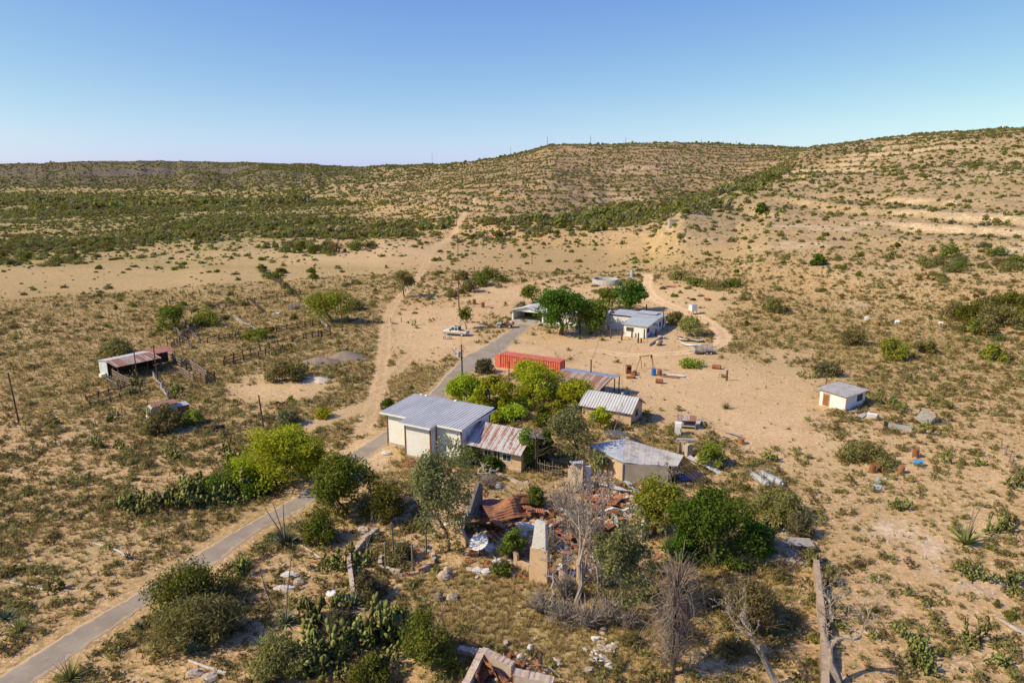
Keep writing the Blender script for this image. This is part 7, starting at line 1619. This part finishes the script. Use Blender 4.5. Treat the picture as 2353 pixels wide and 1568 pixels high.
# heap of scrap by the annex
for i, (lb, cx, cy, w_, l, rz, m2) in enumerate((('white crumpled sheet on top of the scrap heap right of the annex', 1830, 715, 1.8, 2.6, 40, M_WHITE), ('pale blue sheet spread right of the scrap heap', 1930, 720, 2.2, 4.2, 65, mottled('pale_blue_sheet', (.42, .47, .48), (.5, .55, .55), 1, .7, 0)), ('rusty scrap at the left of the white crumpled sheet', 1800, 700, 1.2, 1.6, 10, M_RUSTSTEEL), ('long white pipe like sheet pointing at the trailer', 1900, 768, .5, 4.4, 70, M_WHITE), ('grey scrap lying behind the white crumpled sheet', 1780, 690, 1.2, 2.0, -20, M_GALV))): sheet_at(lb, *uh(cx, cy), w_, l, DEG(rz), .2, 310 + i, m2, .4, .16)
for i, (u, v, lb) in enumerate(((1104, 745, 'pile of grey scrap under the small leafy tree'), (1520, 778, 'grey junk between the annex and the scrap heap'), (1626, 690, 'dark machine wreck on the far side of the loop track'), (1590, 690, 'small dark wreck left of the machine wreck'), (648, 930, 'small rusty machine in the field by the grey post'), (498, 988, 'dark open box left of the roadside mesquite'), (632, 722, 'blue and white appliance dumped in the pens'))):
    b = place(u, v); t = thing('scrap_heap', lb, 'scrap', b); r = random.Random(i)
    for k in range(7):
        MB().box((r.uniform(-.8, .8), r.uniform(-.5, .5), r.uniform(.15, .5)), (r.uniform(.3, 1.1), r.uniform(.15, .6), r.uniform(.15, .5)), rot=Matrix.Rotation(r.uniform(0, 3), 3, 'Z') @ Matrix.Rotation(r.uniform(-.6, .6), 3, 'X')).build('scrap_piece', r.choice([[M_GREYWOOD, M_WOOD, M_GALV], [M_GALV, M_GREYWOOD, M_STONEWALL], [M_DARK, M_RUSTSTEEL, M_YEL if 'M_YEL' in globals() else M_RUSTORANGE], [M_DARK, M_RUSTSTEEL, M_DARK], [M_RUSTSTEEL, M_DARK, M_RUSTSTEEL], [M_DARK, M_DARK, M_DARKWOOD], [M_BLUE, M_WHITE, M_WHITE]][i]), t)
for i, (u, v) in enumerate(((1990, 735), (2015, 748), (2060, 744), (1855, 768), (2160, 748))):
    b = place(u, v); r = random.Random(50 + i); lone('dumped_appliance', 'white or rusty box dumped in the scrub behind the white shed', 'appliance', MB().box((b[0], b[1], b[2] + .45), (.9, .7, .7), rot=Matrix.Rotation(r.uniform(0, 3), 3, 'Z') @ Matrix.Rotation(r.uniform(-.5, .5), 3, 'X')), [M_WHITE, M_RUSTSTEEL, M_WHITE, M_RUSTORANGE][i % 4], b, 'dumped boxes behind the white shed')
# hutch with rusty lid, old fridge, doorway ruin
t = thing('rusty_hutch', 'open wooden hutch under a rust striped metal lid right of the small peach house', 'hutch', place(*ub(1745, 725)), DEG(-12))
k = MB(); roof_sheet(k, (-1.3, -.8, 1.25), (1.3, -.8, 1.25), (1.3, .9, 1.5), (-1.3, .9, 1.5), .3, .02); k.build('lid', M_ROOFRUSTB, t)
for x in (-1.15, 1.15):
    for y in (-.7, .8): MB().b2(x - .05, x + .05, y - .05, y + .05, -.1, 1.25).build('leg', M_WOOD, t)
MB().b2(-1.2, 1.2, -.7, .8, .35, .42).build('shelf', M_GREYWOOD, t); MB().b2(-1.2, 1.2, .76, .8, .42, 1.2).build('back_panel', M_WOOD, t)
boxy('fridge', 'old white fridge with a rusty edge standing before the hutch', 'fridge', *ub(1640, 812), (.85, .8, 1.75), DEG(-20), M_WHITE, [('door', (-.42, .42, -.46, -.405, .1, 1.1), M_PLASTER), ('freezer_door', (-.42, .42, -.46, -.405, 1.14, 1.72), M_WHITE), ('handle', (.3, .34, -.5, -.465, .6, 1.0), M_DARK)])
boxy('wooden_crate', 'pale box behind the hutch', 'crate', *ub(1890, 665), (1.3, .6, .45), DEG(-10), M_WHITE, [('lid', (-.68, .68, -.32, .32, .452, .49), M_GREYWOOD)])
p = place(*ub(1978, 732)); lone('stump_post', 'short thick stump right of the hutch', 'post', MB().blob((p[0], p[1], p[2] + .35), (.3, .3, .5), 4, 10, 6, .1), M_DARKWOOD, p); p = place(*ub(1930, 700)); lone('stump_post', 'pale stump between the hutch and the thick stump', 'post', MB().blob((p[0], p[1], p[2] + .25), (.22, .22, .4), 5, 10, 6, .1), M_WOOD, p)
boxy('yellow_crate', 'small yellow open crate on the grass below the hutch', 'crate', *ub(1830, 838), (.7, .5, .35), DEG(-8), mottled('yellow_wood', (.50, .34, .12), (.56, .40, .17), 2, .8, 0), [('inside', (-.3, .3, -.2, .2, .35, .356), M_DARK)])  # dark plate on a solid case paints the shaded hollow
t = thing('water_trough', 'long grey metal trough above the doorway stump', 'trough', place(*ub(1740, 905)), DEG(-6)); k = MB(); k.extrude_yz([(-.32, .45), (-.22, .12), (.22, .12), (.32, .45), (.27, .45), (.18, .17), (-.18, .17), (-.27, .45)], -1.2, 1.2); k.build('basin', M_GALV, t)
for x in (-.9, .9): MB().b2(x - .05, x + .05, -.2, .2, -.05, .13).build('leg', M_RUSTSTEEL, t)
t = thing('doorway_stump', 'stump of a ruined doorway with two adobe piers behind the round bush', 'ruin', place(*ub(1725, 1090)))
b = Vector(t.location)
for nm, a, c, hh, mt, th in (('pier', ub(1735, 1100), ub(1800, 1085), 1.7, M_ADOBE, .5), ('jamb', ub(1640, 1050), ub(1660, 1065), 1.7, M_WOOD, .2), ('rear_pier', ub(1690, 1060), ub(1735, 1062), 1.2, M_PLASTER, .25)):
    mb = MB(); slab_wall(mb, G(*a), G(*c), [(0, hh), (.4, hh + .12), (1, hh)], th); local(t, mb).build(nm, mt, t)
MB().bar(Vector(G(*ub(1650, 1055))) - b + Vector((0, 0, 1.75)), Vector(G(*ub(1730, 1062))) - b + Vector((0, 0, 1.72)), .2).build('lintel', M_ADOBE, t)
def plank(label, a, c, w_=.3, th=.06, lift=.05, mat=None, name='plank', cat='plank', group=None, z2=None):
    p, q = Vector(G(*a)), Vector(G(*c)); p.z += lift; q.z += lift if z2 is None else z2; return lone(name, label, cat, MB().bar(p, q, w_, th), mat or M_GREYWOOD, tuple(G(*a)), group)
def u4(cx, cy): return ((2100 + cx / 2.139) * .735, (1100 + cy / 2.139) * .735)
plank('long pale plank with its end on the rusty bucket', u4(345, 535), u4(465, 580), .35, .06, .15, z2=.5); drum('short rusty bucket at the end of the long pale plank', *u4(460, 612), M_RUSTORANGE, None, .42, .75)
for i, (a, c, m2, w_) in enumerate((((1180, 400), (1260, 385), M_GALV, .5), ((1200, 412), (1300, 400), M_DARKWOOD, .4), ((1260, 440), (1300, 410), M_GALV, .6), ((1340, 440), (1410, 445), M_GREYWOOD, .3))): plank('board in the litter of boards below the window of the white shed', u4(*a), u4(*c), w_, .05, .06 + .05 * i, m2, group='litter of boards by the white shed')
boxy('white_cabinet', 'white cabinet tipped among boards right of the white shed', 'cabinet', *u4(1335, 440), (1.3, .7, .7), DEG(-25), M_WHITE, [('door', (-.6, .6, -.39, -.355, .08, .62), M_PLASTER)])
t = thing('collapsed_outhouse', 'collapsed grey board outhouse leaning beside dead twigs on the right', 'outhouse', place(*u4(1690, 480)), DEG(-30))
k = MB(); k.box((0, 0, .95), (2.0, .12, 1.9), rot=Matrix.Rotation(.5, 3, 'Y') @ Matrix.Rotation(-.35, 3, 'X')); k.build('front_wall', M_GREYWOOD, t); k = MB(); k.box((.9, .7, .7), (.1, 1.5, 1.6), rot=Matrix.Rotation(.6, 3, 'Y')); k.build('side_wall', M_DARKWOOD, t); k = MB(); k.box((-.75, .2, 1.0), (.5, .1, 1.9), rot=Matrix.Rotation(.2, 3, 'Y')); k.build('door', M_DARKWOOD, t)
twigs(np.random.default_rng(8), 26, 1.8, .03, .3, (.5, 1.4), 2).build('dead_brush', M_GREYWOOD, t).location = (1.6, .4, 0)
t = thing('bent_sheet', 'grey L shaped bent sheet standing on the slope left of the collapsed outhouse', 'metal sheet', place(*u4(1530, 520)), DEG(-20)); MB().b2(-1.6, 1.4, -.03, .03, 0, .75).build('long_side', M_GALV, t); MB().box((-1.75, .5, .4), (.06, 1.1, .8), .4).build('short_side', M_DARK, t); MB().box((1.42, .3, .38), (.05, .6, .74), -.2).build('end_flap', mottled('pinkish_tin', (.40, .32, .30), (.46, .38, .35), 1, .6, 0), t)
plank('pale blue strip of metal lying before the rusty drums', u4(1365, 925), u4(1395, 840), .8, .03, .05, mottled('blueish_tin', (.40, .44, .45), (.47, .51, .52), 1, .6, 0), 'metal_strip', 'metal sheet')
for i, (a, b_) in enumerate((((530, 838), (640, 905)), ((590, 828), (690, 885)), ((640, 850), (735, 900)))):
    p, q = Vector(G(*u4(*a))), Vector(G(*u4(*b_))); d = (q - p).normalized(); r = .40; c = Vector((0, 0, r)); t = thing('silver_tank', ['leftmost of three silver cylinders lying side by side', 'middle one of three silver cylinders lying side by side', 'rightmost of three silver cylinders lying side by side'][i], 'tank', tuple(p))
    MB().tube([c, d * .15 + c, d * 1.4 + c, d * 1.42 + c, d * 1.5 + c, (q - p) * .97 + c, (q - p) + c], [r * .6, r, r, r * 1.04, r, r, r * .6], 18).build('shell', M_SILVER, t, False); MB().tube([(q - p) + c, (q - p) + c + d * .2], .12, 8).build('nozzle', M_GALV, t)
t = thing('wooden_well_box', 'low wooden box with a flat grey lid right of the big oak', 'box', place(1839, 1258), DEG(-8)); MB().b2(-.85, .85, -.75, .75, 0, .55).build('case', M_WOOD, t)
MB().box((0, 0, .64), (2.0, 1.9, .07), rot=Matrix.Rotation(-.12, 3, 'X')).build('lid', M_GREYWOOD, t)
for lb, a, c in (('grey blue slab on the ground left of the wooden box', (735, 1290), (800, 1270)), ('second grey blue slab below the wooden box', (760, 1330), (840, 1345)), ('narrow slab reaching up left of the wooden box', (735, 1170), (775, 1225))): plank(lb, u4(*a), u4(*c), .8, .04, .05, mottled('slate_slab', (.33, .33, .33), (.40, .39, .38), 1, .8, 0), 'slab', 'slab')
# ---------------------------------------------------------------- logs, blocks and litter in the foreground
def u5(cx, cy): return ((cx / 2.139) * .735, (1400 + cy / 2.139) * .735)
def log(label, pts, r, mat=None, root=False, f=u5):
    P = [Vector(G(*f(*q))) + Vector((0, 0, r * .8)) for q in pts]; b = tuple(G(*f(*pts[0]))); t = thing('fallen_log', label, 'log', b); O = Vector(b)
    MB().tube([q - O for q in P], [r * (.55 + .45 * i / (len(P) - 1)) for i in range(len(P))], 8).build('trunk', mat or M_PLASTER, t)
    if root: k = twigs(np.random.default_rng(3), 18, .8, .05, .1, (.3, 1.5), 1); k.build('root', M_DARKWOOD, t).location = P[-1] - O
    return t
M_LOGW = mottled('bleached_log', (.50, .45, .38), (.60, .55, .47), 1.5, .9, .01, c3=(.33, .27, .21), t3=(.55, .7))
log('bleached curved log ending in a dark root left of the road', [(620, 638), (700, 660), (790, 690), (870, 738)], .13, M_LOGW, True); log('pale log near the left edge below the curved one', [(30, 890), (160, 920), (290, 948)], .10, M_LOGW); log('thick bleached log beside the broad leaved agave', [(1262, 1425), (1360, 1465), (1515, 1515)], .15, M_LOGW)
log('pale straight log in the olive brush at the bottom', [(1890, 1332), (1980, 1400), (2080, 1478)], .13, M_LOGW); log('bleached log behind the large road agave', [(2010, 650), (2090, 700), (2175, 762)], .10, M_LOGW)
log('thin grey stick leaning in the open ground below the road', [(1735, 830), (1760, 920), (1805, 1045)], .07, M_GREYWOOD); log('pale beam lying at the right edge', [(2190, 1050), (2270, 1100), (2360, 1155)], .2, M_GREYWOOD, f=lambda x, y: ((2000 + x / 1.961) * .735, (1400 + y / 1.961) * .735))
log('white stick in the dry grass below the planter', [(995, 1018), (1040, 1055), (1098, 1098)], .06, M_LOGW, f=uf); log('thin pale stick by the dark juniper bush', [(838, 1040), (800, 1130), (765, 1215)], .05, M_LOGW, f=uf)
for i, (lb, f, c, s, m2) in enumerate((('pale curved block in the open ground below the road', u5, (1905, 945), (.9, .25, .3), M_PLASTER), ('white broken block beside the tall agave stalk', u5, (1935, 855), (.8, .3, .3), M_PLASTER), ('grey block right of the white broken one', u5, (1995, 905), (.5, .35, .35), M_STONEWALL), ('square white block left of the capped wall', u5, (2222, 970), (.55, .45, .12), M_WHITE), ('grey stone beside the thick bleached log', u5, (1300, 1510), (.6, .4, .3), M_STONEWALL), ('second grey stone right of the log end', u5, (1400, 1540), (.6, .45, .3), M_STONEWALL), ('white stump with a dark pot on the grass behind the gable wall', uf, (1190, 265), (.35, .35, .4), M_WHITE), ('pile of pale stones right of the planter', uf, (830, 870), (.6, .5, .45), M_STONEWALL), ('second pale stone of the pile right of the planter', uf, (850, 850), (.4, .35, .6), M_ADOBE), ('stone heap in the dry grass above the dark juniper', uf, (885, 1010), (.5, .4, .4), M_STONEWALL), ('squared stump left of the stone heap in the dry grass', uf, (795, 1015), (.4, .4, .5), M_WOOD), ('white rubble heap beside the juniper behind the ruin', uf, (690, 210), (.9, .7, .5), M_PLASTER), ('pale rock heap left of the low slanting wall', uf, (295, 560), (.7, .5, .4), M_STONEWALL), ('pale boulders before the storehouse footing', lambda x, y: ((1160 + x / 4.356) * .735, (1200 + y / 4.356) * .735), (200, 950), (.7, .4, .3), M_PLASTER))):
    p = G(*f(*c)); r = random.Random(80 + i); mb = MB().blob((p[0], p[1], p[2] + s[2] * .4), s, 400 + i, 9, 6, .2); lone('stone_block', lb, 'stone', mb, m2, p)
log('orange pipe on the ground by the prickly pear near the garden wall', [(2075, 762), (2110, 765), (2150, 775)], .12, M_RUSTORANGE)

# ---------------------------------------------------------------- sagging wires
def wire(label, a, b, sag):
    A, B = Vector(a), Vector(b); n = 16; pts = [A.lerp(B, i / n) - Vector((0, 0, sag * 4 * (i / n) * (1 - i / n))) for i in range(n + 1)]
    lone('power_line', label, 'wire', MB().tube(pts, .022, 4), M_DARK, tuple(A))
p1_, h1_ = hgt(1062, 898, 791); p2_, h2_ = hgt(1356, 896, 826); p3_, h3_ = hgt(1054, 706, 637); p4_, h4_ = hgt(1394, 773, 704); p5_, h5_ = hgt(1074, 1066, 998)
wire('thin wire from the transformer pole to the nearest tall pole up the track', (p1_[0], p1_[1], p1_[2] + h1_ - .2), (p3_[0], p3_[1], p3_[2] + h3_ - .3), 1.2)
wire('thin wire from the pole by the small peach house to the ranch house pole', (p2_[0], p2_[1], p2_[2] + h2_ - .2), (p4_[0], p4_[1], p4_[2] + h4_ - .3), 1.0)
wire('thin wire from the transformer pole to the slim pole at the cottage', (p1_[0], p1_[1], p1_[2] + h1_ - 1.0), (p5_[0], p5_[1], p5_[2] + h5_ - .1), .8)
